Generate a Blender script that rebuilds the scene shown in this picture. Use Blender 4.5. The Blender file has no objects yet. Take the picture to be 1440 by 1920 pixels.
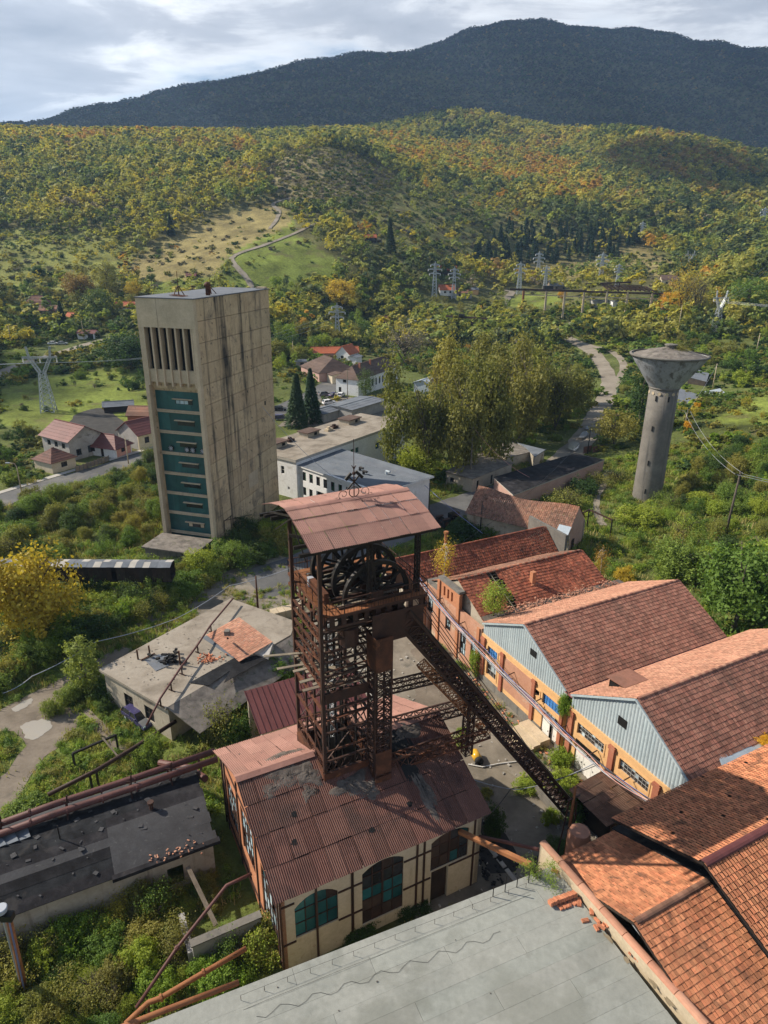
import bpy, math, random
import numpy as np
from mathutils import Vector, Matrix
R_=math.radians
SC=bpy.context.scene
COL=SC.collection
# ---------------------------------------------------------------- camera
F=1270.; PITCH=R_(21.7); ROLL=R_(0.5); H=47.
cd=bpy.data.cameras.new('camera'); cam=bpy.data.objects.new('camera',cd); COL.objects.link(cam)
cd.sensor_fit='VERTICAL'; cd.sensor_height=32.; cd.lens=F*32./1920.; cd.clip_start=.5; cd.clip_end=30000
cam.location=(0,0,H)
cam.rotation_euler=(Matrix.Rotation(R_(90)-PITCH,3,'X')@Matrix.Rotation(ROLL,3,'Z')).to_euler()
SC.camera=cam
# ---------------------------------------------------------------- sun, sky, exposure
SUN_AZ=R_(165); SUN_EL=R_(37)
SUNDIR=Vector((math.cos(SUN_AZ)*math.cos(SUN_EL),math.sin(SUN_AZ)*math.cos(SUN_EL),math.sin(SUN_EL)))
sd=bpy.data.lights.new('sun','SUN'); sd.energy=5.; sd.angle=R_(.53); sd.color=(1.,.90,.76)
so=bpy.data.objects.new('sun',sd); COL.objects.link(so); so.rotation_euler=SUNDIR.to_track_quat('Z','Y').to_euler()
SC.view_settings.view_transform='Standard'; SC.view_settings.look='None'
SC.view_settings.exposure=0.68; SC.view_settings.gamma=1.; SC.view_settings.use_curve_mapping=False
W=bpy.data.worlds.new('World'); SC.world=W; W.use_nodes=True
class N:                                                   # small node helper
    def __init__(s,tree): s.t=tree
    def __call__(s,typ,ins=None,**kw):
        n=s.t.nodes.new(typ)
        for k,v in kw.items(): setattr(n,k,v)
        for k,v in (ins or {}).items():
            i=n.inputs[k]
            if isinstance(v,bpy.types.NodeSocket): s.t.links.new(v,i)
            else: i.default_value=v
        return n
    def math(s,op,a,b=0.,c=0.,clamp=False):
        n=s('ShaderNodeMath',{0:a,1:b,2:c},operation=op); n.use_clamp=clamp; return n.outputs[0]
    def mix(s,fac,a,b,blend='MIX'):
        n=s('ShaderNodeMix',data_type='RGBA',blend_type=blend)
        for i,v in ((0,fac),(6,a),(7,b)):
            if isinstance(v,bpy.types.NodeSocket): s.t.links.new(v,n.inputs[i])
            else: n.inputs[i].default_value=(*v,1.) if isinstance(v,tuple) and len(v)==3 else v
        return n.outputs[2]
    def ramp(s,fac,stops,interp='LINEAR'):
        n=s('ShaderNodeValToRGB',{'Fac':fac}); cr=n.color_ramp; cr.interpolation=interp
        while len(cr.elements)<len(stops): cr.elements.new(.5)
        for e,(p,c) in zip(cr.elements,stops):
            e.position=p; e.color=(c,c,c,1) if isinstance(c,(int,float)) else (*c,1)
        return n.outputs[0]
    def noise(s,vec,scale,detail=5.,rough=.55,dist=0.):
        return s('ShaderNodeTexNoise',{'Vector':vec,'Scale':scale,'Detail':detail,'Roughness':rough,'Distortion':dist}).outputs[0]
    def stretch(s,vec,sc,loc=(0,0,0)):
        return s('ShaderNodeMapping',{'Vector':vec,'Scale':sc,'Location':loc}).outputs[0]
wn=N(W.node_tree); wt=W.node_tree
for n in list(wt.nodes): wt.nodes.remove(n)
sky=wn('ShaderNodeTexSky',sky_type='NISHITA'); sky.sun_disc=False; sky.sun_elevation=SUN_EL
sky.sun_rotation=math.atan2(SUNDIR.x,SUNDIR.y); sky.altitude=700; sky.dust_density=1.5
tc=wn('ShaderNodeTexCoord').outputs['Generated']
sep=wn('ShaderNodeSeparateXYZ',{0:tc})
zc=wn.math('MAXIMUM',wn.math('ADD',sep.outputs[2],.16),.1)
pv=wn('ShaderNodeCombineXYZ',{0:wn.math('DIVIDE',sep.outputs[0],zc),1:wn.math('DIVIDE',sep.outputs[1],zc),2:0.}).outputs[0]   # cloud plane
c1=wn.noise(wn.stretch(pv,(1.,1.25,1.),(4.3,1.7,0)),.62,9.,.56,.35)
c2=wn.noise(wn.stretch(pv,(1.,1.6,1.),(2.1,5.2,1.)),1.7,9.,.6,.5)
# the deck thins out overhead: broken cloud with blue between, as the sharp shadows show
cov=wn.ramp(wn.math('SUBTRACT',wn.math('ADD',wn.math('MULTIPLY',c1,.72),wn.math('MULTIPLY',c2,.28)),wn.math('MULTIPLY',wn.math('SUBTRACT',sep.outputs[2],.3,clamp=True),.34)),[(.36,0.),(.47,1.)],'EASE')
shade=wn.ramp(wn.math('ADD',wn.math('MULTIPLY',c1,.5),wn.math('MULTIPLY',c2,.5)),[(.37,(13.5,13.6,13.7)),(.44,(8.6,8.9,9.3)),(.51,(5.0,5.4,6.1)),(.64,(3.5,3.95,4.7))])
# the veil is brighter round the sun
sdot=wn('ShaderNodeVectorMath',{0:tc,1:tuple(SUNDIR)},operation='DOT_PRODUCT').outputs['Value']
glow=wn.math('MULTIPLY',wn.math('POWER',wn.math('MAXIMUM',sdot,0.),3.),.85)
shade=wn.mix(1.,shade,wn('ShaderNodeCombineXYZ',{0:wn.math('ADD',glow,.96),1:wn.math('ADD',glow,.96),2:wn.math('ADD',glow,.96)}).outputs[0],'MULTIPLY')
bg=wn('ShaderNodeBackground',{'Color':wn.mix(cov,sky.outputs[0],shade),'Strength':.088})
wo=wn('ShaderNodeOutputWorld',{'Surface':bg.outputs[0]})
# ---------------------------------------------------------------- picture <-> place
def ray(px,py):
    u=(px-720)/F; v=-(py-960)/F
    c,s=math.cos(ROLL),math.sin(ROLL); u,v=u*c-v*s,u*s+v*c
    cp,sp=math.cos(PITCH),math.sin(PITCH)
    return np.array([u,cp+v*sp,-sp+v*cp])
def P(px,py,z=0.): d=ray(px,py); return np.array([0,0,H])+d*((z-H)/d[2])
def Q(px,py,depth): return np.array([0,0,H])+ray(px,py)*depth
def proj(p):
    p=np.asarray(p,float); x,y,z=p[...,0],p[...,1],p[...,2]-H
    cp,sp=math.cos(PITCH),math.sin(PITCH)
    w=y*cp-z*sp; v=(y*sp+z*cp)/w; u=x/w
    c,s=math.cos(ROLL),math.sin(ROLL)
    return 720+(u*c+v*s)*F,960-(-u*s+v*c)*F,w
A=R_(27.2); CU,SU=math.cos(A),math.sin(A)
def uv(u,v,z=0.): return np.array([u*CU-v*SU,u*SU+v*CU,z])
def zat(b,pytop):
    lo,hi=b[2],b[2]+80
    for _ in range(40):
        m=(lo+hi)/2
        if proj((b[0],b[1],m))[1]>pytop: lo=m
        else: hi=m
    return lo
# ---------------------------------------------------------------- terrain height
CT=[]
def ct(px,py,d=None,z=None): CT.append(Q(px,py,d) if z is None else P(px,py,z))
for x in (-420,-300,-200,-120,-40,40,120,200):
    for y in (-400,-150,-20,60): CT.append(np.array([x,y,0. if x<60 else max(0,(x-60)*.16)]))
for x in (-130,-80,-30,30): 
    for y in (120,190): CT.append(np.array([x,y,0.]))
for p in [(190,640,5,),(20,700,2),(60,600,10),(240,600,10),(633,645,0),(600,690,0),(700,740,0),(450,620,4)]: ct(p[0],p[1],z=p[2])
CT.append(np.array([62,90,8.])); CT.append(np.array([50,60,4.])); CT.append(np.array([70,40,8.])); CT.append(np.array([52,128,0.])); CT.append(np.array([48,100,2.5])); CT.append(np.array([80,125,7.])); CT.append(np.array([95,160,11.])); CT.append(np.array([115,215,5.])); CT.append(np.array([75,215,1.])); CT.append(np.array([50,180,0.]))
for p in [(60,575,360),(0,520,390),(120,480,420),(330,470,440),(0,430,450),(330,340,540),(120,345,540),(0,330,560),(330,270,700),(160,274,700),(0,268,700),(430,281,720),(250,400,470),
 (590,290,600),(500,330,590),(690,300,610),(520,400,470),(640,380,490),(500,470,400),(450,540,330),(430,490,385),(640,560,385),(600,450,430),(750,330,620),(720,470,420),(780,400,520),
 (815,556,400),(1123,535,405),(1008,522,500),(1085,600,370),(1010,590,370),(1240,565,380),(1060,632,330),(950,560,430),
 (1335,628,300),(1440,605,330),(1440,480,370),(1420,545,330),(1340,540,400),(1250,520,450),(1280,480,520),
 (1000,335,760),(860,275,900),(870,220,960),(740,300,720),(1150,253,900),(1300,285,800),(1440,335,760),(1050,400,600),(1200,400,600),(1350,400,620),(950,480,520),(1100,455,540),(1250,450,560),(1440,430,560),(1050,290,880),
 (840,380,560),(900,430,530),(700,270,800)]: ct(*p)
for px,py in [(-500,280),(-250,262),(0,262),(150,275),(300,290),(450,300),(600,300),(750,300),(900,300),(1050,310),(1200,330),(1440,360),(1750,350),(2000,330)]: ct(px,py,1250)
for px,py in [(-700,330),(-350,315),(-100,292),(30,262),(140,224),(300,180),(440,158),(560,118),(640,112),(750,105),(830,88),(900,52),(950,45),(1030,46),(1100,52),(1250,76),(1440,108),(1650,150),(2000,230)]: ct(px,py,2300+ (px-700)*.15)
for px,py in [(30,243),(560,112),(950,45),(1440,108)]:
    q=Q(px,py,2400); CT.append(np.array([q[0]*1.35,q[1]*1.35,q[2]-160])); 
for x in (-2500,-1200,1400,2600): CT.append(np.array([x,900.,160.+abs(x)*.06]))
for x in (-2500,-1200,-500,500,1200,2500):
    for y in (-600,-1500,-3500): CT.append(np.array([x,y,10.+ (abs(x)+abs(y))*.02]))
for x in (-5000,0,5000): CT.append(np.array([x,6500.,250.]))
CT=np.array(CT)
def _k(d2): return np.sqrt(d2+35.**2)
_n=len(CT); _d=((CT[:,None,:2]-CT[None,:,:2])**2).sum(-1)
_M=np.zeros((_n+3,_n+3)); _M[:_n,:_n]=_k(_d)-np.eye(_n)*6.; _M[:_n,_n]=1; _M[:_n,_n+1]=CT[:,0]/1e3; _M[:_n,_n+2]=CT[:,1]/1e3
_M[_n:,:_n]=_M[:_n,_n:].T
_S=np.linalg.solve(_M,np.concatenate([CT[:,2],np.zeros(3)]))
def _sm(a,b,t): t=np.clip((t-a)/(b-a),0,1); return t*t*(3-2*t)
def TZ(x,y):
    x=np.asarray(x,float); y=np.asarray(y,float); sh=x.shape; x=x.ravel(); y=y.ravel(); out=np.empty(len(x))
    for i in range(0,len(x),8000):
        a=x[i:i+8000]; b=y[i:i+8000]
        d=(a[:,None]-CT[None,:,0])**2+(b[:,None]-CT[None,:,1])**2
        z=_k(d)@_S[:_n]+_S[_n]+a/1e3*_S[_n+1]+b/1e3*_S[_n+2]
        r=np.hypot(a,b)
        # gullies and swells on the hills
        g=np.sin(a*.013+1.3*np.sin(b*.006))*np.sin(b*.011+.7+1.1*np.sin(a*.007))+.5*np.sin(a*.031+b*.017+1)*np.sin(b*.037-a*.011)
        z=z+g*(7.*_sm(900,1500,r)+5.*_sm(1300,1800,r))*.9+.5*g*_sm(200,400,r)
        z=z+15.*np.exp(-(((a+62)/62)**2+((b-632)/52)**2))   # the spoil mound
        rid=np.abs(np.sin(a*.0105+.8*np.sin(b*.004)+.3*np.sin(a*.03)))
        z=z-rid*17.*_sm(1350,1700,r)*(1-_sm(2050,2250,r))
        # the mine yard and the street below it are level
        flat=(1-_sm(38,60,a))*(1-_sm(185,260,b))*_sm(-190,-120,a)*_sm(-90,-40,b)
        out[i:i+8000]=z*(1-flat)
    return out.reshape(sh)
_T=np.concatenate([np.linspace(10,120,90),np.linspace(121,700,300),np.linspace(705,3500,300)])
def G(px,py):
    d=ray(px,py); pts=np.array([0,0,H])+d*_T[:,None]; h=pts[:,2]-TZ(pts[:,0],pts[:,1])
    i=np.argmax(h<0)
    if h[i]>=0: i=len(h)-1
    t=_T[i-1]+(_T[i]-_T[i-1])*h[i-1]/(h[i-1]-h[i]) if i>0 else _T[0]
    p=np.array([0,0,H])+d*t; p[2]=float(TZ(p[0],p[1])); return p
# ---------------------------------------------------------------- mesh builder
class MB:
    def __init__(s): s.v=[]; s.f=[]; s.sm=False
    def add(s,pts,faces):
        o=len(s.v); s.v+= [tuple(map(float,p)) for p in pts]; s.f+=[tuple(i+o for i in f) for f in faces]; return s
    def quad(s,*p): return s.add(p,[tuple(range(len(p)))])
    def box(s,o,a,b,c):                                    # corner and three edge vectors (a x b . c > 0)
        o,a,b,c=(np.asarray(k,float) for k in (o,a,b,c))
        p=[o,o+a,o+a+b,o+b]; p=p+[k+c for k in p]
        return s.add(p,[(3,2,1,0),(4,5,6,7),(0,1,5,4),(1,2,6,5),(2,3,7,6),(3,0,4,7)])
    def abox(s,x0,x1,y0,y1,z0,z1): return s.box((x0,y0,z0),(x1-x0,0,0),(0,y1-y0,0),(0,0,z1-z0))
    def ubox(s,u0,u1,v0,v1,z0,z1):                         # box on the mine's own grid
        o=uv(u0,v0,z0); return s.box(o,uv(u1-u0,0),uv(0,v1-v0),(0,0,z1-z0))
    def bar(s,p,q,w,h=None,up=(0,0,1)):
        p,q=np.asarray(p,float),np.asarray(q,float); h=h or w; d=q-p; L=np.linalg.norm(d)
        if L<1e-6: return s
        d/=L; up=np.asarray(up,float)
        if abs(d@up)>.98: up=np.array([1.,0,0]) if abs(d[0])<.9 else np.array([0,1.,0])
        a=np.cross(d,up); a/=np.linalg.norm(a); b=np.cross(a,d)
        return s.box(p-a*w/2-b*h/2,a*w,b*h,d*L) if np.dot(np.cross(a,b),d)>0 else s.box(p-a*w/2+b*h/2,a*w,-b*h,d*L)
    def tube(s,pts,r,n=7,cap=True):
        pts=[np.asarray(p,float) for p in pts]; rs=r if hasattr(r,'__len__') else [r]*len(pts); o=len(s.v); V=[]
        ref=None
        for i,p in enumerate(pts):
            d=pts[min(i+1,len(pts)-1)]-pts[max(i-1,0)]; d=d/(np.linalg.norm(d)+1e-9)
            if ref is None: ref=np.array([0,0,1.]) if abs(d[2])<.9 else np.array([1.,0,0])
            a=np.cross(d,ref); a/=np.linalg.norm(a)+1e-9; b=np.cross(d,a); ref=-b if False else ref
            V+=[p+rs[i]*(a*math.cos(k*2*math.pi/n)+b*math.sin(k*2*math.pi/n)) for k in range(n)]
        Fc=[(i*n+k,i*n+(k+1)%n,(i+1)*n+(k+1)%n,(i+1)*n+k) for i in range(len(pts)-1) for k in range(n)]
        if cap: Fc+=[tuple(range(n))[::-1],tuple((len(pts)-1)*n+k for k in range(n))]
        return s.add(V,Fc)
    def prism(s,poly,z0,z1):
        n=len(poly); b=[(p[0],p[1],z0) for p in poly]; t=[(p[0],p[1],z1) for p in poly]
        ar=sum(poly[i][0]*poly[(i+1)%n][1]-poly[(i+1)%n][0]*poly[i][1] for i in range(n))
        if ar<0: b=b[::-1]; t=t[::-1]
        return s.add(b+t,[tuple(range(n))[::-1],tuple(range(n,2*n))]+[(i,(i+1)%n,n+(i+1)%n,n+i) for i in range(n)])
    def slab(s,pts,th):                                    # thick sheet over a planar polygon, thickness downwards along its normal
        p=[np.asarray(k,float) for k in pts]; n=np.cross(p[1]-p[0],p[2]-p[0]); n/=np.linalg.norm(n)
        if n[2]<0: p=p[::-1]; n=-n
        m=len(p); return s.add(p+[k-n*th for k in p],[tuple(range(m)),tuple(range(m,2*m))[::-1]]+[(i,m+i,m+(i+1)%m,(i+1)%m) for i in range(m)])
    def lathe(s,c,prof,n=24,cap=True):
        c=np.asarray(c,float); V=[c+np.array([r*math.cos(k*2*math.pi/n),r*math.sin(k*2*math.pi/n),z]) for r,z in prof for k in range(n)]
        Fc=[(i*n+k,i*n+(k+1)%n,(i+1)*n+(k+1)%n,(i+1)*n+k) for i in range(len(prof)-1) for k in range(n)]
        if cap: Fc+=[tuple(range(n))[::-1],tuple((len(prof)-1)*n+k for k in range(n))]
        return s.add(V,Fc)
    def mesh(s,name,org=(0,0,0),mats=None,smooth=None):
        m=bpy.data.meshes.new(name); o=np.asarray(org,float)
        m.from_pydata((np.array(s.v)-o).tolist() if s.v else [],[],s.f)
        if smooth if smooth is not None else s.sm: m.shade_smooth()
        for k in (mats or []): m.materials.append(k)
        return m
def org_of(o):
    z=np.zeros(3)
    while o is not None: z+=np.array(o.location); o=o.parent
    return z
def link(name,mesh,parent=None,loc=(0,0,0)):
    o=bpy.data.objects.new(name,mesh); COL.objects.link(o); o.parent=parent; o.location=loc; return o
def tag(o,label=None,cat=None,group=None,kind=None):
    for k,v in (('label',label),('category',cat),('group',group),('kind',kind)):
        if v: o[k]=v
    return o
def thing(name,label,cat,loc=(0,0,0),group=None):
    o=bpy.data.objects.new(name,None); COL.objects.link(o); o.location=loc; o.empty_display_size=.3
    return tag(o,label,cat,group)
def part(name,mb,mat,parent,smooth=None,label=None,kind=None):
    o=link(name,mb.mesh(name,org_of(parent),[mat],smooth),parent)
    return tag(o,label=label,kind=kind)
def solo(name,mb,mat,label,cat,loc=None,group=None,smooth=None,kind=None):      # a thing that is one mesh
    loc=np.array(mb.v).mean(0) if loc is None else np.asarray(loc,float)
    o=link(name,mb.mesh(name,loc,[mat],smooth),None,loc); return tag(o,label,cat,group,kind)
def ground(name,mb,mat,smooth=None): return tag(link(name,mb.mesh(name,(0,0,0),[mat],smooth)),kind='structure')
def copy_tree(o,parent=None):
    c=o.copy(); COL.objects.link(c)
    if parent is not None: c.parent=parent
    for ch in o.children: copy_tree(ch,c)
    return c
# ---------------------------------------------------------------- materials
MATS={}
def mat(name,cols,scale=.6,rough=.85,bump=.25,bscale=None,rand=0.,spots=None,streak=None,metal=0.,fine=.25,trans=0.,world=True,spec=.3,mult=1.):
    """cols: ramp stops through a noise; rand: value spread per object and per loose piece; spots/streak: (scale, threshold, colour) of stains and vertical runs."""
    m=bpy.data.materials.new(name); m.use_nodes=True; t=m.node_tree; n=N(t)
    for k in list(t.nodes): t.nodes.remove(k)
    geo=n('ShaderNodeNewGeometry'); oi=n('ShaderNodeObjectInfo')
    pos=geo.outputs['Position'] if world else n('ShaderNodeTexCoord').outputs['Object']
    a=n.noise(pos,scale,6.,.6,.3); 
    st=[(.3+.4*i/max(1,len(cols)-1),c) for i,c in enumerate(cols)]
    col=n.ramp(a,st) if len(cols)>1 else n.mix(0.,cols[0],cols[0])
    if fine:
        f=n.noise(pos,scale*9,4.,.65); f=n.math('MULTIPLY_ADD',f,fine*2,1-fine)
        col=n.mix(1.,col,n('ShaderNodeCombineXYZ',{0:f,1:f,2:f}).outputs[0],'MULTIPLY')
    if rand:
        r=n.math('FRACT',n.math('ADD',oi.outputs['Random'],geo.outputs['Random Per Island']))
        r=n.math('MULTIPLY_ADD',r,rand*2,1-rand); r2=n.math('FRACT',n.math('MULTIPLY',n.math('ADD',oi.outputs['Random'],geo.outputs['Random Per Island']),7.3))
        g=n.math('MULTIPLY',r,n.math('MULTIPLY_ADD',r2,rand*.5,1-rand*.25))
        col=n.mix(1.,col,n('ShaderNodeCombineXYZ',{0:r,1:g,2:g}).outputs[0],'MULTIPLY')
    for s in (spots or []):
        k=n.ramp(n.noise(pos,s[0],6.,.6,.6),[(s[1],0.),(min(1,s[1]+.1),1.)]); col=n.mix(n.math('MULTIPLY',k,s[3] if len(s)>3 else .9),col,s[2])
    for s in (streak or []):
        k=n.ramp(n.noise(n.stretch(pos,(s[0],s[0],s[0]*.045)),1.,5.,.65),[(s[1],0.),(min(1,s[1]+.12),1.)])
        k2=n.noise(pos,.35,3.); col=n.mix(n.math('MULTIPLY',n.math('MULTIPLY',k,n.math('MULTIPLY',k2,1.6,clamp=True)),s[3] if len(s)>3 else .85),col,s[2])
    b=n('ShaderNodeBsdfPrincipled',{'Base Color':col,'Roughness':rough,'Metallic':metal,'Specular IOR Level':spec})
    if bump:
        bn=n('ShaderNodeBump',{'Height':n.noise(pos,bscale or scale*12,5.,.65),'Strength':bump,'Distance':.04}); t.links.new(bn.outputs[0],b.inputs['Normal'])
    out=b.outputs[0]
    if trans:
        tr=n('ShaderNodeBsdfTranslucent',{'Color':col}); out=n('ShaderNodeMixShader',{0:trans,1:out,2:tr.outputs[0]}).outputs[0]
    n('ShaderNodeOutputMaterial',{'Surface':out}); MATS[name]=m; return m
def leafmat(name,cols,trans=.4):
    m=bpy.data.materials.new(name); m.use_nodes=True; t=m.node_tree; n=N(t)
    for k in list(t.nodes): t.nodes.remove(k)
    geo=n('ShaderNodeNewGeometry'); oi=n('ShaderNodeObjectInfo')
    r=n.math('ADD',n.math('MULTIPLY',oi.outputs['Random'],.86),n.math('MULTIPLY',geo.outputs['Random Per Island'],.14))
    col=n.ramp(r,[(i/(len(cols)-1)*.9+.05,c) for i,c in enumerate(cols)])
    f=n.math('MULTIPLY_ADD',geo.outputs['Random Per Island'],.5,.78)
    col=n.mix(1.,col,n('ShaderNodeCombineXYZ',{0:f,1:f,2:f}).outputs[0],'MULTIPLY')
    b=n('ShaderNodeBsdfPrincipled',{'Base Color':col,'Roughness':.65,'Specular IOR Level':.25})
    tr=n('ShaderNodeBsdfTranslucent',{'Color':n.mix(1.,col,(1.25,1.2,.7),'MULTIPLY')})
    n('ShaderNodeOutputMaterial',{'Surface':n('ShaderNodeMixShader',{0:trans,1:b.outputs[0],2:tr.outputs[0]}).outputs[0]}); MATS[name]=m; return m
M=MATS
mat('tower_concrete',[(.38,.285,.17),(.50,.385,.24),(.44,.335,.205)],.22,bump=.25,bscale=5,spots=[(.33,.56,(.2,.165,.12),.7),(1.3,.60,(.05,.045,.04),.85)],streak=[(.5,.54,(.035,.032,.028),1.),(2.4,.56,(.13,.11,.085),.6)],rand=.09)
mat('moss_stain',[(.17,.14,.09),(.22,.18,.12)],1.2,bump=.4,spots=[(2,.6,(.1,.1,.05),.8)])
mat('pale_concrete',[(.40,.325,.22),(.50,.41,.29)],.5,bump=.2,streak=[(1.8,.6,(.14,.12,.09),.7)],rand=.06)
mat('grey_concrete',[(.115,.107,.095),(.185,.172,.15)],.35,bump=.25,streak=[(1.3,.54,(.07,.07,.068),.85)],spots=[(.8,.63,(.1,.1,.095),.6)],rand=.04)
mat('blue_concrete',[(.21,.225,.245),(.33,.345,.37)],.5,bump=.15,streak=[(.8,.5,(.10,.095,.09),.95),(2.2,.56,(.055,.052,.05),.9)])
mat('roof_rubble',[(.085,.076,.066),(.16,.14,.12),(.23,.205,.175)],.9,bump=.6,spots=[(1.4,.58,(.05,.06,.03),.8)])
mat('teal_panel',[(.010,.055,.058),(.02,.095,.095)],.7,rough=.35,bump=.15,streak=[(3.,.62,(.09,.15,.15),.5)],rand=.22,spec=.5)
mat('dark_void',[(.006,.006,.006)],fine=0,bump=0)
mat('felt_grey',[(.19,.20,.18),(.255,.262,.235),(.225,.233,.21)],.28,rough=.92,bump=.35,bscale=9,rand=.07,spots=[(.16,.53,(.165,.17,.145),.55),(2.6,.66,(.12,.12,.10),.5),(.5,.62,(.17,.165,.145),.55)],streak=[])
mat('felt_black',[(.010,.010,.011),(.018,.018,.020),(.034,.034,.036)],.8,rough=.9,bump=.5,rand=.3,spots=[(1.8,.68,(.16,.155,.145),.7),(.7,.6,(.045,.042,.04),.8)],spec=.12)
mat('felt_worn',[(.035,.035,.037),(.06,.06,.063)],.8,rough=.9,bump=.5,spots=[(1.5,.62,(.12,.118,.11),.7)])
mat('felt_slate',[(.10,.115,.135),(.155,.17,.19)],.35,rough=.85,bump=.25,spots=[(.6,.6,(.2,.2,.19),.6)],rand=.06)
mat('flat_roof_dirt',[(.15,.125,.095),(.255,.22,.175),(.31,.275,.225)],.3,bump=.5,spots=[(.5,.6,(.12,.10,.075),.8),(2.2,.68,(.4,.37,.31),.5)])
mat('tile_orange',[(.33,.125,.06),(.42,.172,.085),(.36,.138,.066)],.45,bump=.2,rand=.32,spots=[(.28,.54,(.2,.085,.045),.6),(.9,.58,(.09,.05,.032),.75),(3.,.66,(.04,.03,.026),.7)])
mat('tile_brown',[(.20,.088,.06),(.29,.135,.092),(.245,.108,.074)],.35,bump=.2,rand=.3,spots=[(.22,.54,(.13,.07,.05),.55),(.7,.63,(.09,.06,.045),.7)])
mat('tile_salmon',[(.34,.165,.105),(.44,.23,.15)],.3,bump=.2,rand=.22,spots=[(.2,.56,(.25,.13,.085),.6),(1.4,.66,(.16,.085,.055),.7)])
mat('tile_dark',[(.15,.045,.026),(.24,.075,.04),(.30,.095,.05)],.5,bump=.3,rand=.38,spots=[(.9,.6,(.05,.032,.024),.8)])
mat('tile_old',[(.13,.072,.05),(.2,.105,.07),(.27,.125,.075)],.2,bump=.3,rand=.3,spots=[(.9,.6,(.07,.045,.035),.8)])
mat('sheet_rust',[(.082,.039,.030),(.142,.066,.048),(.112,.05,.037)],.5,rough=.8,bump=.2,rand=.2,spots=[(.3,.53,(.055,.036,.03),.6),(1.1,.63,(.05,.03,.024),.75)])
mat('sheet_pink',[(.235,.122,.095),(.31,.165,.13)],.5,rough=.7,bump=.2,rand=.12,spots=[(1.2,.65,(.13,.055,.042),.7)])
mat('sheet_old',[(.085,.05,.035),(.17,.095,.065),(.22,.14,.1)],.7,rough=.8,bump=.3,rand=.2,streak=[])
mat('sheet_maroon',[(.10,.032,.030),(.135,.045,.042)],.4,rough=.6,bump=.1,rand=.1)
mat('coal_dirt',[(.05,.042,.036),(.10,.083,.07),(.15,.125,.105)],1.5,bump=.8,bscale=10)
mat('coal_black',[(.008,.008,.008),(.02,.019,.018)],2,bump=.8,bscale=8)
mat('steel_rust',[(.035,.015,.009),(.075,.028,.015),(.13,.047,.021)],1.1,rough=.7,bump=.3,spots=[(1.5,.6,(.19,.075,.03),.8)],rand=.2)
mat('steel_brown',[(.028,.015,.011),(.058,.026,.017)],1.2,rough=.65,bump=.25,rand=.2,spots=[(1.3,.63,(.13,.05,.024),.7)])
mat('steel_dark',[(.010,.009,.009),(.022,.018,.016)],1.5,rough=.5,bump=.15,rand=.2)
mat('steel_orange',[(.20,.075,.03),(.28,.12,.05)],1.5,rough=.8,bump=.3,rand=.15,spots=[(2,.6,(.09,.035,.018),.8)])
mat('pipe_maroon',[(.075,.03,.026),(.12,.05,.042)],1.,rough=.6,bump=.2,rand=.1,spots=[(1.2,.62,(.04,.02,.017),.7)])
mat('galvanised',[(.33,.36,.38),(.45,.48,.50)],1.,rough=.45,bump=0,metal=.35)
mat('wood_grey',[(.14,.115,.085),(.24,.2,.15)],1.2,bump=.4,rand=.25)
mat('wood_dark',[(.012,.009,.007),(.035,.025,.018)],1.,bump=.4,rand=.4)
mat('plaster_cream',[(.42,.36,.26),(.52,.455,.34)],.5,bump=.25,streak=[(2.,.6,(.2,.155,.105),.7)],spots=[(.7,.64,(.26,.17,.11),.7)])
mat('plaster_ochre',[(.56,.33,.145),(.62,.38,.18)],.4,bump=.2,spots=[(.8,.66,(.4,.25,.14),.6)],streak=[(2.,.64,(.36,.22,.12),.5)])
mat('plaster_white',[(.62,.62,.61),(.72,.72,.71)],.3,bump=.2,spots=[(.35,.6,(.45,.42,.37),.7)],streak=[(1.5,.64,(.35,.32,.27),.6)])
mat('plaster_dirty',[(.30,.26,.2),(.42,.37,.29)],.4,bump=.3,spots=[(.6,.58,(.2,.15,.11),.8)],streak=[(1.8,.58,(.14,.11,.08),.7)])
mat('plaster_pink',[(.36,.22,.18),(.44,.29,.24)],.4,bump=.2,spots=[(.6,.62,(.22,.15,.12),.6)])
mat('plaster_house',[(.52,.44,.28),(.58,.5,.33)],.5,bump=.1)
mat('plaster_grey',[(.25,.24,.225),(.38,.37,.35)],.4,bump=.3,spots=[(.7,.6,(.16,.145,.13),.7)])
mat('brick_red',[(.28,.095,.055),(.37,.145,.085)],.5,bump=.35,bscale=14,spots=[(.5,.62,(.34,.24,.17),.55)],rand=.06)
mat('brick_pale',[(.36,.18,.115),(.46,.25,.165)],.45,bump=.35,bscale=14,spots=[(.35,.56,(.46,.38,.28),.85),(1.1,.66,(.2,.1,.07),.7)])
mat('brick_loose',[(.42,.16,.085),(.52,.22,.12)],2.,bump=.2,rand=.16)
mat('brick_gable',[(.36,.15,.075),(.45,.2,.105)],.5,bump=.35,bscale=12,spots=[(.7,.63,(.22,.13,.085),.7)])
mat('cladding_grey',[(.29,.345,.365),(.35,.405,.42)],.5,rough=.55,bump=.05,rand=.06,spec=.4)
mat('sheet_zinc',[(.36,.42,.46),(.45,.5,.53)],.5,rough=.4,bump=.1,metal=.2)
mat('paint_white',[(.6,.58,.54),(.68,.66,.62)],.8,bump=.1,streak=[(3,.62,(.4,.35,.28),.6)])
mat('paint_blue',[(.03,.13,.35),(.06,.2,.45)],.8,bump=.05,rand=.15)
mat('paint_maroon',[(.23,.075,.085),(.3,.12,.125)],.5,bump=.25,spots=[(.9,.6,(.4,.3,.27),.6)],streak=[])
mat('glass_teal',[(.012,.07,.085),(.025,.12,.135)],.9,rough=.25,bump=.1,rand=.35,spec=.5)
mat('glass_dark',[(.012,.014,.016),(.03,.033,.036)],.9,rough=.15,bump=0,rand=.4,spec=.5)
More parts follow.
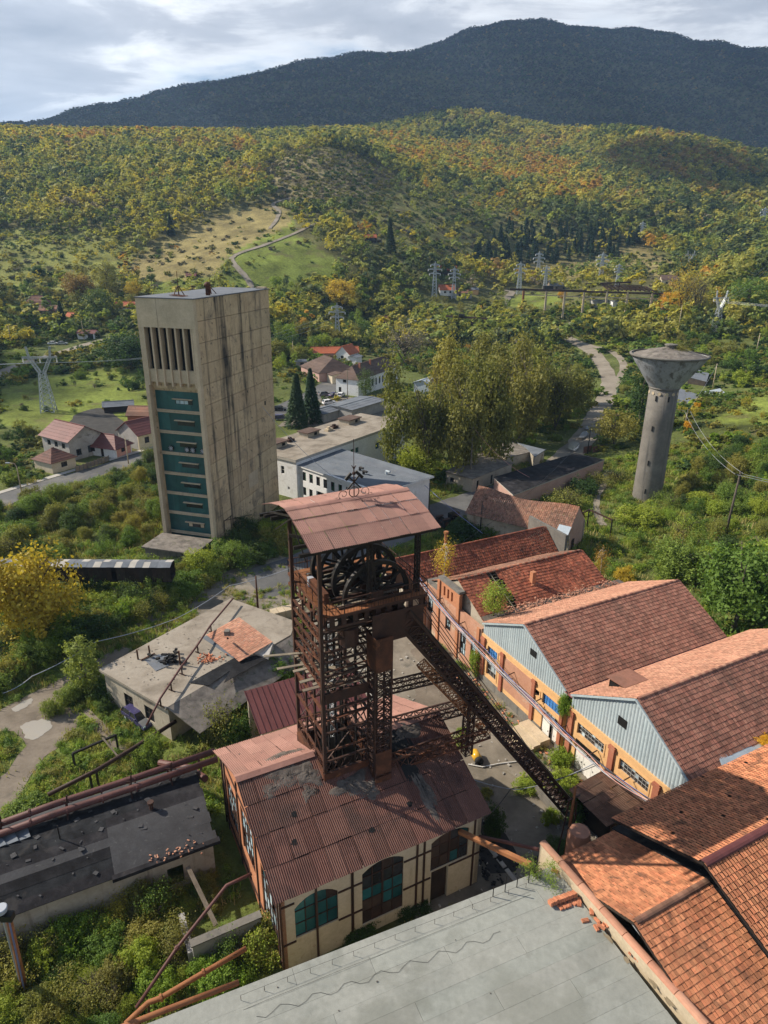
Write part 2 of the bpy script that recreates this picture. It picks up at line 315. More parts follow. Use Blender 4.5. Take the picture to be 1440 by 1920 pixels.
mat('glass_pale',[(.30,.40,.44),(.42,.53,.57)],.9,rough=.3,bump=0,rand=.3)
mat('board_brown',[(.03,.02,.016),(.06,.038,.028)],1.,bump=.1,rand=.3)
mat('asphalt',[(.06,.06,.06),(.10,.10,.098),(.13,.128,.122)],.15,bump=.25,spots=[(.12,.57,(.17,.155,.13),.6)])
mat('track',[(.16,.135,.10),(.27,.235,.185)],.15,bump=.3,spots=[(.25,.6,(.12,.11,.07),.7)])
mat('yard',[(.085,.074,.056),(.18,.155,.12),(.26,.23,.185)],.2,bump=.4,spots=[(.2,.58,(.085,.08,.065),.8),(.9,.66,(.35,.32,.28),.5)])
mat('mud',[(.11,.088,.065),(.21,.175,.135)],.4,bump=.5,spots=[(.5,.6,(.1,.085,.065),.7)])
mat('black_soil',[(.02,.019,.018),(.05,.046,.04)],.5,bump=.7,spots=[(1.2,.67,(.14,.12,.1),.6)])
mat('kerb',[(.33,.31,.27),(.42,.4,.36)],1.,bump=.2)
mat('bark',[(.055,.045,.035),(.11,.09,.07)],2.,bump=.6)
mat('bark_birch',[(.42,.40,.36),(.55,.52,.48)],2.,bump=.2,spots=[(3.,.6,(.05,.045,.04),.8)])
mat('cable_grey',[(.34,.36,.40)],fine=0,bump=0,rough=.5)
mat('cable_black',[(.03,.03,.032)],fine=0,bump=0,rough=.5)
mat('cable_pink',[(.55,.27,.22)],fine=0,bump=0,rough=.5)
mat('cable_blue',[(.14,.16,.34)],fine=0,bump=0,rough=.5)
mat('rubber',[(.012,.012,.012),(.025,.025,.024)],fine=.1,bump=.1)
mat('chrome',[(.5,.5,.5)],fine=0,bump=0,metal=.9,rough=.25)
for nm,c in (('navy',(.05,.045,.115)),('white',(.68,.68,.68)),('silver',(.34,.35,.36)),('black',(.012,.013,.015)),('blue',(.02,.045,.14)),('red',(.3,.02,.02)),('grey',(.13,.135,.14)),('yellow',(.6,.34,.03)),('cabgreen',(.02,.09,.05))):
    mat('car_'+nm,[c],fine=0,bump=0,rough=.25,spec=.5)
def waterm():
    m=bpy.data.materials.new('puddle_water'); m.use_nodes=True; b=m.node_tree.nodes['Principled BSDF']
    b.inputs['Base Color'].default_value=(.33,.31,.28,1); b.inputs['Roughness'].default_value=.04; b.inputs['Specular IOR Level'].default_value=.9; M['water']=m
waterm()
leafmat('leaf_green',[(0.070,0.132,0.025),(0.109,0.186,0.031),(0.147,0.225,0.039),(0.194,0.248,0.046)])
leafmat('leaf_dark',[(0.031,0.067,0.018),(0.049,0.095,0.024),(0.070,0.119,0.028),(0.091,0.133,0.034)])
leafmat('leaf_olive',[(.17,.19,.042),(.225,.225,.05),(.27,.245,.055),(.20,.225,.046)])
leafmat('leaf_bright',[(0.155,0.256,0.031),(0.217,0.302,0.037),(0.287,0.333,0.043),(0.232,0.310,0.040)])
leafmat('leaf_yellow',[(.30,.275,.04),(.38,.325,.045),(.33,.30,.045),(.25,.255,.04)])
leafmat('leaf_gold',[(0.460,0.276,0.021),(0.575,0.333,0.023),(0.621,0.356,0.028),(0.494,0.276,0.021)])
leafmat('leaf_orange',[(.36,.215,.035),(.44,.26,.04),(.36,.21,.04),(.46,.29,.045)])
leafmat('leaf_rust',[(.24,.165,.05),(.31,.205,.058),(.26,.18,.058),(.33,.225,.06)])
leafmat('leaf_pine',[(0.018,0.045,0.020),(0.025,0.057,0.024),(0.035,0.070,0.030),(0.044,0.075,0.030)],.12)
leafmat('leaf_bare',[(0.169,0.150,0.104),(0.215,0.182,0.124),(0.195,0.169,0.091),(0.182,0.169,0.085)],.2)
leafmat('leaf_willow',[(.15,.165,.04),(.185,.19,.046),(.215,.20,.05),(.165,.18,.042)])
leafmat('leaf_ivy',[(0.078,0.147,0.031),(0.124,0.202,0.040),(0.171,0.232,0.046),(0.232,0.271,0.062)])
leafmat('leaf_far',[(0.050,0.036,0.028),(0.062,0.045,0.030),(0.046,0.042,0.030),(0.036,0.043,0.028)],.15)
leafmat('grass_blade',[(0.132,0.217,0.034),(0.178,0.256,0.043),(0.248,0.279,0.062),(0.295,0.287,0.085)],.3)
leafmat('grass_dry',[(0.279,0.240,0.093),(0.372,0.302,0.124),(0.326,0.279,0.101),(0.232,0.232,0.070)],.3)
leafmat('leaf_lemon',[(.40,.30,.035),(.5,.37,.04),(.45,.35,.04),(.33,.28,.04)])
# leaf colours copied brighter for the hill wood, sunlight put into the colour
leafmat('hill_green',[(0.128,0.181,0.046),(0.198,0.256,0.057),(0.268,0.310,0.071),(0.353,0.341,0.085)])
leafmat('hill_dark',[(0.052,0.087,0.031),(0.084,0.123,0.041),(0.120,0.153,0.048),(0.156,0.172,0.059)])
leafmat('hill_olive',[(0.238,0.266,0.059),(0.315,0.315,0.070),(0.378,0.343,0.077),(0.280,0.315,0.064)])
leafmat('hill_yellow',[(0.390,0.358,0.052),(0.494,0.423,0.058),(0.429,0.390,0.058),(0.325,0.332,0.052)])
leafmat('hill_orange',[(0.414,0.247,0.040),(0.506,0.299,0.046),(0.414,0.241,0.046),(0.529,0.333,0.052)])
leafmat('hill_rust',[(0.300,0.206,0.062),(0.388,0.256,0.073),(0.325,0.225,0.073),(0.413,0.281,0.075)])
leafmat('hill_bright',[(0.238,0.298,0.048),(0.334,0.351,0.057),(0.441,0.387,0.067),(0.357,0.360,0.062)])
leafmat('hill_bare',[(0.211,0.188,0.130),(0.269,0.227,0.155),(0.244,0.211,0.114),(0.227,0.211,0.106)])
# ---------------------------------------------------------------- terrain
rng=np.random.default_rng(7); random.seed(7)
def inpoly(x,y,poly):
    poly=np.asarray(poly)[:,:2]; r=np.zeros(np.shape(x),bool); j=len(poly)-1
    for i in range(len(poly)):
        xi,yi=poly[i]; xj,yj=poly[j]
        c=((yi>y)!=(yj>y))&(x<(xj-xi)*(y-yi)/((yj-yi) or 1e-9)+xi); r^=c; j=i
    return r
def gp(*px): return [G(*p) for p in px]
MEADOW_DRY=[gp((235,520),(250,480),(330,440),(420,400),(500,385),(540,395),(545,420),(470,455),(430,480),(405,520),(300,530)),
  gp((900,500),(1000,492),(1150,486),(1230,480),(1180,500),(1100,515),(960,515)),
  gp((1150,470),(1200,460),(1260,490),(1290,512),(1230,520))]
OPEN_=[(gp((-100,520),(-100,420),(60,430),(250,450),(330,480),(250,520),(60,560)),(.21,.22,.06)),(gp((490,330),(545,288),(600,282),(690,300),(745,335),(720,390),(600,400),(520,390)),(.21,.18,.09)),(gp((740,330),(840,340),(1000,400),(1050,440),(900,450),(880,500),(700,500),(640,420)),(.19,.185,.065)),(gp((1180,500),(1250,450),(1440,440),(1440,500),(1300,530)),(.15,.165,.05))]
MEADOW_GREEN=[gp((430,540),(415,490),(470,440),(520,385),(545,400),(560,440),(640,500),(620,540),(520,560)),
  gp((0,620),(0,535),(30,530),(50,600)),gp((0,690),(0,655),(60,655),(60,680)),gp((0,800),(0,730),(180,690),(280,700),(290,780),(200,800)),
  gp((230,500),(290,510),(330,520),(250,530)),gp((640,640),(600,600),(680,590),(700,630)),gp((1320,790),(1380,770),(1440,735),(1440,800)),
  gp((1370,560),(1340,545),(1440,520),(1440,560)),gp((930,570),(1000,545),(1060,560),(1000,580)),gp((300,560),(230,545),(350,500),(440,530))]
na=np.concatenate([np.arange(-180,-36,4),np.arange(-36,36.01,.25),np.arange(40,180,4)])
th=np.radians(90-na); rr=np.concatenate([[0.01],np.geomspace(6,4600,470)])
RR,TH=np.meshgrid(rr,th,indexing='ij'); gx=RR*np.cos(TH); gy=RR*np.sin(TH); gz=TZ(gx,gy)
nr,nt=RR.shape; ii,jj=np.meshgrid(np.arange(nr-1),np.arange(nt),indexing='ij'); j2=(jj+1)%nt
fc=np.stack([ii*nt+jj,ii*nt+j2,(ii+1)*nt+j2,(ii+1)*nt+jj],-1).reshape(-1,4)
def grid_mesh(name,v,f):
    m=bpy.data.meshes.new(name); m.vertices.add(len(v)); m.vertices.foreach_set('co',np.asarray(v,np.float32).ravel())
    k=f.shape[1]; m.loops.add(f.size); m.loops.foreach_set('vertex_index',f.astype(np.int32).ravel())
    m.polygons.add(len(f)); m.polygons.foreach_set('loop_start',np.arange(0,f.size,k,dtype=np.int32)); m.update(calc_edges=True); return m
gv=np.stack([gx,gy,gz],-1).reshape(-1,3); tm=grid_mesh('terrain',gv,fc[:,::-1]); tm.shade_smooth()
X,Y=gv[:,0],gv[:,1]; D_=np.hypot(X,Y)
gc=np.tile(np.array([.10,.12,.034]),(len(gv),1)); dry=np.zeros(len(gv))
far=_sm(300,520,D_)[:,None]; gc=gc*(1-far)+np.array([.12,.115,.045])*far
for p,c_ in OPEN_: gc[inpoly(X,Y,p)]=c_
for p in MEADOW_GREEN: gc[inpoly(X,Y,p)]=(.165,.20,.04)
for p in MEADOW_DRY: gc[inpoly(X,Y,p)]=(.235,.195,.08)
near=inpoly(X,Y,[uv(-60,20),uv(12,20),uv(12,90),uv(-60,110)]); gc[near]=(.13,.165,.04)
va=tm.color_attributes.new('cover','FLOAT_COLOR','POINT'); va.data.foreach_set('color',np.concatenate([gc,np.ones((len(gc),1))],1).astype(np.float32).ravel())
def terrain_mat():
    m=bpy.data.materials.new('terrain_cover'); m.use_nodes=True; t=m.node_tree; n=N(t)
    for k in list(t.nodes): t.nodes.remove(k)
    pos=n('ShaderNodeNewGeometry').outputs['Position']; c=n('ShaderNodeVertexColor',layer_name='cover').outputs[0]
    a=n.ramp(n.noise(pos,.06,8.,.65),[(.3,.45),(.7,1.5)]); b=n.ramp(n.noise(pos,.9,6.,.7),[(.3,.6),(.7,1.4)])
    f=n.math('MULTIPLY',a,b); col=n.mix(1.,c,n('ShaderNodeCombineXYZ',{0:f,1:f,2:f}).outputs[0],'MULTIPLY')
    k=n.ramp(n.noise(pos,.11,6.,.6),[(.56,0.),(.66,1.)]); col=n.mix(n.math('MULTIPLY',k,.55),col,(.14,.115,.06))
    bs=n('ShaderNodeBsdfPrincipled',{'Base Color':col,'Roughness':.95,'Specular IOR Level':.1})
    bn=n('ShaderNodeBump',{'Height':n.noise(pos,1.6,8.,.7),'Strength':.9,'Distance':.5}); t.links.new(bn.outputs[0],bs.inputs['Normal'])
    n('ShaderNodeOutputMaterial',{'Surface':bs.outputs[0]}); return m
tm.materials.append(terrain_mat()); tag(link('terrain',tm),kind='structure')
# ---------------------------------------------------------------- roads, paths, yard
def smooth(pts,k=6):
    pts=[np.asarray(p,float) for p in pts]; P_=[pts[0]]+pts+[pts[-1]]; out=[]
    for i in range(1,len(P_)-2):
        for t in np.linspace(0,1,k,endpoint=False):
            a,b,c,d=P_[i-1:i+3]; out.append(.5*((2*b)+(c-a)*t+(2*a-5*b+4*c-d)*t*t+(3*b-a-3*c+d)*t**3))
    return out+[pts[-1]]
ROADS=[]
def strip(name,px,w,m,lift=.05,k=8,rag=.06,world=False):
    c=smooth([p if world else G(*p) for p in px],k); ws=np.interp(np.linspace(0,1,len(c)),np.linspace(0,1,len(px)),w if hasattr(w,'__len__') else [w]*len(px))
    ROADS.append((np.array(c)[:,:2],float(np.max(ws))/2))
    mb=MB(); V=[]; nc=7
    for i,p in enumerate(c):
        d=c[min(i+1,len(c)-1)]-c[max(0,i-1)]; s=np.array([d[1],-d[0]])/np.hypot(d[0],d[1])
        for q in np.linspace(-.5,.5,nc):
            e=p[:2]+s*ws[i]*q*(1+(rng.uniform(-rag,rag) if abs(q)==.5 else 0)); V.append((e[0],e[1],float(TZ(e[0],e[1]))+lift))
    mb.add(V,[(i*nc+j,i*nc+j+1,(i+1)*nc+j+1,(i+1)*nc+j) for i in range(len(c)-1) for j in range(nc-1)])
    return ground(name,mb,m,True)
def sheet(name,px,m,z,rag=0.,world=False):
    p=[np.asarray(q,float) if world else P(q[0],q[1],0.) for q in px]
    if rag:
        p=smooth(p+[p[0]],5)[:-1]; p=[q+np.array([rng.normal(0,rag),rng.normal(0,rag),0]) for q in p]
    mb=MB(); n=len(p); pts=[(q[0],q[1],z) for q in p]
    ar=sum(pts[i][0]*pts[(i+1)%n][1]-pts[(i+1)%n][0]*pts[i][1] for i in range(n)); mb.quad(*(pts if ar>0 else pts[::-1])); return ground(name,mb,m)
strip('street_road',[(-260,1010),(-80,965),(40,925),(170,888),(300,848),(420,808),(520,772)],7.2,M['asphalt'],.06)
strip('street_pavement',[(-260,990),(-80,948),(40,912),(170,873),(300,836)],1.5,M['kerb'],.13)
strip('hill_road',[(-120,745),(0,703),(80,672),(190,640),(260,628),(330,612)],[5,5,5.5,9,5,4.5],M['track'],.12)
strip('hill_track',[(0,697),(40,683),(70,672)],4,M['track'],.13)
strip('meadow_track',[(474,560),(468,530),(438,495),(440,480),(490,462),(548,440),(590,420)],[3.2,3.2,3.2,3.,3,2.6,2.2],M['track'],.35,rag=.15)
strip('ridge_track',[(505,430),(520,410),(522,395),(512,383),(545,372)],[2.6,2.6,3,2.6,2],M['track'],.45,rag=.2)
strip('valley_road',[(1010,905),(1060,860),(1100,815),(1122,775),(1140,735),(1138,700),(1115,665),(1085,645),(1062,632),(1050,620),(1075,605)],[6.5,6.5,6.5,6,5.5,5.5,6,5.5,5,4.5,4],M['track'],.1,rag=.12)
strip('valley_branch_road',[(1140,738),(1170,690),(1150,662),(1105,648),(1080,640)],[3,3,3,3,3],M['track'],.13,rag=.12)
strip('far_lane',[(940,575),(950,560),(960,548),(945,545)],[5,5,4,3],M['track'],.3)
strip('alley_road',[(470,1095),(560,1070),(700,1010),(780,980),(870,945),(960,915),(1030,885)],[11,10,10,9,8,7,7],M['asphalt'],.03,rag=.05)
strip('town_road',[(520,772),(600,735),(645,708),(690,705),(720,690)],[8,9,8,6,5],M['asphalt'],.07)
sheet('parking_lot',[(520,800),(560,770),(600,740),(690,748),(760,748),(770,790),(640,800)],M['yard'],.075)
sheet('mine_yard',[uv(18.5,20),uv(40.5,20),uv(40.5,78),uv(30,96),uv(14,92),uv(14,72),uv(20,66),uv(20,50),uv(19.,44)],M['yard'],.02,world=True)
sheet('rear_yard',[uv(8,76),uv(22,68),uv(20,62),uv(30,62),uv(30,92),uv(14,96),uv(6,90)],M['yard'],.015,.15,True)
sheet('dirt_yard',[(-30,1345),(120,1270),(230,1215),(250,1240),(120,1310),(150,1340),(140,1370),(110,1400),(70,1440),(20,1520),(-60,1560),(-60,1500),(10,1450),(45,1400),(20,1370),(-40,1380)],M['mud'],.03,.12)
sheet('foot_path',[(155,1330),(170,1330),(215,1380),(255,1420),(245,1432),(195,1390)],M['mud'],.034,.1)
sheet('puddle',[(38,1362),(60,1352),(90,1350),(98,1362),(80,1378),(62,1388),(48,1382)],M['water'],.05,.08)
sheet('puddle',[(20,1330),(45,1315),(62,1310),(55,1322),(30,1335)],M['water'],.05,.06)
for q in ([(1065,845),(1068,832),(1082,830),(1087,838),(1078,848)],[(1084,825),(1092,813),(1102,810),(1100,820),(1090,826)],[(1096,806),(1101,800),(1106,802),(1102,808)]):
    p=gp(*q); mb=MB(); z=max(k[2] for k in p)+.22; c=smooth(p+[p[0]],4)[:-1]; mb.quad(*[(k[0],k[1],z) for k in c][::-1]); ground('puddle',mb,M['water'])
p_=[P(*q,0) for q in [(120,808),(140,780),(190,765),(230,790),(232,815),(180,825)]]; sheet('bare_ground',p_,M['black_soil'],.04,.25,True)
strip('worn_path',[(1130,985),(1118,955),(1122,925),(1135,905),(1140,885)],[1.5,1.2,1.2,1.3,2],M['track'],.05,rag=.2)
# ---------------------------------------------------------------- clouds (their shade lies on the far mountain and on the street) and air
from mathutils import noise as mn
def cloudm():
    m=bpy.data.materials.new('cloud_white'); m.use_nodes=True; t=m.node_tree; n=N(t)
    for k in list(t.nodes): t.nodes.remove(k)
    a=n('ShaderNodeBsdfDiffuse',{'Color':(.9,.9,.92,1)}); b=n('ShaderNodeBsdfTranslucent',{'Color':(.9,.9,.92,1)})
    n('ShaderNodeOutputMaterial',{'Surface':n('ShaderNodeMixShader',{0:.35,1:a.outputs[0],2:b.outputs[0]}).outputs[0]}); return m
CM=cloudm()
def cloud(c,a,b,h,nb,seed,rot=0.):
    r=random.Random(seed); V=[];Fs=[]
    for k in range(nb):
        t=r.uniform(0,2*math.pi); q=math.sqrt(r.random()); bx,by=a*q*math.cos(t)*.85,b*q*math.sin(t)*.85
        s=r.uniform(.28,.45)*min(a,b)*(1.25-q*.5); nn,mm=14,22; o=len(V)
        for i in range(nn+1):
            ph=math.pi*i/nn
            for j in range(mm):
                ps=2*math.pi*j/mm; d=Vector((math.sin(ph)*math.cos(ps),math.sin(ph)*math.sin(ps),math.cos(ph)))
                w=1+.35*mn.fractal(d*1.6+Vector((k*3.1,seed,0)),1.,2.,4); p=d*s*w; x,y=bx+p.x,by+p.y
                V.append((c[0]+x*math.cos(rot)-y*math.sin(rot),c[1]+x*math.sin(rot)+y*math.cos(rot),c[2]+p.z*h*(1. if p.z>0 else .35)))
        Fs+=[(o+i*mm+j,o+(i+1)*mm+j,o+(i+1)*mm+(j+1)%mm,o+i*mm+(j+1)%mm) for i in range(nn) for j in range(mm)]
    mb=MB(); mb.add(V,Fs); m=mb.mesh('cloud',c,[CM],True); tag(link('cloud',m,None,c),kind='stuff')
def over(x,y,z,alt):
    t=(alt-z)/SUNDIR.z; return (x+SUNDIR.x*t,y+SUNDIR.y*t,alt)
cloud(over(150,2080,420,1700),2500,860,.4,60,3)
cloud(over(560,800,110,1500),330,200,.5,14,11)
cloud(over(-190,235,5,1300),78,62,.45,12,5)
def air():
    m=bpy.data.materials.new('air'); m.use_nodes=True; t=m.node_tree; n=N(t)
    for k in list(t.nodes): t.nodes.remove(k)
    v=n('ShaderNodeVolumePrincipled',{'Color':(.42,.66,1.,1),'Density':HAZE,'Anisotropy':.15})
    t.links.new(v.outputs[0],n('ShaderNodeOutputMaterial').inputs['Volume']); return m
HAZE=1.15e-4
mb=MB(); mb.abox(-4900,4900,-4900,6000,float(gz.min())-1.5,float(gz.max())+60); tag(link('haze',mb.mesh('haze',(0,0,0),[air()])),kind='stuff')
# ---------------------------------------------------------------- roofs of tiles and sheets, walls with openings
CAMP=np.array([0,0,H])
def unit(a): a=np.asarray(a,float); return a/np.linalg.norm(a)
def tile_template(w,l,ribs,th=.03):
    n=ribs*2+1; V=[];Fs=[]
    for y,z0 in ((0,0.),(l,.035)):
        for i in range(n): V.append((w*i/(n-1),y,z0+th+(.022 if i%2 else 0.)))
    V+=[(0,l,.0),(w,l,.0)]
    Fs+=[(i,n+i,n+i+1,i+1) for i in range(n-1)]; Fs.append(tuple([2*n]+[2*n+1]+[n+i for i in range(n-1,-1,-1)]))
    return np.array(V),Fs
def corr_template(w,l,waves,amp,seg=4):
    n=waves*seg+1; V=[];Fs=[]
    for y,z0 in ((0,0.),(l,.03)):
        for i in range(n): V.append((w*i/(n-1),y,z0+amp*(1+math.sin(2*math.pi*i/seg+.6))))
    Fs=[(i,n+i,n+i+1,i+1) for i in range(n-1)]
    return np.array(V),Fs
def cover(parent,O,eU,eS,LU,LS,tw,te,tmpl,m,nind=0,pname='tile',skip=None,jit=.006,sag=None,tilt=.02,smooth=False):
    """rows of tiles or sheets laid from the upper edge (O, along eU) down the slope eS; the nind nearest the camera are parts of their own"""
    O=np.asarray(O,float); eU=unit(eU); eS=unit(eS); nn=np.cross(eU,eS); nn=nn if nn[2]>0 else -nn
    V,Fs=tmpl; nu,ns=max(1,round(LU/tw)),max(1,round(LS/te)); tw_,te_=LU/nu,LS/ns
    base=bpy.data.meshes.new(pname); base.from_pydata((V*np.array([tw_/tw*.985,1,1])).tolist(),[],Fs); base.materials.append(m)
    if smooth: base.shade_smooth()
    V=V*np.array([tw_/tw*.985,1,1])
    cells=[]
    for j in range(ns):
        for i in range(nu):
            if skip and skip((i+.5)/nu,(j+.5)/ns): continue
            p=O+eU*(i*tw_)+eS*(j*te_)
            if sag: p=p-np.array([0,0,sag((i+.5)/nu,(j+.5)/ns)])
            cells.append(p+eU*rng.normal(0,jit)+eS*rng.normal(0,jit)+nn*(.004+abs(rng.normal(0,jit))))
    cells=np.array(cells); order=np.argsort(((cells-CAMP)**2).sum(1)); org=org_of(parent)
    for k in order[:nind]:
        a=rng.normal(0,tilt*.5); eu=unit(eU+eS*a); es=unit(np.cross(nn,eu)); es=es if es@eS>0 else -es
        o=link(pname,base,parent); Mx=Matrix(((eu[0],es[0],nn[0]),(eu[1],es[1],nn[1]),(eu[2],es[2],nn[2]))).to_4x4()
        Mx.translation=Vector(cells[k]-org); o.matrix_local=Mx
    rest=order[nind:]
    if len(rest):
        nv=len(V); A_=rng.normal(0,tilt*.5,len(rest))
        eu=eU[None]+eS[None]*A_[:,None]; es=eS[None]-eU[None]*A_[:,None]
        W_=cells[rest][:,None,:]+V[None,:,0,None]*eu[:,None]+V[None,:,1,None]*es[:,None]+V[None,:,2,None]*nn[None,None]
        W_=W_.reshape(-1,3)-org
        fl=[tuple(np.array(f)+k*nv) for k in range(len(rest)) for f in Fs]
        me=bpy.data.meshes.new(pname+'_rows'); me.from_pydata(W_.tolist(),[],fl); me.materials.append(m)
        if smooth: me.shade_smooth()
        o=link(pname+'_rows',me,parent); o['kind']='stuff'
def wall(mb,o,d,L,h,th,ops=(),z0=0.,n=None):
    """wall from o along the unit direction d, thickness to the side n; ops (a0,a1,z0,z1) are cut out"""
    o=np.asarray(o,float); d=unit(d); n=unit(n) if n is not None else np.array([-d[1],d[0],0])
    xs=sorted({0.,L,*[k for q in ops for k in q[:2]]}); 
    for a,b in zip(xs[:-1],xs[1:]):
        zs=[z0]; cut=sorted([(q[2],q[3]) for q in ops if q[0]<=a+1e-6 and q[1]>=b-1e-6]); cur=z0
        for c0,c1 in cut:
            if c0>cur+1e-6: mb.box(o+d*a+np.array([0,0,cur]),d*(b-a),n*th,(0,0,c0-cur))
            cur=max(cur,c1)
        if cur<z0+h-1e-6: mb.box(o+d*a+np.array([0,0,cur]),d*(b-a),n*th,(0,0,z0+h-cur))
    return mb
def window(parent,o,d,a0,a1,z0,z1,nx,nz,gl,fr,dep=.12,fw=.06,n=None,arch=0.,gls=None,mull=None,sill=None):
    """frame with bars (part) and one pane mesh per light (sub-parts)"""
    o=np.asarray(o,float); d=unit(d); n=unit(n) if n is not None else np.array([-d[1],d[0],0])
    mb=MB(); q=lambda a,z,e: o+d*a+np.array([0,0,z])+n*e
    hz=lambda a: z1-arch*(abs(2*(a-a0)/(a1-a0)-1))**2.2
    xs=np.linspace(a0,a1,nx+1); zs=np.linspace(z0,z1,nz+1)
    for i,x in enumerate(xs): mb.bar(q(x,z0,dep),q(x,hz(x),dep),mull if (mull and i==nx//2) else fw,fw,up=n)
    for z in zs[:-1]: mb.bar(q(a0,z,dep),q(a1,z,dep),fw,fw,up=n)
    for i in range(nx): mb.bar(q(xs[i],hz(xs[i]),dep),q(xs[i+1],hz(xs[i+1]),dep),fw,fw,up=n)
    f=part('window',mb,fr,parent)
    if sill: part('sill',MB().box(q(a0-.08,z0-.1,-.09),d*(a1-a0+.16),n*.2,(0,0,.08)),sill,f)
    for i in range(nx):
        for j in range(nz):
            g=gl if gls is None else gls(i,j)
            if g is None: continue
            t0,t1=min(zs[j+1],hz(xs[i])),min(zs[j+1],hz(xs[i+1]))
            if max(t0,t1)<zs[j]+.05: continue
            b=MB(); e=dep+.012+rng.uniform(0,.02); b.quad(q(xs[i],zs[j],e),q(xs[i+1],zs[j],e),q(xs[i+1],max(t1,zs[j]+.02),e),q(xs[i],max(t0,zs[j]+.02),e))
            part('pane',b,g,f)
    return f
def lattice(mb,p,q,up,w,n,ch=.1,br=.05,box=True,h=None):
    """lattice girder from p to q: four chords (or two) with crossed laces; w wide across, h along up"""
    p,q=np.asarray(p,float),np.asarray(q,float); d=unit(q-p); up=unit(up); a=unit(np.cross(d,up)); b=np.cross(a,d); h=h or w
    offs=[(-w/2,-h/2),(w/2,-h/2),(w/2,h/2),(-w/2,h/2)] if box else [(0,-h/2),(0,h/2)]
    c=[a*x+b*y for x,y in offs]
    for k in c: mb.bar(p+k,q+k,ch,ch,up=b)
    sides=[(0,1),(1,2),(2,3),(3,0)] if box else [(0,1)]
    for i in range(n):
        s,e=p+(q-p)*(i/n),p+(q-p)*((i+1)/n)
        for x,y in sides:
            mb.bar(s+c[x],e+c[y],br,br*.4,up=a); mb.bar(s+c[y],e+c[x],br,br*.4,up=b)
    for i in range(0,n+1):
        s=p+(q-p)*(i/n)
        for x,y in sides: mb.bar(s+c[x],s+c[y],br,br*.6)
    return mb
def cable(name,pts,r,m,label,sag=0.,n=14,group=None,cat='cable'):
    pts=[np.asarray(p,float) for p in pts]; out=[]
    for a,b in zip(pts[:-1],pts[1:]):
        for t in np.linspace(0,1,n,endpoint=False): out.append(a+(b-a)*t-np.array([0,0,sag*4*t*(1-t)]))
    out.append(pts[-1]); mb=MB(); mb.tube(out,r,4,False); return solo(name,mb,m,label,cat,out[0],group,True)
TILE_R=tile_template(.20,.40,3); TILE_S=tile_template(.30,.46,1); TILE_F=tile_template(.30,.44,2)
Z3=np.array([0,0,1.])
# ================================================================ shaft building under the headframe
EAVE,RIDGE=7.4,11.1; SU0,SU1,SV0,SV1,SVM=8.35,24.85,30.95,46.4,38.7
root=thing('shaft_building','brick shaft building under the headframe with rusty corrugated roof and tall blue arched windows','building',uv(16.6,38.7))
fo=uv(SU0+.25,SV0+.3); fd=uv(1,0); FL=SU1-SU0-.5
W1=(1.,4.15,2.8,6.35); W2=(6.0,9.3,1.1,6.7); W3=(11.6,14.9,3.4,6.7); DR=(11.7,13.2,.0,3.3)
mb=MB(); wall(mb,fo,fd,FL,EAVE-.05,.35,[W1,W2,W3,DR]); part('front_wall',mb,M['plaster_cream'],root)
mb=MB(); lf=uv(SU0+.25,SV1-.3); LD=uv(0,-1); LL=SV1-SV0-.6
LW=[(1.2,4.3,1.8,6.2),(5.6,8.9,2.6,6.9),(10.6,14.0,1.2,6.0)]
wall(mb,lf+uv(.35,0),LD,LL,EAVE-.05,.35,LW,n=uv(-1,0)); 
g0=lf; mb.add([g0+[0,0,EAVE-.05],g0+LD*LL+[0,0,EAVE-.05],g0+LD*(LL/2)+[0,0,RIDGE-.1],g0+uv(.3,0)+[0,0,EAVE-.05],g0+uv(.3,0)+LD*LL+[0,0,EAVE-.05],g0+uv(.3,0)+LD*(LL/2)+[0,0,RIDGE-.1]],[(0,1,2),(3,5,4),(0,2,5,3),(1,4,5,2)])
part('gable_wall',mb,M['brick_gable'],root)
mb=MB(); mb.ubox(SU1-.6,SU1-.25,SV0+.3,SV1-.3,0,EAVE-.05); mb.ubox(SU0+.25,SU1-.25,SV1-.65,SV1-.3,0,EAVE-.05); part('rear_wall',mb,M['plaster_dirty'],root)
part('floor_slab',MB().ubox(SU0+.65,SU1-.65,SV0+.7,SV1-.7,.02,.2),M['coal_black'],root)
def g1(i,j): return M['board_brown'] if (i,j)==(3,2) else M['glass_teal']
def g2(i,j): return M['board_brown'] if j<2 and i<2 or j<1 or (i,j)==(2,4) else M['glass_teal'] if j<3 else M['glass_dark']
def g3(i,j): return M['glass_teal'] if (i,j) in((2,0),(3,2)) else M['board_brown'] if i<2 or rng.random()<.3 else M['glass_dark']
window(root,fo,fd,*W1,4,3,0,M['steel_brown'],gls=g1,arch=.75,mull=.16); window(root,fo,fd,*W2,4,5,0,M['steel_brown'],gls=g2,arch=.6,mull=.16)
window(root,fo,fd,*W3,4,3,0,M['steel_brown'],gls=g3,arch=.5,mull=.16)
for q,gg in zip(LW,(0,1,2)):
    window(root,lf,LD,*q,5,4,0,M['steel_brown'],n=uv(1,0),arch=.7,gls=lambda i,j:(M['glass_pale'] if rng.random()<.6 else M['glass_teal'] if rng.random()<.4 else M['board_brown'] if rng.random()<.6 else None),mull=.16)
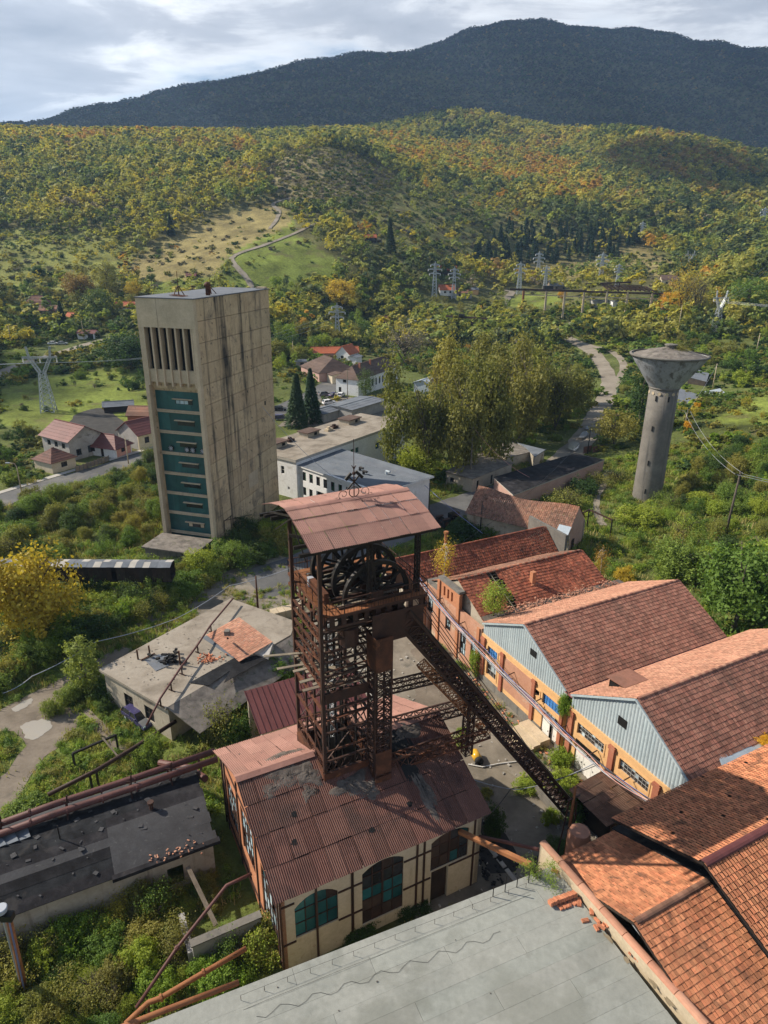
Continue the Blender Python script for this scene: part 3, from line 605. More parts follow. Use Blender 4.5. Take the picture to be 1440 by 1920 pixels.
# arch fillets of the wall above the windows
mb=MB()
for q,ar in ((W1,.75),(W2,.6),(W3,.5)):
    xs=np.linspace(q[0],q[1],9); hz=lambda a: q[3]-ar*abs(2*(a-q[0])/(q[1]-q[0])-1)**2.2
    for a,b in zip(xs[:-1],xs[1:]):
        if min(hz(a),hz(b))<q[3]-.01: mb.add([fo+fd*a+[0,0,hz(a)]-uv(0,.003),fo+fd*b+[0,0,hz(b)]-uv(0,.003),fo+fd*b+[0,0,q[3]+.02]-uv(0,.003),fo+fd*a+[0,0,q[3]+.02]-uv(0,.003)]+[fo+fd*k+[0,0,z]+uv(0,.1) for k,z in ((a,hz(a)),(b,hz(b)))],[(0,1,2,3),(0,4,5,1)])
part('arch_infill',mb,M['plaster_cream'],root)
mb=MB()
for a in (.0,2.55,5.2,5.25+.0,10.4,11.0,15.4): mb.bar(fo+fd*a+[0,0,0]-uv(0,.04),fo+fd*a+[0,0,EAVE-.1]-uv(0,.04),.14,.1,up=uv(0,1))
for a,b,z in ((0,1,2.6),(4.15,6,2.75),(9.3,11.6,2.85),(13.2,16,3.25),(4.15,6,5.4),(9.3,11.6,5.6),(0,1,6.2)): mb.bar(fo+fd*a+[0,0,z]-uv(0,.045),fo+fd*b+[0,0,z]-uv(0,.045),.12,.08,up=uv(0,1))
for a in (.0,.95,4.9,9.6,14.4): mb.bar(lf+LD*a-uv(.05,0),lf+LD*a+[0,0,EAVE+1.5-abs(a-7)*.2]-uv(.05,0),.16,.1,up=uv(1,0))
for z in (1.1,): mb.bar(lf+[0,0,z]-uv(.05,0),lf+LD*LL+[0,0,z]-uv(.05,0),.12,.08,up=uv(1,0))
mb.bar(lf+LD*.9+[0,0,EAVE+.1]-uv(.05,0),lf+LD*(LL/2)+[0,0,EAVE+.2]-uv(.05,0),.12,.08,up=uv(1,0)); mb.bar(lf+LD*(LL/2)+[0,0,EAVE+.2]-uv(.05,0),lf+LD*LL+[0,0,EAVE-.5]-uv(.05,0),.12,.08,up=uv(1,0))
part('steel_framing',mb,M['steel_brown'],root)
DRo=MB(); DRo.box(fo+fd*11.75+[0,0,.05]+uv(0,.2),fd*1.4,uv(0,.06),(0,0,3.2)); part('door',DRo,M['wood_dark'],root)
sl=math.atan2(RIDGE-EAVE,SVM-SV0); SL=math.hypot(RIDGE-EAVE,SVM-SV0)+.25
CS=corr_template(1.05,2.18,7,.03)
fs=lambda v: RIDGE-(RIDGE-EAVE)*abs(v-SVM)/(SVM-SV0)
HFU0,HFU1,HFV0,HFV1=14.2,18.3,36.7,42.2
def shaft_hole_f(a,b): u=SU0-.25+a*(SU1-SU0+.5); v=SVM-b*SL*math.cos(sl); return HFU0-.1<u<HFU1+.1 and v>HFV0-.3
def shaft_hole_b(a,b): u=SU0-.25+a*(SU1-SU0+.5); v=SVM+b*SL*math.cos(sl); return HFU0-.1<u<HFU1+.1 and v<HFV1+.3
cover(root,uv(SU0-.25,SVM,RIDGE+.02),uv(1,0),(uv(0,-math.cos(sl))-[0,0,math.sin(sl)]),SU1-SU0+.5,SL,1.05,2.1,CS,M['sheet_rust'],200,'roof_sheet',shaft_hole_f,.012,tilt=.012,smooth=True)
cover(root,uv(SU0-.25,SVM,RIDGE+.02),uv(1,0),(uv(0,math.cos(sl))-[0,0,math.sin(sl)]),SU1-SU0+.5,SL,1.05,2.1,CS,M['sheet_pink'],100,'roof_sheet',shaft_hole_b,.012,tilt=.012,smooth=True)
mb=MB(); 
for s in (-1,1):
    for a,b in ((SU0-.3,HFU0-.15),(HFU1+.6,SU1+.3)):
        mb.box(uv(a,SVM,RIDGE+.14),uv(b-a,0),uv(0,s*.4)-[0,0,.17],(0,0,.03)) if s>0 else mb.box(uv(a,SVM,RIDGE+.14),uv(0,s*.4)-[0,0,.17],uv(b-a,0),(0,0,.03))
part('ridge_cap',mb,M['sheet_pink'],root)
# roof deck below the sheets, leaving the shaft open
mb=MB()
for a,b,c,d in ((SU0,HFU0-.1,SV0,SVM),(SU0,HFU0-.1,SVM,SV1),(HFU1+.1,SU1,SV0,SVM),(HFU1+.1,SU1,SVM,SV1),(HFU0-.1,HFU1+.1,SV0,HFV0-.35),(HFU0-.1,HFU1+.1,HFV1+.35,SV1)):
    mb.slab([uv(a,c,fs(c)-.06),uv(b,c,fs(c)-.06),uv(b,d,fs(d)-.06),uv(a,d,fs(d)-.06)],.06)
part('roof_deck',mb,M['wood_dark'],root)
# heaps of coal dust washed over the sheets
def heap(u,v,ru,rv,h,seed,ang=0.):
    r=np.random.default_rng(seed); mb=MB(); n,m_=9,26; V=[]
    for i in range(n+1):
        for j in range(m_):
            t=2*math.pi*j/m_; q=(i/n)*(1+.22*math.sin(3*t+seed)+.16*math.sin(5*t+seed*2)+.1*math.sin(9*t+seed*5)+(.13*math.sin(13*t) if i>=n-1 else 0))
            x,y=ru*q*math.cos(t),rv*q*math.sin(t); uu,vv=u+x*math.cos(ang)-y*math.sin(ang),v+x*math.sin(ang)+y*math.cos(ang)
            V.append(uv(uu,vv,fs(vv)+.09+h*(1-(i/n)**2)*(1+r.normal(0,.35))+(r.normal(0,.02) if i<n else -.03)))
    mb.add(V,[(i*m_+j,(i+1)*m_+j,(i+1)*m_+(j+1)%m_,i*m_+(j+1)%m_) for i in range(n) for j in range(m_)]); return mb
for k,(u,v,a,b,h,an,mt) in enumerate([(11.6,37.7,1.5,.75,.05,.1,'coal_dirt'),(10.3,37.2,.9,.45,.04,.3,'coal_dirt'),(13.1,37.3,1.0,.8,.07,-.3,'coal_dirt'),(12.7,36.2,.6,.5,.04,.5,'coal_dirt'),(15.9,35.7,1.5,.75,.10,.0,'coal_dirt'),(17.0,35.0,.8,.6,.06,.4,'coal_dirt'),(20.6,36.6,1.0,2.2,.18,.1,'coal_black'),(20.9,33.7,.55,2.0,.10,.06,'coal_dirt'),(12.2,40.3,1.6,.5,.06,0.,'coal_dirt'),(21.5,37.9,1.6,.7,.14,.2,'coal_dirt')]):
    tag(part('coal_dust',heap(u,v,a,b,h,k+1,an),M[mt],root,True),kind='stuff')
mb=MB(); r_=np.random.default_rng(3)
for k in range(240):
    u,v=r_.uniform(SU0,SU1-1),r_.uniform(SV0+.5,SV1-1)
    if HFU0-.4<u<HFU1+.6 and v>34.5 and v<43: continue
    s=r_.uniform(.03,.14); p=uv(u,v,fs(v)+.06); mb.box(p-s/2,(s,s*.2,0),(-s*.2,s*r_.uniform(.4,1.6),0),(0,0,s*.5))
tag(part('roof_debris',mb,M['coal_dirt'],root),kind='stuff')
for u,v in ((11.2,35.2),(10.6,33.6),(13.2,36.1),(16.,32.6),(19.4,33.2)):
    mb=MB(); mb.prism([(uv(u+.22*math.cos(t)*(1+.4*math.sin(t*3+u)),v+.2*math.sin(t))[:2]) for t in np.linspace(0,6,8)],0,.012)
    mb.v=[(x,y,z+fs(-x*SU+y*CU)+.105) for x,y,z in mb.v]; part('roof_hole',mb,M['dark_void'],root)
# ================================================================ headframe
hf=thing('headframe','rust brown steel winding tower with pink corrugated canopy over four sheave wheels','headframe',uv(16.3,39.4,9.))
TOP=23.6
def hp(u,v,z): return uv(u,v,z)
U0,U1,V0,V1=14.2,18.3,36.7,42.2
def corner(u,v,zb,zt,name='leg',w=.24):
    mb=MB(); s=.09
    mb.ubox(u-w/2,u+w/2,v-w/2,v-w/2+.05,zb,zt); mb.ubox(u-w/2,u-w/2+.05,v-w/2+.05,v+w/2,zb,zt); mb.ubox(u+w/2-.05,u+w/2,v-w/2+.05,v+w/2,zb,zt)
    return part(name,mb,M['steel_brown'],hf)
corner(U0,V0,9.6,29.6); corner(U0,V1,9.1,29.7); corner(U1,V0,9.8,TOP); corner(U1,V1,9.0,TOP)
def girder(p,q,h=.9,n=6,m='steel_brown',ch=.14,br=.07,name='girder'):
    mb=MB(); lattice(mb,p,q,Z3,.1,n,ch,br,False,h); return part(name,mb,M[m],hf)
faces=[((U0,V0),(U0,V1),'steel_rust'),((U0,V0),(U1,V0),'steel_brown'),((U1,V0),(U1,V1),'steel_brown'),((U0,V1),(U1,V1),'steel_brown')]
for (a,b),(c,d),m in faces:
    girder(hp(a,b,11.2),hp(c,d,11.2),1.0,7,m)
    for z,h in ((14.2,.0),(16.2,.0),(18.6,.9),(20.6,.8),(22.2,.7)):
        if h: girder(hp(a,b,z),hp(c,d,z),h,5,m)
        else:
            mb=MB(); mb.bar(hp(a,b,z),hp(c,d,z),.2,.12); part('beam',mb,M[m],hf)
    mb=MB()
    for z0,z1 in ((11.7,16.2),(18.9,20.3)):
        mb.bar(hp(a,b,z0),hp(c,d,z1),.09,.04); mb.bar(hp(a,b,z1),hp(c,d,z0),.09,.04)
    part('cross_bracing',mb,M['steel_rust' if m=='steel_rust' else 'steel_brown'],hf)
for z in (17.,):                                           # heavy plate beam on the front and rotten planks of the landing
    mb=MB(); mb.ubox(U0+.1,U1-.2,V0-.2,V0-.05,z-.1,z+.75); part('plate_girder',mb,M['steel_brown'],hf)
for k in range(11):
    v=V0+.3+k*.46; mb=MB(); x0=U0-(.9 if k in(1,3,6) else .0)-rng.uniform(0,.3); x1=rng.uniform(U0+2.,U1)
    mb.bar(hp(x0,v,17.9+rng.normal(0,.06)),hp(x1,v+rng.normal(0,.12),17.9+rng.normal(0,.1)),.28,.06); part('plank',mb,M['wood_grey'],hf)
mb=MB(); mb.bar(hp(U0-2.6,V1-.5,18.6),hp(U0+.6,V1-1.,18.3),.25,.07); mb.bar(hp(U0-2.,V1-1.6,18.),hp(U0+.8,V1-1.9,17.9),.25,.07); part('plank',mb,M['wood_grey'],hf)
# guides and ladders inside
for i,(u,v) in enumerate([(15.1,38.),(15.1,40.9),(16.2,38.),(16.2,40.9),(17.3,38.),(17.3,40.9),(16.2,39.4),(15.1,39.4),(14.25,38.5),(14.25,40.3),(17.9,39.4)]):
    mb=MB(); mb.ubox(u-.07,u+.07,v-.07,v+.07,3,TOP-.2); part('guide_rail',mb,M['steel_dark' if i<8 else 'steel_brown'],hf)
mb=MB(); lattice(mb,hp(16.9,41.7,9.5),hp(16.9,41.7,20),uv(1,0),.5,22,.07,.05); part('ladder',mb,M['galvanised'],hf)
for z in np.arange(11.3,23,3.1):
    for v in (38.,40.9): part('inner_beam',MB().bar(hp(U0,v,z),hp(U1,v,z),.1,.1),M['steel_brown'],hf)
    for u in (15.1,17.3): part('inner_beam',MB().bar(hp(u,V0,z),hp(u,V1,z),.1,.1),M['steel_brown'],hf)
for z,t in ((12.6,.3),(15.3,.25),(19.4,.3)):
    mb=MB(); mb.bar(hp(U0,V0,z),hp(U1,V0,z+.1),.09,.09); part('handrail',mb,M['steel_rust'],hf)
# base frame around the shaft opening
mb=MB(); mb.ubox(U0-.15,U1-.6,V0-.16,V0-.02,9.5,10.75); mb.ubox(U0-.16,U0-.02,V0,V1,8.9,10.9); mb.ubox(U0-.15,U1,V1+.02,V1+.16,8.9,10.3); mb.ubox(U1+.02,U1+.16,V0-1.4,V1,8.6,10.4)
mb.ubox(17.62,17.74,35.3,V0,8.4,10.2); mb.ubox(17.62,18.9,35.2,35.32,8.3,10.0)
part('base_frame',mb,M['steel_rust'],hf)
# lattice column in front, rising to the strut head
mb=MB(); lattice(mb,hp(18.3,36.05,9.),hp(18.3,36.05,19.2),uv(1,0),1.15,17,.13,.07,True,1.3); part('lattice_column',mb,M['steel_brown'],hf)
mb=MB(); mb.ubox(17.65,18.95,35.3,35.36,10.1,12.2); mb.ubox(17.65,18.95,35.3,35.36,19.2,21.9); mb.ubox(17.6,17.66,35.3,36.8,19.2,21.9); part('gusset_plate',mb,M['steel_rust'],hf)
mb=MB(); mb.ubox(17.6,21.6,35.8,35.88,21.2,23.5); mb.ubox(17.6,21.6,39.4,39.48,21.2,23.5); part('gusset_plate',mb,M['steel_brown'],hf)
mb=MB(); mb.lathe(hp(16.4,37.2,21.),[(.05,0),(.75,.1),(.75,1.4),(.05,1.5)],14); part('rope_drum',mb,M['steel_brown'],hf)
# inclined strut: twin girders, stair with rails
SA0,SA1=np.array([20.0,36.1,22.9]),np.array([35.3,33.0,1.2]); SB0,SB1=SA0+[0,3.,0],SA1+[0,3.,.6]
def su_(p): return uv(*p)
sdir=unit(su_(SA1)-su_(SA0)); sside=unit(np.cross(sdir,Z3)); snorm=np.cross(sside,sdir)
for p,q,nm in ((SA0,SA1,'strut_leg'),(SB0,SB1,'strut_leg')):
    mb=MB(); lattice(mb,su_(p),su_(q),snorm,.5,34,.17,.09,True,1.15); part(nm,mb,M['steel_brown'],hf)
mb=MB(); a0,a1,b0,b1=map(su_,(SA0,SA1,SB0,SB1)); n=11
for i in range(n):
    s,e=i/n,(i+1)/n
    mb.bar(a0+(a1-a0)*s,b0+(b1-b0)*e,.16,.1,up=snorm); mb.bar(b0+(b1-b0)*s,a0+(a1-a0)*e,.16,.1,up=snorm); mb.bar(a0+(a1-a0)*s,b0+(b1-b0)*s,.2,.14,up=snorm)
part('strut_bracing',mb,M['steel_brown'],hf)
for w,k in ((SA0,SA1),(SB0,SB1)):
    p,q=su_(w)-snorm*-.7,su_(k)-snorm*-.7; mb=MB(); mb.bar(p,q,.42,.1,up=snorm); part('chord_plate',mb,M['steel_dark'],hf)
mb=MB(); t0,t1=.44,.5
for t in (.47,): 
    c=a0+(a1-a0)*t; d=b0+(b1-b0)*t
mb.box(c-sdir*1.3+snorm*.66,sdir*2.6,(d-c),snorm*.05); part('gusset_plate',mb,M['steel_rust'],hf)
mb=MB(); lattice(mb,hp(19,36.3,9.9),su_(SA0+(SA1-SA0)*.47)-[0,0,1.3],Z3,.7,10,.12,.07,True,1.0); part('tie_girder',mb,M['steel_rust'],hf)
mb=MB(); lattice(mb,hp(18.9,40.,10.2),su_(SB0+(SB1-SB0)*.47)-[0,0,1.3],Z3,.7,10,.12,.07,True,1.0); part('tie_girder',mb,M['steel_brown'],hf)
mb=MB(); lattice(mb,hp(18.9,37.,16.4),su_(SA0+(SA1-SA0)*.22)-[0,0,.8],Z3,.5,5,.1,.06,True,.8); part('tie_girder',mb,M['steel_brown'],hf)
mb=MB(); lattice(mb,su_(SA0+(SA1-SA0)*.36)-[0,0,5.6],su_(SA0+(SA1-SA0)*.36)-[0,0,.6],uv(1,0),.6,7,.11,.06,True,.6); part('hanger_column',mb,M['steel_brown'],hf)
mb=MB(); lattice(mb,su_(SA0+(SA1-SA0)*.1)-[0,0,2.1],su_(SA0+(SA1-SA0)*.47)-[0,0,1.5],snorm,.3,16,.09,.06,True,.7); part('lower_chord',mb,M['steel_orange'],hf)
# stair beside the strut
st0,st1=SB0+[.2,.9,-.2],SB0+(SB1-SB0)*.52+[0,.9,-.2]; mb=MB(); mb.bar(su_(st0)-sside*.0,su_(st1),.08,.22); mb.bar(su_(st0)+uv(0,.8),su_(st1)+uv(0,.8),.08,.22)
for t in np.linspace(0,1,42): p=su_(st0)+(su_(st1)-su_(st0))*t; mb.box(p,uv(.26,0),uv(0,.8),(0,0,.04))
part('stair',mb,M['steel_brown'],hf)
def railing(pts,h,nm,m,rails=(1.,.55),post=1.1,w=.05,pick=0.):
    mb=MB()
    for p,q in zip(pts[:-1],pts[1:]):
        p,q=np.asarray(p),np.asarray(q); L=np.linalg.norm(q-p); n=max(1,round(L/post))
        for r in rails: mb.bar(p+[0,0,h*r],q+[0,0,h*r],w,w)
        for i in range(n+1): c=p+(q-p)*i/n; mb.bar(c,c+[0,0,h],w,w,up=(1,0,0))
        if pick:
            for i in range(int(L/pick)): c=p+(q-p)*(i*pick/L); mb.bar(c,c+[0,0,h],.022,.022,up=(1,0,0))
    return part(nm,mb,m,hf)
railing([su_(st0)+uv(0,.85),su_(st1)+uv(0,.85),su_(st1)+uv(1.3,.85)],1.05,'stair_railing',M['steel_brown'],(1.,.7,.4),1.5); railing([su_(st0),su_(st1)],1.05,'stair_railing',M['steel_brown'],(1.,.55),1.5)
mb=MB(); mb.box(su_(st1)+uv(0,-.1),uv(1.4,0),uv(0,1.1),(0,0,.05)); part('stair_landing',mb,M['steel_brown'],hf)
# platform
PU0,PU1,PV0,PV1,PZ=14.45,22.1,36.25,43.7,24.
mb=MB(); mb.ubox(PU0,PU1,PV0,PV0+.9,PZ-.06,PZ); mb.ubox(PU0,PU1,PV1-.7,PV1,PZ-.06,PZ); mb.ubox(PU0,PU0+1.1,PV0+.9,PV1-.7,PZ-.06,PZ); mb.ubox(PU1-1.2,PU1,PV0+.9,PV1-.7,PZ-.06,PZ); part('deck',mb,M['steel_orange'],hf)
for k in range(16):
    v=PV0+1.+k*.36; 
    if k%4==2: continue
    mb=MB(); mb.ubox(PU0+1.1+rng.uniform(0,1.2),PU1-1.2-rng.uniform(0,2.5),v,v+.22,PZ-.05,PZ+.01); part('deck_plank',mb,M['wood_grey'],hf)
for p,q,m in (((PU0,PV0),(PU1,PV0),'steel_brown'),((PU0,PV0),(PU0,PV1),'steel_rust'),((PU0,PV1),(PU1,PV1),'steel_brown'),((PU1,PV0),(PU1,PV1),'steel_brown')):
    mb=MB(); P0,P1=hp(*p,PZ-.5),hp(*q,PZ-.5); L=np.linalg.norm(P1-P0); d=unit(P1-P0); n=int(L/.85)
    mb.bar(P0+[0,0,.38],P1+[0,0,.38],.12,.2); mb.bar(P0-[0,0,.42],P1-[0,0,.42],.12,.2)
    for i in range(n): c=P0+d*(i+.25)*L/n; mb.bar(c,c+d*.42*L/n,.06,.66)
    part('edge_girder',mb,M[m],hf)
railing([hp(PU0,PV0,PZ),hp(PU1,PV0,PZ),hp(PU1,PV1,PZ)],1.05,'railing',M['steel_brown'],(1.,.55),1.2,.05,.22); railing([hp(PU0,PV0,PZ),hp(PU0,PV1,PZ),hp(PU0+3,PV1,PZ)],1.05,'railing',M['steel_rust'],(1.,.55),1.2,.05,.22)
mb=MB(); mb.ubox(15.,15.35,38.,40.6,PZ,PZ+.75); part('rope_box',mb,M['steel_rust'],hf)
mb=MB(); mb.ubox(14.95,15.35,40.7,41.1,PZ,PZ+.7); part('switch_box',mb,M['cable_grey'],hf)
# sheave wheels
def wheel(u,v,z,R):
    c=hp(u,v,z); ax=uv(0,1); e1=uv(1,0); rim=MB(); n=44
    for r,w in ((R,.30),(R-.16,.2)):
        pr=[(r,-w/2),(r,w/2),(r-.15,w/2),(r-.15,-w/2)]; V=[c+(e1*math.cos(t)+Z3*math.sin(t))*a+ax*b for t in np.linspace(0,2*math.pi,n,endpoint=False) for a,b in pr]
        rim.add(V,[(i*4+j,i*4+(j+1)%4,((i+1)%n)*4+(j+1)%4,((i+1)%n)*4+j) for i in range(n) for j in range(4)])
    w=part('sheave_wheel',rim,M['steel_dark'],hf)
    hub=MB(); hub.tube([c-ax*.35,c+ax*.35],.34,14); part('hub',hub,M['steel_dark'],w)
    for k in range(12):
        t=math.pi*2*k/12+.1; d=e1*math.cos(t)+Z3*math.sin(t); mb=MB(); mb.bar(c+d*.3+ax*.12*(-1)**k,c+d*(R-.2),.17,.1,up=ax); part('spoke',mb,M['steel_dark'],w)
for v,zz,uu in ((37.5,24.2,18.7),(38.9,24.9,18.5),(40.5,24.9,18.1),(41.6,24.9,18.)): wheel(uu,v,zz,2.55)
for v in (38.2,41.05): mb=MB(); mb.tube([hp(18.4,v-1.3,24.6),hp(18.4,v+1.3,24.6)],.14,10); part('axle',mb,M['steel_dark'],hf)
for v in (36.9,38.25,39.7,41.1,42.5): mb=MB(); mb.ubox(15.6,21.2,v-.09,v+.09,PZ-.3,PZ+.12); mb.ubox(17.9,18.9,v-.12,v+.12,PZ+.12,PZ+.7); part('bearing_beam',mb,M['steel_brown'],hf)
for v in (37.5,38.9,40.5,41.6): cable('winding_rope',[hp(20.9,v,25.6),hp(33.,v-1.6,6.)],.03,M['cable_black'],'dark winding rope running from sheave wheel %s down the inclined strut'%{37.5:'nearest the railing',38.9:'second from the front',40.5:'third from the front',41.6:'farthest back'}[v],0,group='winding ropes')
# canopy posts and roof
for u,v in ((17.9,36.9),(21.6,36.9),(21.6,42.9),(17.9,42.9)):
    mb=MB(); lattice(mb,hp(u,v,PZ),hp(u,v,29.4),uv(1,0),.26,12,.07,.035); part('canopy_post',mb,M['steel_dark'],hf)
for v,z in ((35.9,29.2),(36.9,29.35),(42.9,29.3),(44.,29.)):
    mb=MB(); mb.ubox(12.6,22.1,v-.09,v+.09,z-.3,z-.08); part('canopy_beam',mb,M['steel_dark'],hf)
for u in (13.4,14.3,17.9,21.6):
    mb=MB(); 
    mb.bar(hp(u,35.2,29.35),hp(u,39.4,30.25),.12,.12); mb.bar(hp(u,39.4,30.25),hp(u,44.1,28.9),.12,.12); mb.bar(hp(u,36.9,28.),hp(u,39.4,30.1),.08,.08); mb.bar(hp(u,42.9,28.),hp(u,39.4,30.1),.08,.08); part('rafter',mb,M['steel_dark'],hf)
mb=MB(); mb.bar(hp(21.6,36.9,28.3),hp(20.6,36.9,29.3),.09); mb.bar(hp(21.6,36.9,28.3),hp(22.5,36.9,29.3),.09); mb.bar(hp(12.9,42.3,29.1),hp(U0,42.3,29.1),.2,.26); mb.bar(hp(13.6,40.6,28.4),hp(U0+1.5,38.,28.4),.14,.2); part('knee_brace',mb,M['steel_dark'],hf)
CC=corr_template(.76,1.62,6,.036)
RU0,RL=12.95,9.15; yy=[39.4,37.95,36.45,34.85]; zz=[30.75,30.52,30.13,29.55]
for i in range(3):
    d=uv(0,yy[i+1]-yy[i])+[0,0,zz[i+1]-zz[i]]; cover(hf,uv(RU0,yy[i],zz[i]+.03*(i==0)),uv(1,0),d,RL,np.linalg.norm(d),.76,9,(CC[0]*[1,np.linalg.norm(d)*1.03/1.62,1],CC[1]),M['sheet_pink'],30,'roof_sheet',None,.012,tilt=.01,smooth=True)
yb=[39.4,41.,42.6,44.3]; zb=[30.75,30.52,30.08,29.4]
for i in range(3):
    d=uv(0,yb[i+1]-yb[i])+[0,0,zb[i+1]-zb[i]]; cover(hf,uv(RU0,yb[i],zb[i]+.03*(i==0)),uv(1,0),d,RL,np.linalg.norm(d),.76,9,(CC[0]*[1,np.linalg.norm(d)*1.03/1.62,1],CC[1]),M['sheet_pink'],30,'roof_sheet',None,.012,tilt=.01,smooth=True)
for k in range(12):
    mb=MB(); u=RU0+k*RL/12; V=[]; n=5
    for uu in (u+.0,u+RL/12*1.02):
        for t in np.linspace(-1,1,n): V.append(uv(uu,39.4+t*.34,30.90+(.02 if uu>u else 0.)-.09*t*t))
    mb.add(V,[(j,n+j,n+j+1,j+1) for j in range(n-1)]); part('ridge_tile',mb,M['sheet_pink'],hf,True)
# crest: crossed hammers, ring, scrolls and mast
crest=thing('roof_crest','wrought iron crest of crossed hammers with ring and scrolls on canopy ridge','crest',uv(17.95,39.4,30.8))
c0=uv(17.95,39.4,30.85); eu=uv(1,0)
def cp_(x,z): return c0+eu*x+Z3*z
mb=MB(); mb.tube([cp_(0,0),cp_(0,2.2)],.045,6); mb.tube([cp_(0,2.2),cp_(0,4.1)],.022,5); part('mast',mb,M['steel_brown'],crest)
mb=MB(); mb.lathe(cp_(0,1.72),[(.01,-.13),(.1,-.09),(.13,0),(.1,.09),(.01,.13)],10); part('ball',mb,M['steel_brown'],crest)
mb=MB(); mb.bar(cp_(0,2.),cp_(-.16,2.3),.05,.05); mb.bar(cp_(0,2.),cp_(.14,2.25),.05,.05); part('fork',mb,M['steel_brown'],crest)
for s in (-1,1):
    mb=MB(); mb.bar(cp_(-.5*s,.62),cp_(.42*s,1.55),.1,.06,up=uv(0,1)); d=unit(cp_(.92*s,.93)-c0)
    p=cp_(.42*s,1.55); q=unit(np.cross(d,uv(0,1))); mb.bar(p-q*.3,p+q*(.3 if s<0 else .42),.2,.14,up=uv(0,1)); part('hammer',mb,M['steel_dark'],crest)
mb=MB(); mb.tube([cp_(.36*math.cos(t),.4+.36*math.sin(t)) for t in np.linspace(0,2*math.pi,25)],.035,5); part('ring',mb,M['steel_brown'],crest)
for s in (-1,1):
    mb=MB(); pts=[]
    for t in np.linspace(0,1,40): r=.42*(1-t*.78); a=-1.9+t*8.2; pts.append(cp_(s*(.78+r*math.cos(a)*1.),.32+r*math.sin(a)))
    mb.tube([cp_(s*.05,.02)]+pts,.022,5); mb.tube([cp_(s*1.0,.1),cp_(s*1.3,-.02),cp_(s*1.35,.16),cp_(s*1.2,.15)],.02,5); part('scroll',mb,M['steel_brown'],crest)
# things at the strut's foot
mb=MB(); mb.ubox(34.6,36.3,32.4,36.6,-.2,.9); solo('strut_footing',mb,M['grey_concrete'],'grey concrete footing under the lower end of headframe strut','footing')
# ================================================================ concrete shaft tower
TN=P(410,1040); ez=R_(74.); e1=np.array([math.cos(ez),math.sin(ez),0]); e2=np.array([-e1[1],e1[0],0])   # e1: along the right-hand face, e2: along the face with green panels
TL,TW,TH=23.6,9.3,39.4
tw=thing('concrete_tower','tall beige concrete winding tower with dark rain streaks and teal panelled bays','tower',TN)
def tp(a,b,z): return TN+e1*a+e2*b+Z3*z
lifts=np.linspace(0,TH,14)
lab={3:None}
for i in range(13):
    z0,z1=lifts[i]+.035,lifts[i+1]-.035
    cuts=[0,6.5+1.5*((i*7)%3),14.5+1.2*((i*5)%3),TL]
    for a,b in zip(cuts[:-1],cuts[1:]):
        part('wall_panel',MB().box(tp(a+.025,0,z0),e1*(b-a-.05),e2*.5,(0,0,z1-z0)),M['tower_concrete'],tw)
    part('wall_panel',MB().box(tp(TL-.5,.512,z0),e1*.5,e2*(TW-1.024),(0,0,z1-z0)),M['tower_concrete'],tw)
    part('wall_panel',MB().box(tp(0,TW-.5,z0),e1*TL,e2*.5,(0,0,z1-z0)),M['tower_concrete'],tw)
part('core_wall',MB().box(tp(.6,.5,0),e1*(TL-1.2),e2*(TW-1.),(0,0,TH-.4)).box(tp(.1,.48,0),e1*.5,e2*.04,(0,0,TH-.4)),M['tower_concrete'],tw)
# face with panels: side piers, recessed teal bays, slabs
for b in (0.5,TW-.95): pass
part('pier',MB().box(tp(-.75,TW-.62,0),e1*.74,e2*.6,(0,0,TH-4.)),M['pale_concrete'],tw)
part('pier',MB().box(tp(-.75,.02,0),e1*.74,e2*.55,(0,0,TH-4.)),M['pale_concrete'],tw)
zb=[0.2,3.2,6.55,9.9,13.2,16.5,19.9,23.2,26.5]; RD=.55
part('head_wall',MB().box(tp(-.75,0,TH-4.),e1*.74,e2*TW,(0,0,4.)),M['pale_concrete'],tw)
for i in range(8):
    z0,z1=zb[i],zb[i+1]-.44
    for k in range(4):
        b0=.6+k*(TW-1.24)/4; part('teal_panel',MB().box(tp(RD,b0+.01,z0+.02),e1*.03,e2*((TW-1.24)/4-.02),(0,0,z1-z0-.04)),M['teal_panel'],tw)
    if i<7:
        s=part('floor_band',MB().box(tp(RD-.22,.58,z1),e1*.25,e2*(TW-1.2),(0,0,.11)).box(tp(RD-.08,.58,z1+.11),e1*.11,e2*(TW-1.2),(0,0,.22)).box(tp(RD-.22,.58,z1+.33),e1*.25,e2*(TW-1.2),(0,0,.11)),M['pale_concrete'],tw)
    if i>0:
        part('window_hood',MB().box(tp(RD-.36,2.3,z0+1.66),e1*.37,e2*3.4,(0,0,.13)),M['pale_concrete'],tw)
        w=part('window',MB().box(tp(RD-.06,2.4,z0+.95),e1*.05,e2*2.9,(0,0,.62)),M['glass_dark'],tw)
        if i in (1,7):
            for k in range(4):
                if rng.random()<.8: part('pane',MB().box(tp(RD-.09,2.45+k*.7,z0+1.),e1*.03,e2*.6,(0,0,.5)),M['pale_concrete' if i==1 else 'glass_pale'],w)
for b in (.9,2.6,3.6,6.4):
    mb=MB(); c=tp(RD-.1,b+.4,zb[5]+.62); mb.tube([c,c-e1*.22],.42,16); f=part('fan',mb,M['steel_dark'],tw)
    for k in range(4): d=e2*math.cos(k*math.pi/4+.3)+Z3*math.sin(k*math.pi/4+.3); part('fan_blade',MB().bar(c-e1*.24-d*.38,c-e1*.24+d*.38,.09,.03,up=e1),M['cable_grey'],f)
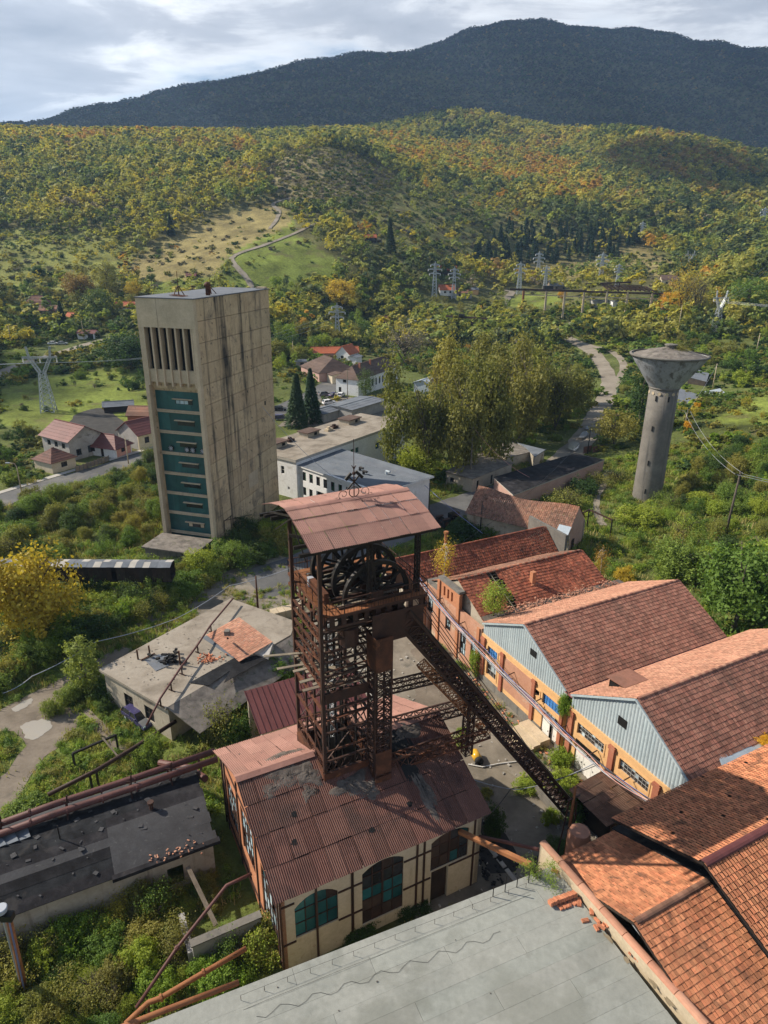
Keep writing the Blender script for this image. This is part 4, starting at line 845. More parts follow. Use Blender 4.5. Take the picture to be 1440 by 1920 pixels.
# top louvres
part('recess_wall',MB().box(tp(.02,.55,zb[8]+.0),e1*.04,e2*(TW-1.2),(0,0,2.1)),M['tower_concrete'],tw)
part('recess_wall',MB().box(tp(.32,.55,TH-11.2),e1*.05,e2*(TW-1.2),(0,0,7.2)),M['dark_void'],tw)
part('spandrel',MB().box(tp(-.5,.57,TH-11.9),e1*.5,e2*(TW-1.19),(0,0,1.9)),M['pale_concrete'],tw)
for k in range(7):
    b=.62+(TW-1.24-.26)*k/6; part('fin',MB().box(tp(-.74,b,TH-12.4),e1*1.,e2*.26,(0,0,8.4)),M['pale_concrete'],tw)
rf=part('roof',MB().box(tp(-.85,-.1,TH+.01),e1*(TL+.95),e2*(TW+.2),(0,0,.14)),M['felt_slate'],tw)
for p,q,h,w in ((3.2,4.6,1.3,.0),(8.5,2.4,.9,.0)):
    mb=MB(); c=tp(p,q,TH+.15); 
    for s,t in ((-1,-1),(1,-1),(1,1),(-1,1)): mb.bar(c+e1*s*.7+e2*t*.5,c+Z3*h*1.1,.1)
    mb.bar(c,c+Z3*(h*2.6),.07); part('roof_antenna',mb,M['steel_rust'],tw)
mb=MB(); mb.lathe(tp(5.6,1.2,TH+.15),[(.35,0),(.35,1.3),(.5,1.3),(.5,1.6),(.2,1.9)],12); part('vent_pipe',mb,M['steel_rust'],tw,True)
mb=MB(); 
for k in range(6): mb.bar(tp(1.2+k*.3,2.8,TH+.2),tp(1.6+k*.3,5.2,TH+.34),.12,.06)
part('scrap_pile',mb,M['steel_rust'],tw)
part('flashing',MB().box(tp(TL-1.4,.1,TH+.16),e1*1.2,e2*1.6,(0,0,.25)),M['pale_concrete'],tw)
part('wall_hole',MB().box(tp(19.6,-.012,20.2),e1*.5,e2*.02,(0,0,.7)),M['dark_void'],tw)
part('blocked_opening',MB().box(tp(11.8,-.02,7.2),e1*3.6,e2*.03,(0,0,2.6)),M['pale_concrete'],tw)
for a,b,z,h in ((3.,2.2,2.6,.5),(7.5,5.6,11.9,.16),(2.1,3.2,17.9,.12),(12.,4.,18.3,.15)): pass
mb=MB(); mb.bar(tp(2.4,-.1,2.2),tp(2.4,-.1,5.),.08); mb.bar(tp(4.6,-.1,2.2),tp(4.6,-.1,5.),.08); mb.bar(tp(2.4,-.1,5.),tp(12,-.1,2.4),.08); mb.bar(tp(2.4,-.1,4.9),tp(5,-.1,4.9),.08); part('pipe_bracket',mb,M['steel_dark'],tw)
cc=P(385,1043,0); part('annex',MB().box(tp(-6.2,.6,-.1),e1*5.2,e2*(TW-.8),(0,0,2.9)),M['grey_concrete'],tw); part('annex_roof',MB().box(tp(-6.6,.2,2.82),e1*5.7,e2*(TW-.1),(0,0,.22)),M['roof_rubble'],tw)
# ================================================================ water tower
wp=P(1211,940,.3); wt_=thing('water_tower','grey concrete water tower with a funnel shaped tank and rubble on top','water tower',wp)
lean=np.array([-.022,0,0])
def lean_mb(mb): mb.v=[(x+(z-wp[2])*.0,y,z) for x,y,z in mb.v]; return mb
WZ=22.3; WT=28.2
part('shaft',MB().lathe(wp,[(2.75,-1.5),(2.7,0),(2.62,8),(2.6,16),(2.58,WZ)],36),M['grey_concrete'],wt_,True)
part('ring_beam',MB().lathe(wp+[0,0,WZ-.05],[(2.66,0),(2.74,.06),(2.74,.3),(2.6,.4)],36),M['grey_concrete'],wt_,True)
part('tank',MB().lathe(wp,[(2.7,WZ+.25),(4.4,WZ+2.6),(6.55,WT-.15),(6.6,WT)],48,False),M['blue_concrete'],wt_,True)
part('rim',MB().lathe(wp,[(6.45,WT-.1),(6.85,WT-.06),(6.88,WT+.22),(6.5,WT+.26)],48,False),M['grey_concrete'],wt_,True)
mb=MB(); r_=np.random.default_rng(4); pr=[(6.6,WT+.1),(5.6,WT+.45),(4.2,WT+.9),(2.6,WT+1.3),(1.2,WT+1.55),(.2,WT+1.65)]
n=40; V=[wp*[1,1,0]+np.array([r*math.cos(k*2*math.pi/n),r*math.sin(k*2*math.pi/n),wp[2]*0+z+r_.normal(0,.09)]) for r,z in pr for k in range(n)]
mb.add(V,[(i*n+k,i*n+(k+1)%n,(i+1)*n+(k+1)%n,(i+1)*n+k) for i in range(len(pr)-1) for k in range(n)]); part('cover_slab',mb,M['roof_rubble'],wt_,True)
part('hatch',MB().lathe(wp*[1,1,0]+[0,0,WT+1.5],[(.9,0),(.9,.55),(1.1,.55),(1.1,.75),(.05,.9)],14),M['grey_concrete'],wt_)
cam_a=math.atan2(-wp[1],-wp[0])
for a,z in ((-.42,WZ-2.1),(.42,WZ-2.1),(-.35,14.6),(-.25,8.),(-.15,2.4)):
    c=wp+np.array([math.cos(cam_a+a),math.sin(cam_a+a),0])*2.5; d=np.array([math.cos(cam_a+a),math.sin(cam_a+a),0]); s_=np.array([-d[1],d[0],0])
    part('slit_window',MB().box(c+[0,0,z]-s_*.14,d*.2,s_*.28,(0,0,.95)),M['dark_void'],wt_)
for a in np.linspace(-1.2,1.2,6):
    d=np.array([math.cos(cam_a+a),math.sin(cam_a+a),0]); mb=MB(); c=wp+d*2.56+[0,0,WZ-.75]; mb.tube([c,c+d*.09],.3,10); part('patch',mb,M['pale_concrete'],wt_)
mb=MB(); mb.box(wp+[-4.1,-2.9,-1.],(3.,0,0),(0,1.6,0),(0,0,1.2)); part('entry_slab',mb,M['pale_concrete'],wt_)
# ================================================================ grey felted roof in front
gr=thing('flat_roofed_hall','foreground hall with wide grey felt roof in long strips and red tiled parapet','building',uv(13,12))
GZ=7.9
GF0,GF1=uv(-4.,27.,GZ),uv(25.6,24.75,GZ); gd=unit(GF1-GF0); gs=np.array([gd[1],-gd[0],0.])
LG=np.linalg.norm(GF1-GF0); SLP=-.012
for j in range(18):
    y0=j*1.12; cuts=[0.]+sorted(((k*11.7+(j*4.37)%11.7)) for k in range(4) if 1<(k*11.7+(j*4.37)%11.7)<LG-1)+[LG+.24+.02*j]
    for a,b in zip(cuts[:-1],cuts[1:]):
        o=GF0+gd*a+gs*y0+[0,0,SLP*y0*0+.0035*(j%2)]; part('felt_strip',MB().box(o+gs*1.135-[0,0,.05],gd*(b-a-.018),-gs*1.112,(0,0,.05+.012)),M['felt_grey'],gr)
part('roof_slab',MB().box(GF0+gs*21-[0,0,.55],gd*(LG+.3),-gs*21,(0,0,.49)),M['kerb'],gr)
for o,d,n_,L in ((GF0+gd*.4+gs*.4,gd,gs,LG-.5),): part('wall',wall(MB(),o*[1,1,0],d,L,GZ-.56,.4,n=n_),M['plaster_dirty'],gr)
part('wall',MB().box((GF0+gs*20)*[1,1,0]+gd*.4,gd*.4,-gs*19.5,(0,0,GZ-.56)),M['plaster_dirty'],gr)
# parapet on the right with tile coping
p0,p1=uv(25.75,26.1,0),uv(25.95,3.,0); pd=unit(p1-p0); pn=np.array([-pd[1],pd[0],0]); PL=np.linalg.norm(p1-p0)
part('parapet',MB().box(p0+[0,0,0],pd*PL,pn*.32,(0,0,GZ+.75)),M['pale_concrete'],gr)
for k in range(int(PL/1.9)):
    mb=MB(); a=p0+pd*(k*1.9+.02)+pn*.17+[0,0,GZ+.75]; n=7; V=[]
    for s in (0,1.86):
        for t in np.linspace(0,math.pi,n): V.append(a+pd*s+pn*math.cos(t)*.27+[0,0,math.sin(t)*.17])
    mb.add(V,[(i,i+1,n+i+1,n+i) for i in range(n-1)]+[tuple(range(n))[::-1],tuple(range(n,2*n))]); part('coping_tile',mb,M['tile_salmon'],gr)
# a row of dented felt patches and bits on the roof
for k in range(9):
    o=GF0+gd*(16.2+k*1.08)+gs*(9.6+k*.02)+[0,0,.02]; part('felt_patch',MB().box(o+gs*1.5,gd*1.04,-gs*1.45,(0,0,.022+.014*(k%2))),M['felt_grey'],gr)
mb=MB(); o=GF0+gd*18.+gs*11.+[0,0,.03]; mb.bar(o,o+gd*.5-gs*.1+[0,0,.12],.16,.1); mb.bar(o,o+gs*.35+[0,0,.3],.06); solo('roof_vent',mb,M['steel_dark'],'small bent dark vent pipe lying on the grey felt roof','vent')
# wire fence along the roof edge
wf=thing('wire_rail','low rail of thin posts and two wires along grey roof edge','rail',GF0+gd*10+gs*.9+[0,0,0.02])
for k in range(15):
    a=GF0+gd*(8.6+k*1.33)+gs*.75+[0,0,.02]; mb=MB(); mb.bar(a,a+[0,0,.42],.022,up=(1,0,0)); part('post',mb,M['steel_brown'],wf)
for e,z in ((.75,.42),(1.3,.05)):
    mb=MB(); mb.tube([GF0+gd*(8.6+k*1.33)+gs*e+[0,0,z+rng.normal(0,.02)] for k in range(15)],.008,4); part('wire',mb,M['steel_dark'],wf)
mb=MB(); mb.tube([GF0+gd*(9.2+k*.45)+gs*(1.9+.22*math.sin(k*1.5)+.03*k)+[0,0,.04] for k in range(34)],.009,4); solo('loose_wire',mb,M['steel_dark'],'wavy loose dark wire lying across the grey felt roof','wire')
mb=MB(); a=GF0+gd*1.0+gs*2.2+[0,0,.03]; mb.tube([a,a+gd*1.5+gs*.1+[0,0,.08],a+gd*2.6-gs*.3+[0,0,.05],a+gd*1.9+gs*.5],.018,4); solo('loose_wire',mb,M['steel_dark'],'short looped wire on the grey roof beside the orange pipe','wire')
def brick(p,a,l=.42,w=.24,h=.16,tilt=0.,grp=None,lb=None,m='brick_loose'):
    mb=MB(); d=np.array([math.cos(a),math.sin(a),tilt]); s=np.array([-math.sin(a),math.cos(a),0]); d=unit(d); n=np.cross(d,s)
    mb.box(p-d*l/2-s*w/2,d*l,s*w,n*h*.62); 
    for k in range(3): mb.box(p-d*l/2-s*(w/2-.02-k*w*.33)+n*h*.62,d*l,s*w*.2,n*h*.2)
    return solo('loose_tile',mb,M[m],lb,'tile',p,grp)
bz=GZ+.02
c=P(1055,1690,bz)
for k in range(13):
    p=c+gd*(k*.155-.95)+gs*rng.normal(0,.03)
    brick(p+[0,0,.12],math.atan2(gs[1],gs[0])+rng.normal(0,.05),.42,.13,.3,.35,'stacked tiles on the grey roof','orange clay tile leaning in the long row on grey roof')
for k in range(7):
    p=P(1050+k*6,1702-k*2,bz); brick(p,math.atan2(gs[1],gs[0])+rng.normal(0,.3),.42,.2,.14,.1,'tiles strewn below the stack','orange clay tile lying in front of the leaning tile row')
for (x,y,a),lb in zip([(1086,1695,1.35),(1109,1711,1.4),(1097,1727,.2),(1040,1634,-.35)],['two joined orange tiles nearest the leaning tile row','single orange tile against the stained foot of the parapet','pair of orange tiles lying crosswise apart from the heap','lone orange tile at the far end of grey roof beside parapet']):
    brick(P(x,y,bz),a,.45,.24,.16,0,None,lb)
for k in range(11): brick(P(1113+rng.uniform(0,33),1733+rng.uniform(-8,9),bz)+[0,0,rng.uniform(0,.12)],rng.uniform(0,3),.4,.2,.14,rng.normal(0,.2),'heap of tiles by the parapet','orange tile in the loose heap beside the parapet foot')
for k in range(6): brick(P(1184+k*5,1787+k*4.5,bz)+[0,0,.02],.4+rng.normal(0,.3),.42,.2,.15,0,'tiles by the lower parapet','tile in the short line along the lower parapet foot',m='brick_loose' if k%3!=1 else 'coal_dirt')
r_=np.random.default_rng(31)
for k in range(13):
    t=2.2+k*1.55+r_.normal(0,.3); c=p0+pd*t-pn*0-np.array([pn[0],pn[1],0])*r_.uniform(.15,.45); c=c*[1,1,0]+Z3*(GZ+.032); mb=MB(); n=11
    mb.quad(*[c+pd*math.cos(a)*r_.uniform(.15,.5)+pn*math.sin(a)*r_.uniform(.05,.2) for a in np.linspace(0,6.283,n,endpoint=False)][::1 if np.cross(pd,pn)[2]>0 else -1]); part('moss_patch',mb,M['moss_stain'],gr)
for k in range(70):
    c=GF0+gd*r_.uniform(2,LG-1)+gs*r_.uniform(.6,17)+Z3*.03; s=r_.uniform(.03,.09); part('grit',MB().box(c,gd*s,-gs*s*.7,(0,0,s*.5)),M['coal_dirt'],gr) if k<25 else None
# ================================================================ corrugated sheds facade on the right (two gables)
def pgable(name,label,u0,u1,v0,v1,ze,zr,m1,m2,front,rows=(.46,.30),over=.25,T=TILE_S,nind=(0,0)):
    vm=(v0+v1)/2; root=thing(name,label,'building',uv(u0,vm)); s=math.atan2(zr-ze,(v1-v0)/2); L=math.hypot(zr-ze,(v1-v0)/2)+over
    part('roof_deck',MB().slab([uv(u0,v0,ze-.03),uv(u1,v0,ze-.03),uv(u1,vm,zr-.03),uv(u0,vm,zr-.03)],.12),M['wood_dark'],root)
    part('roof_deck',MB().slab([uv(u0,vm,zr-.03),uv(u1,vm,zr-.03),uv(u1,v1,ze-.03),uv(u0,v1,ze-.03)],.12),M['wood_dark'],root)
    part('rear_wall',MB().ubox(u1-.4,u1-.05,v0+.1,v1-.1,0,ze-.1),M['plaster_dirty'],root)
    for vv in (v0+.1,v1-.45): part('side_wall',MB().ubox(u0+.35,u1-.42,vv,vv+.35,0,ze-.16),M['plaster_dirty'],root)
    return root,vm,s,L
def tiles2(root,u0,u1,vm,zr,s,L,m1,m2,tw,te,T,n1=0,n2=0,sk1=None,sk2=None,sag=None,jit=.006):
    cover(root,uv(u0-.1,vm,zr+.02),uv(1,0),uv(0,-math.cos(s))-[0,0,math.sin(s)],u1-u0+.15,L,tw,te,T,m1,n1,'tile',sk1,sag=sag,jit=jit)
    cover(root,uv(u0-.1,vm,zr+.02),uv(1,0),uv(0,math.cos(s))-[0,0,math.sin(s)],u1-u0+.15,L,tw,te,T,m2,n2,'tile',sk2,sag=sag,jit=jit)
    for k in range(int((u1-u0)/.45)):
        u=u0-.05+k*.45; mb=MB(); n=5; V=[]
        for uu in (u,u+.44):
            for t in np.linspace(0,math.pi,n): V.append(uv(uu,vm+math.cos(t)*.17,zr+.04+math.sin(t)*.13))
        mb.add(V,[(i,n+i,n+i+1,i+1) for i in range(n-1)]); part('ridge_tile',mb,m2 if k%2 else m1,root)
def facade(root,u0,v0,v1,vm,ze,zr,zc,wins,doors,pil,base=1.6,brick='brick_red'):
    """front along v (seen from -u): wall with openings, cornice, sheet gable above zc"""
    o=uv(u0,v1,0); d=uv(0,-1); L=v1-v0; n=uv(1,0)
    mb=MB(); wall(mb,o,d,L,zc,.38,[w[:4] for w in wins]+[q[:4] for q in doors],n=n); part('front_wall',mb,M['plaster_ochre'],root)
    part('cornice',MB().box(o-uv(.14,0)+[0,0,zc+.001],d*L,n*.2,(0,0,.3)),M['plaster_ochre'],root)
    for a,w in pil: 
        part('pilaster',MB().box(o+d*a-uv(.2,0)+[0,0,base*.6],d*w,n*.196,(0,0,zc-base*.6-.01)),M[brick],root)
        part('pilaster_cap',MB().box(o+d*(a-.08)-uv(.27,0)+[0,0,zc-.5],d*(w+.16),n*.266,(0,0,.35)),M[brick],root)
    part('plinth',wall(MB(),o-uv(.1,0),d,L,base*.62,.097,[(q[0],q[1],0,base) for q in doors],n=n),M['grey_concrete'],root)
    # sheeted gable
    nn=int(L/.34); top=lambda a: ze+.02+(zr-ze)*(1-abs((L-a)+v0-vm)/((v1-v0)/2)); mb=MB(); w=L/nn
    for i in range(nn):
        a,b=i*w,(i+1)*w; pr=[(a,0),(a+w*.35,-.05),(a+w*.65,-.05),(b,0)]
        pts=[o+d*x+n*(y+.06)+[0,0,zc+.3] for x,y in pr]+[o+d*x+n*(y+.06)+[0,0,max(zc+.32,top(x)-.05)] for x,y in pr]
        mb=MB(); mb.add(pts,[(k+1,k,k+4,k+5) for k in range(3)]); part('cladding_sheet',mb,M['cladding_grey'],root)
    mb=MB(); lo=lambda a,e:o+d*a-uv(.12,0)+[0,0,top(a)+e]
    am=v1-vm
    for a,b in ((0,am),(am,L)): mb.bar(lo(a,-.08),lo(b,-.08),.2,.16)
    part('verge_board',mb,M['cladding_grey'],root)
    for w in wins:
        st=w[4]; f=window(root,o,d,w[0],w[1],w[2],w[3],w[5],w[6],M['glass_dark'],M['plaster_grey' if st!='blue' else 'paint_blue'],dep=.16,n=n,fw=.035,gls={'blue':lambda i,j:M['paint_blue'],'glass':lambda i,j:M['glass_dark'] if rng.random()<.75 else M['glass_pale'],'hole':lambda i,j:M['dark_void'],'teal':lambda i,j:M['cladding_grey'] if rng.random()<.7 else M['glass_dark']}[st],arch=w[7] if len(w)>7 else 0)
        b=MB(); e=.16
        for x0,x1,z0,z1 in ((w[0]-e,w[1]+e,w[2]-e,w[2]-.005),(w[0]-e,w[1]+e,w[3]+.005,w[3]+e),(w[0]-e,w[0]-.005,w[2]-.004,w[3]+.004),(w[1]+.005,w[1]+e,w[2]-.004,w[3]+.004)): b.box(o+d*x0-uv(.05,0)+[0,0,z0],d*(x1-x0),n*.048,(0,0,z1-z0))
        part('window_surround',b,M['plaster_ochre'],root)
    for q in doors:
        a0,a1,z0,z1,mm,leaves=q
        for k in range(leaves):
            w=(a1-a0)/leaves; g=part('door',MB().box(o+d*(a0+k*w+.02)+n*(.12 if not(mm=='open' and k==1) else .4)+[0,0,z0+.02],d*(w-.04),n*.06,(0,0,z1-z0-.04)),M['paint_white' if mm!='dark' else 'dark_void'],root)
            part('handle',MB().box(o+d*(a0+k*w+(w-.2 if k==0 else .15))+n*.09+[0,0,z0+1.1],d*.08,n*.03,(0,0,.16)),M['steel_dark'],g)
# first shed
A0,A1,B0,B1=40.2,62.4,39.75,53.5
root,vm,s,L=pgable('tile_roofed_shed','tile roofed shed with blue grey sheet gable and ochre wall, farther of the pair',A0,A1,B0,B1,7.5,11.0,0,0,0); root['category']='shed'
tiles2(root,A0,A1,vm,11.0,s,L,M['tile_brown'],M['tile_salmon'],.32,.42,TILE_F)
facade(root,A0,B0,B1,vm,7.5,11.0,5.9,[(1.1,2.9,4.1,5.2,'blue',4,2),(1.1,2.9,1.5,3.5,'teal',3,3),(9.0,10.1,4.2,4.9,'hole',1,1),(10.6,13.2,4.0,5.2,'blue',6,3,.15),(10.75,13.1,2.9,3.5,'teal',4,1,.3)],[(10.75,13.1,.0,2.85,'open',2)],[(.0,.6),(3.6,.5),(9.,.45),(13.35,.4)])
part('gable_hole',MB().box(uv(A0-.03,vm-2.2,8.2),uv(.02,0),uv(0,1.),(0,0,.75)),M['dark_void'],root)
part('brick_panel',MB().box(uv(A0-.05,B1-8.9,1.6),uv(.048,0),uv(0,4.6),(0,0,3.9)),M['brick_pale'],root)
part('steps',MB().ubox(36.6,37.3,41.,44.4,-.1,.2).ubox(37.3,38.,41.,44.4,-.1,.42).ubox(38.,38.8,41.,44.4,-.1,.64).ubox(38.8,40.05,41.,44.4,-.1,.86),M['pale_concrete'],root)
# box gutter between the two
part('gutter',MB().ubox(A0,A1,B0-.75,B0+.35,7.1,7.38),M['paint_maroon'],root)
# second shed
B2,B3=24.6,39.0
root2,vm2,s2,L2=pgable('tile_roofed_shed','tile roofed shed with blue grey sheet gable and little dormer, nearer of the pair',A0,66.,B2,B3,7.55,11.9,0,0,0); root2['category']='shed'
tiles2(root2,A0,66.,vm2,11.9,s2,L2,M['tile_brown'],M['tile_salmon'],.32,.42,TILE_F)
facade(root2,A0,B2,B3,vm2,7.55,11.9,5.9,[(1.2,4.6,4.0,5.2,'glass',8,3,.2),(6.5,9.8,4.0,5.2,'glass',8,3,.2),(11.4,14.2,4.0,5.2,'glass',7,3,.2),(6.5,9.8,1.2,3.2,'glass',6,3)],[(1.2,4.6,.0,2.6,'shut',3)],[(.0,.6),(5.3,.6),(10.3,.6)])
part('gable_hole',MB().box(uv(A0-.03,vm2+.6,8.3),uv(.02,0),uv(0,1.),(0,0,.85)),M['dark_void'],root2)
mb=MB(); part('stair_void',MB().box(uv(A0-.02,34.6,2.65),uv(.015,0),uv(0,3.2),(0,0,.7)),M['dark_void'],root2)
# dormer
dc=uv(43.8,36.3,9.); dm=part('dormer',MB().add([uv(42.9,35.4,9.35),uv(42.9,37.3,8.3),uv(42.9,37.3,9.75),uv(42.9,35.4,9.95),uv(45.2,35.4,9.35),uv(45.2,37.3,8.3),uv(45.2,37.3,9.75),uv(45.2,35.4,9.95)],[(4,5,6,7),(3,2,6,7),(1,2,6,5),(0,3,7,4)]),M['wood_grey'],root2)
part('dormer_opening',MB().quad(uv(42.92,35.5,9.4),uv(42.92,37.2,8.4),uv(42.92,37.2,9.7),uv(42.92,35.5,9.9)),M['dark_void'],dm); part('dormer_roof',MB().slab([uv(42.6,35.2,9.98),uv(45.5,35.2,9.98),uv(45.5,37.5,9.78),uv(42.6,37.5,9.78)],.08),M['tile_brown'],dm)
part('zinc_sheet',MB().slab([uv(43.4,25.1,8.25),uv(49.5,24.9,8.15),uv(50.5,27.8,9.0),uv(44.6,27.3,9.)],.03),M['sheet_zinc'],root2)
# ================================================================ tiled roofs in the lower right corner
def lowroof(name,label,u0,u1,vf,zf,vr,zr,vn,zn,m,tw,te,T,n1,n2,skf=None):
    root=thing(name,label,'building',uv((u0+u1)/2,vr))
    for a,b,c,d,k,nn in ((vr,zr,vf,zf,skf,n1),(vr,zr,vn,zn,None,n2)):
        e=uv(0,c-a)+[0,0,d-b]; Ls=np.linalg.norm(e)
        cover(root,uv(u0,a,b+.03),uv(1,0),e,u1-u0,Ls,tw,te,T,m,nn,'tile',k,jit=.008,tilt=.02)
        part('roof_deck',MB().slab([uv(u0,a,b-.02),uv(u1,a,b-.02),uv(u1,c,d-.02),uv(u0,c,d-.02)],.12),M['wood_dark'],root)
    return root
r1=lowroof('tile_roofed_annex','orange tiled annex roof against the parapet of the grey felt roof',26.1,32.5,25.6,6.9,18.2,9.9,5.,5.2,M['tile_orange'],.21,.34,TILE_R,160,140); r1['category']='annex'
for k in range(14):
    mb=MB(); n=6; V=[]; u=26.2+k*.44
    for uu in (u,u+.45):
        for t in np.linspace(0,math.pi,n): V.append(uv(uu,18.2+math.cos(t)*.22,9.95+math.sin(t)*.16))
    mb.add(V,[(i,n+i,n+i+1,i+1) for i in range(n-1)]); part('ridge_tile',mb,M['tile_old'],r1)
part('wall',MB().ubox(26.3,32.4,25.1,25.45,0,6.8).ubox(32.1,32.4,6,25.08,0,6.5),M['plaster_dirty'],r1)
part('gutter',MB().slab([uv(32.45,25.9,7.0),uv(33.5,25.9,7.0),uv(33.5,18.2,9.95),uv(32.45,18.2,9.95)],.1).slab([uv(32.45,18.2,9.95),uv(33.1,18.2,9.95),uv(33.1,5,5.25),uv(32.45,5,5.25)],.1),M['felt_black'],r1)
part('zinc_flashing',MB().slab([uv(26.2,18.9,9.7),uv(26.6,18.9,9.72),uv(26.6,16.6,9.4),uv(26.2,16.6,9.2)],.04),M['sheet_zinc'],r1)
def dark_hole(a,b): return (int(a*71)*37+int(b*29)*11)%97<1
r2=lowroof('tile_roofed_hall','big sunlit orange tiled roof on black boarding, nearest the lower right corner',31.4,52.,25.2,9.0,18.1,12.0,4.,6.2,M['tile_orange'],.25,.36,TILE_R,170,130,dark_hole)
for k in range(40):
    mb=MB(); n=6; V=[]; u=31.35+k*.5
    for uu in (u,u+.51):
        for t in np.linspace(0,math.pi,n): V.append(uv(uu,18.1+math.cos(t)*.3,12.03+math.sin(t)*.17))
    mb.add(V,[(i,n+i,n+i+1,i+1) for i in range(n-1)]); part('ridge_tile',mb,M['sheet_maroon'],r2)
mb=MB(); zt=lambda v: 9.0+(12.-9.)*(25.2-v)/7.1 if v>18.1 else 12.-(5.8)*(18.1-v)/14.1
for k in range(58):
    v=25.-k*.3
    if rng.random()<.07: continue
    mb=MB(); mb.ubox(33.3,33.36,v-.28,v,4.5,zt(v)-.2+rng.uniform(-.05,0)); part('board',mb,M['wood_dark'],r2)
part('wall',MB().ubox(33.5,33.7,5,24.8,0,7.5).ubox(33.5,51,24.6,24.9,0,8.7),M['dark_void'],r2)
# chimney with tall mast, beside the strut foot
mq=thing('brick_chimney','squat round topped brick chimney in front of the strut foot','chimney',uv(31.1,27.6))
part('stack',MB().lathe(uv(31.1,27.6,0),[(.85,0),(.85,5.2),(.8,5.6),(.75,5.75),(.05,5.85)],14),M['tile_salmon'],mq)
ms=thing('iron_mast','orange iron mast with guy legs rising behind the brick chimney','mast',uv(31.7,29.2))
mb=MB(); mb.tube([uv(31.7,29.2,0),uv(31.7,29.2,8.4)],[.16,.1],8); part('pole',mb,M['steel_orange'],ms)
for a,b in ((.5,.3),(-.5,.3),(0,-.6)): part('leg',MB().bar(uv(31.7+a*1.3,29.2+b*1.3,0),uv(31.7+a*.5,29.2+b*.5,7.2),.09),M['steel_brown'],ms)
part('crossarm',MB().bar(uv(31.1,29.2,7.3),uv(32.3,29.2,7.3),.1,.1).bar(uv(31.2,29.,4.4),uv(32.2,29.4,4.4),.07),M['steel_brown'],ms)
# corrugated lean-to in front of the second shed
lt=thing('lean_to','low lean-to with old brown corrugated sheets before the second shed','lean-to',uv(38,31.3))
cover(lt,uv(39.9,33.4,3.4),uv(0,-1),uv(-1,0)-[0,0,.13],4.6,4.4,.9,1.5,corr_template(.9,1.55,7,.03),M['sheet_old'],24,'roof_sheet',None,.02,tilt=.03)
part('wall',MB().ubox(36.3,36.5,29.3,33.2,0,2.45).ubox(36.5,39.8,33.0,33.25,0,2.75),M['wood_dark'],lt)
# ================================================================ ruinous brick front and the broken tiled roof behind
rb=thing('brick_ruin','roofless pale brick front with three narrow openings and peeling plaster','ruin',uv(40.3,60))
zc=8.3; o=uv(40.1,66.4); d=uv(0,-1)
mb=MB(); wall(mb,o,d,12.7,6.6,.45,[(.8,2.2,3.,5.2),(1.,2.1,0,2.2),(5.2,6.4,2.6,4.4),(8.5,9.8,1.,4.3),(10.8,12.,1.2,4.4)],n=uv(1,0)); part('front_wall',mb,M['brick_pale'],rb)
mb=MB(); wall(mb,o+uv(.002,-3.4)+[0,0,6.6],d,4.6,2.1,.42,[(1.1,1.5,.3,1.6),(1.95,2.35,.3,1.6),(2.8,3.2,.3,1.6)],n=uv(1,0)); part('parapet_wall',mb,M['brick_gable'],rb)
part('coping',MB().box(o+uv(-.12,-3.3)+[0,0,8.71],d*4.8,uv(.8,0),(0,0,.3)),M['grey_concrete'],rb)
for a in (.1,3.3,7.7,12.0): part('pilaster',MB().box(o+d*a-uv(.18,0),d*.5,uv(.176,0),(0,0,6.55 if a!=3.3 and a!=7.7 else 8.6)),M['brick_gable'],rb)
for a,b,z0,z1,g in ((.8,2.2,3.,5.2,'teal'),(8.5,9.8,1.,4.3,'teal'),(10.8,12.,1.2,4.4,'teal'),(5.2,6.4,2.6,4.4,'b')): window(rb,o,d,a,b,z0,z1,3,4,0,M['steel_dark'],dep=.2,n=uv(1,0),arch=.3,gls=lambda i,j:M['glass_pale'] if rng.random()<.55 else M['dark_void'],fw=.05)
part('broken_floor',MB().ubox(40.6,44.5,62.9,66.,6.3,6.5),M['grey_concrete'],rb)
part('ledge',MB().ubox(40.3,42.,62.8,66.6,6.62,6.8),M['grey_concrete'],rb)
def gbl(name,label,u0,u1,v0,v1,ze,zr,m1,m2,wallm,tw=.34,te=.42,sk=None,n1=0,sag=None,cat='building',wins=None,T=TILE_F,jit=.012):
    vm=(v0+v1)/2; root=thing(name,label,cat,uv((u0+u1)/2,vm)); s=math.atan2(zr-ze,(v1-v0)/2); L=math.hypot(zr-ze,(v1-v0)/2)+.3
    tiles2(root,u0,u1,vm,zr,s,L,m1,m2,tw,te,T,n1,0,sk,None,sag,jit)
    if wins is None: part('front_wall',MB().ubox(u0+.1,u1-.1,v0+.15,v0+.5,0,ze-.1),wallm,root)
    else:
        part('front_wall',wall(MB(),uv(u0+.1,v0+.15),uv(1,0),u1-u0-.2,ze-.1,.35,wins),wallm,root)
        for w in wins: window(root,uv(u0+.1,v0+.15),uv(1,0),*w,2,1,M['dark_void'],M['wood_dark'],dep=.2)
    part('rear_wall',MB().ubox(u0+.1,u1-.1,v1-.5,v1-.15,0,ze-.1),wallm,root)
    for uu in (u0+.1,u1-.4):
        mb=MB(); mb.ubox(uu,uu+.3,v0+.5,v1-.5,0,ze-.1); a,b,c=uv(uu,v0+.2,ze-.1),uv(uu,v1-.2,ze-.1),uv(uu,vm,zr-.15); e=uv(.3,0); mb.add([a,b,c,a+e,b+e,c+e],[(0,2,1),(3,4,5),(0,3,5,2),(1,2,5,4)]); part('gable_wall',mb,wallm,root)
    return root
def gap(a,b): return .225<a+.06*(b-.5)*0+.012*math.sin(b*19)<.285 and .02<b<.97
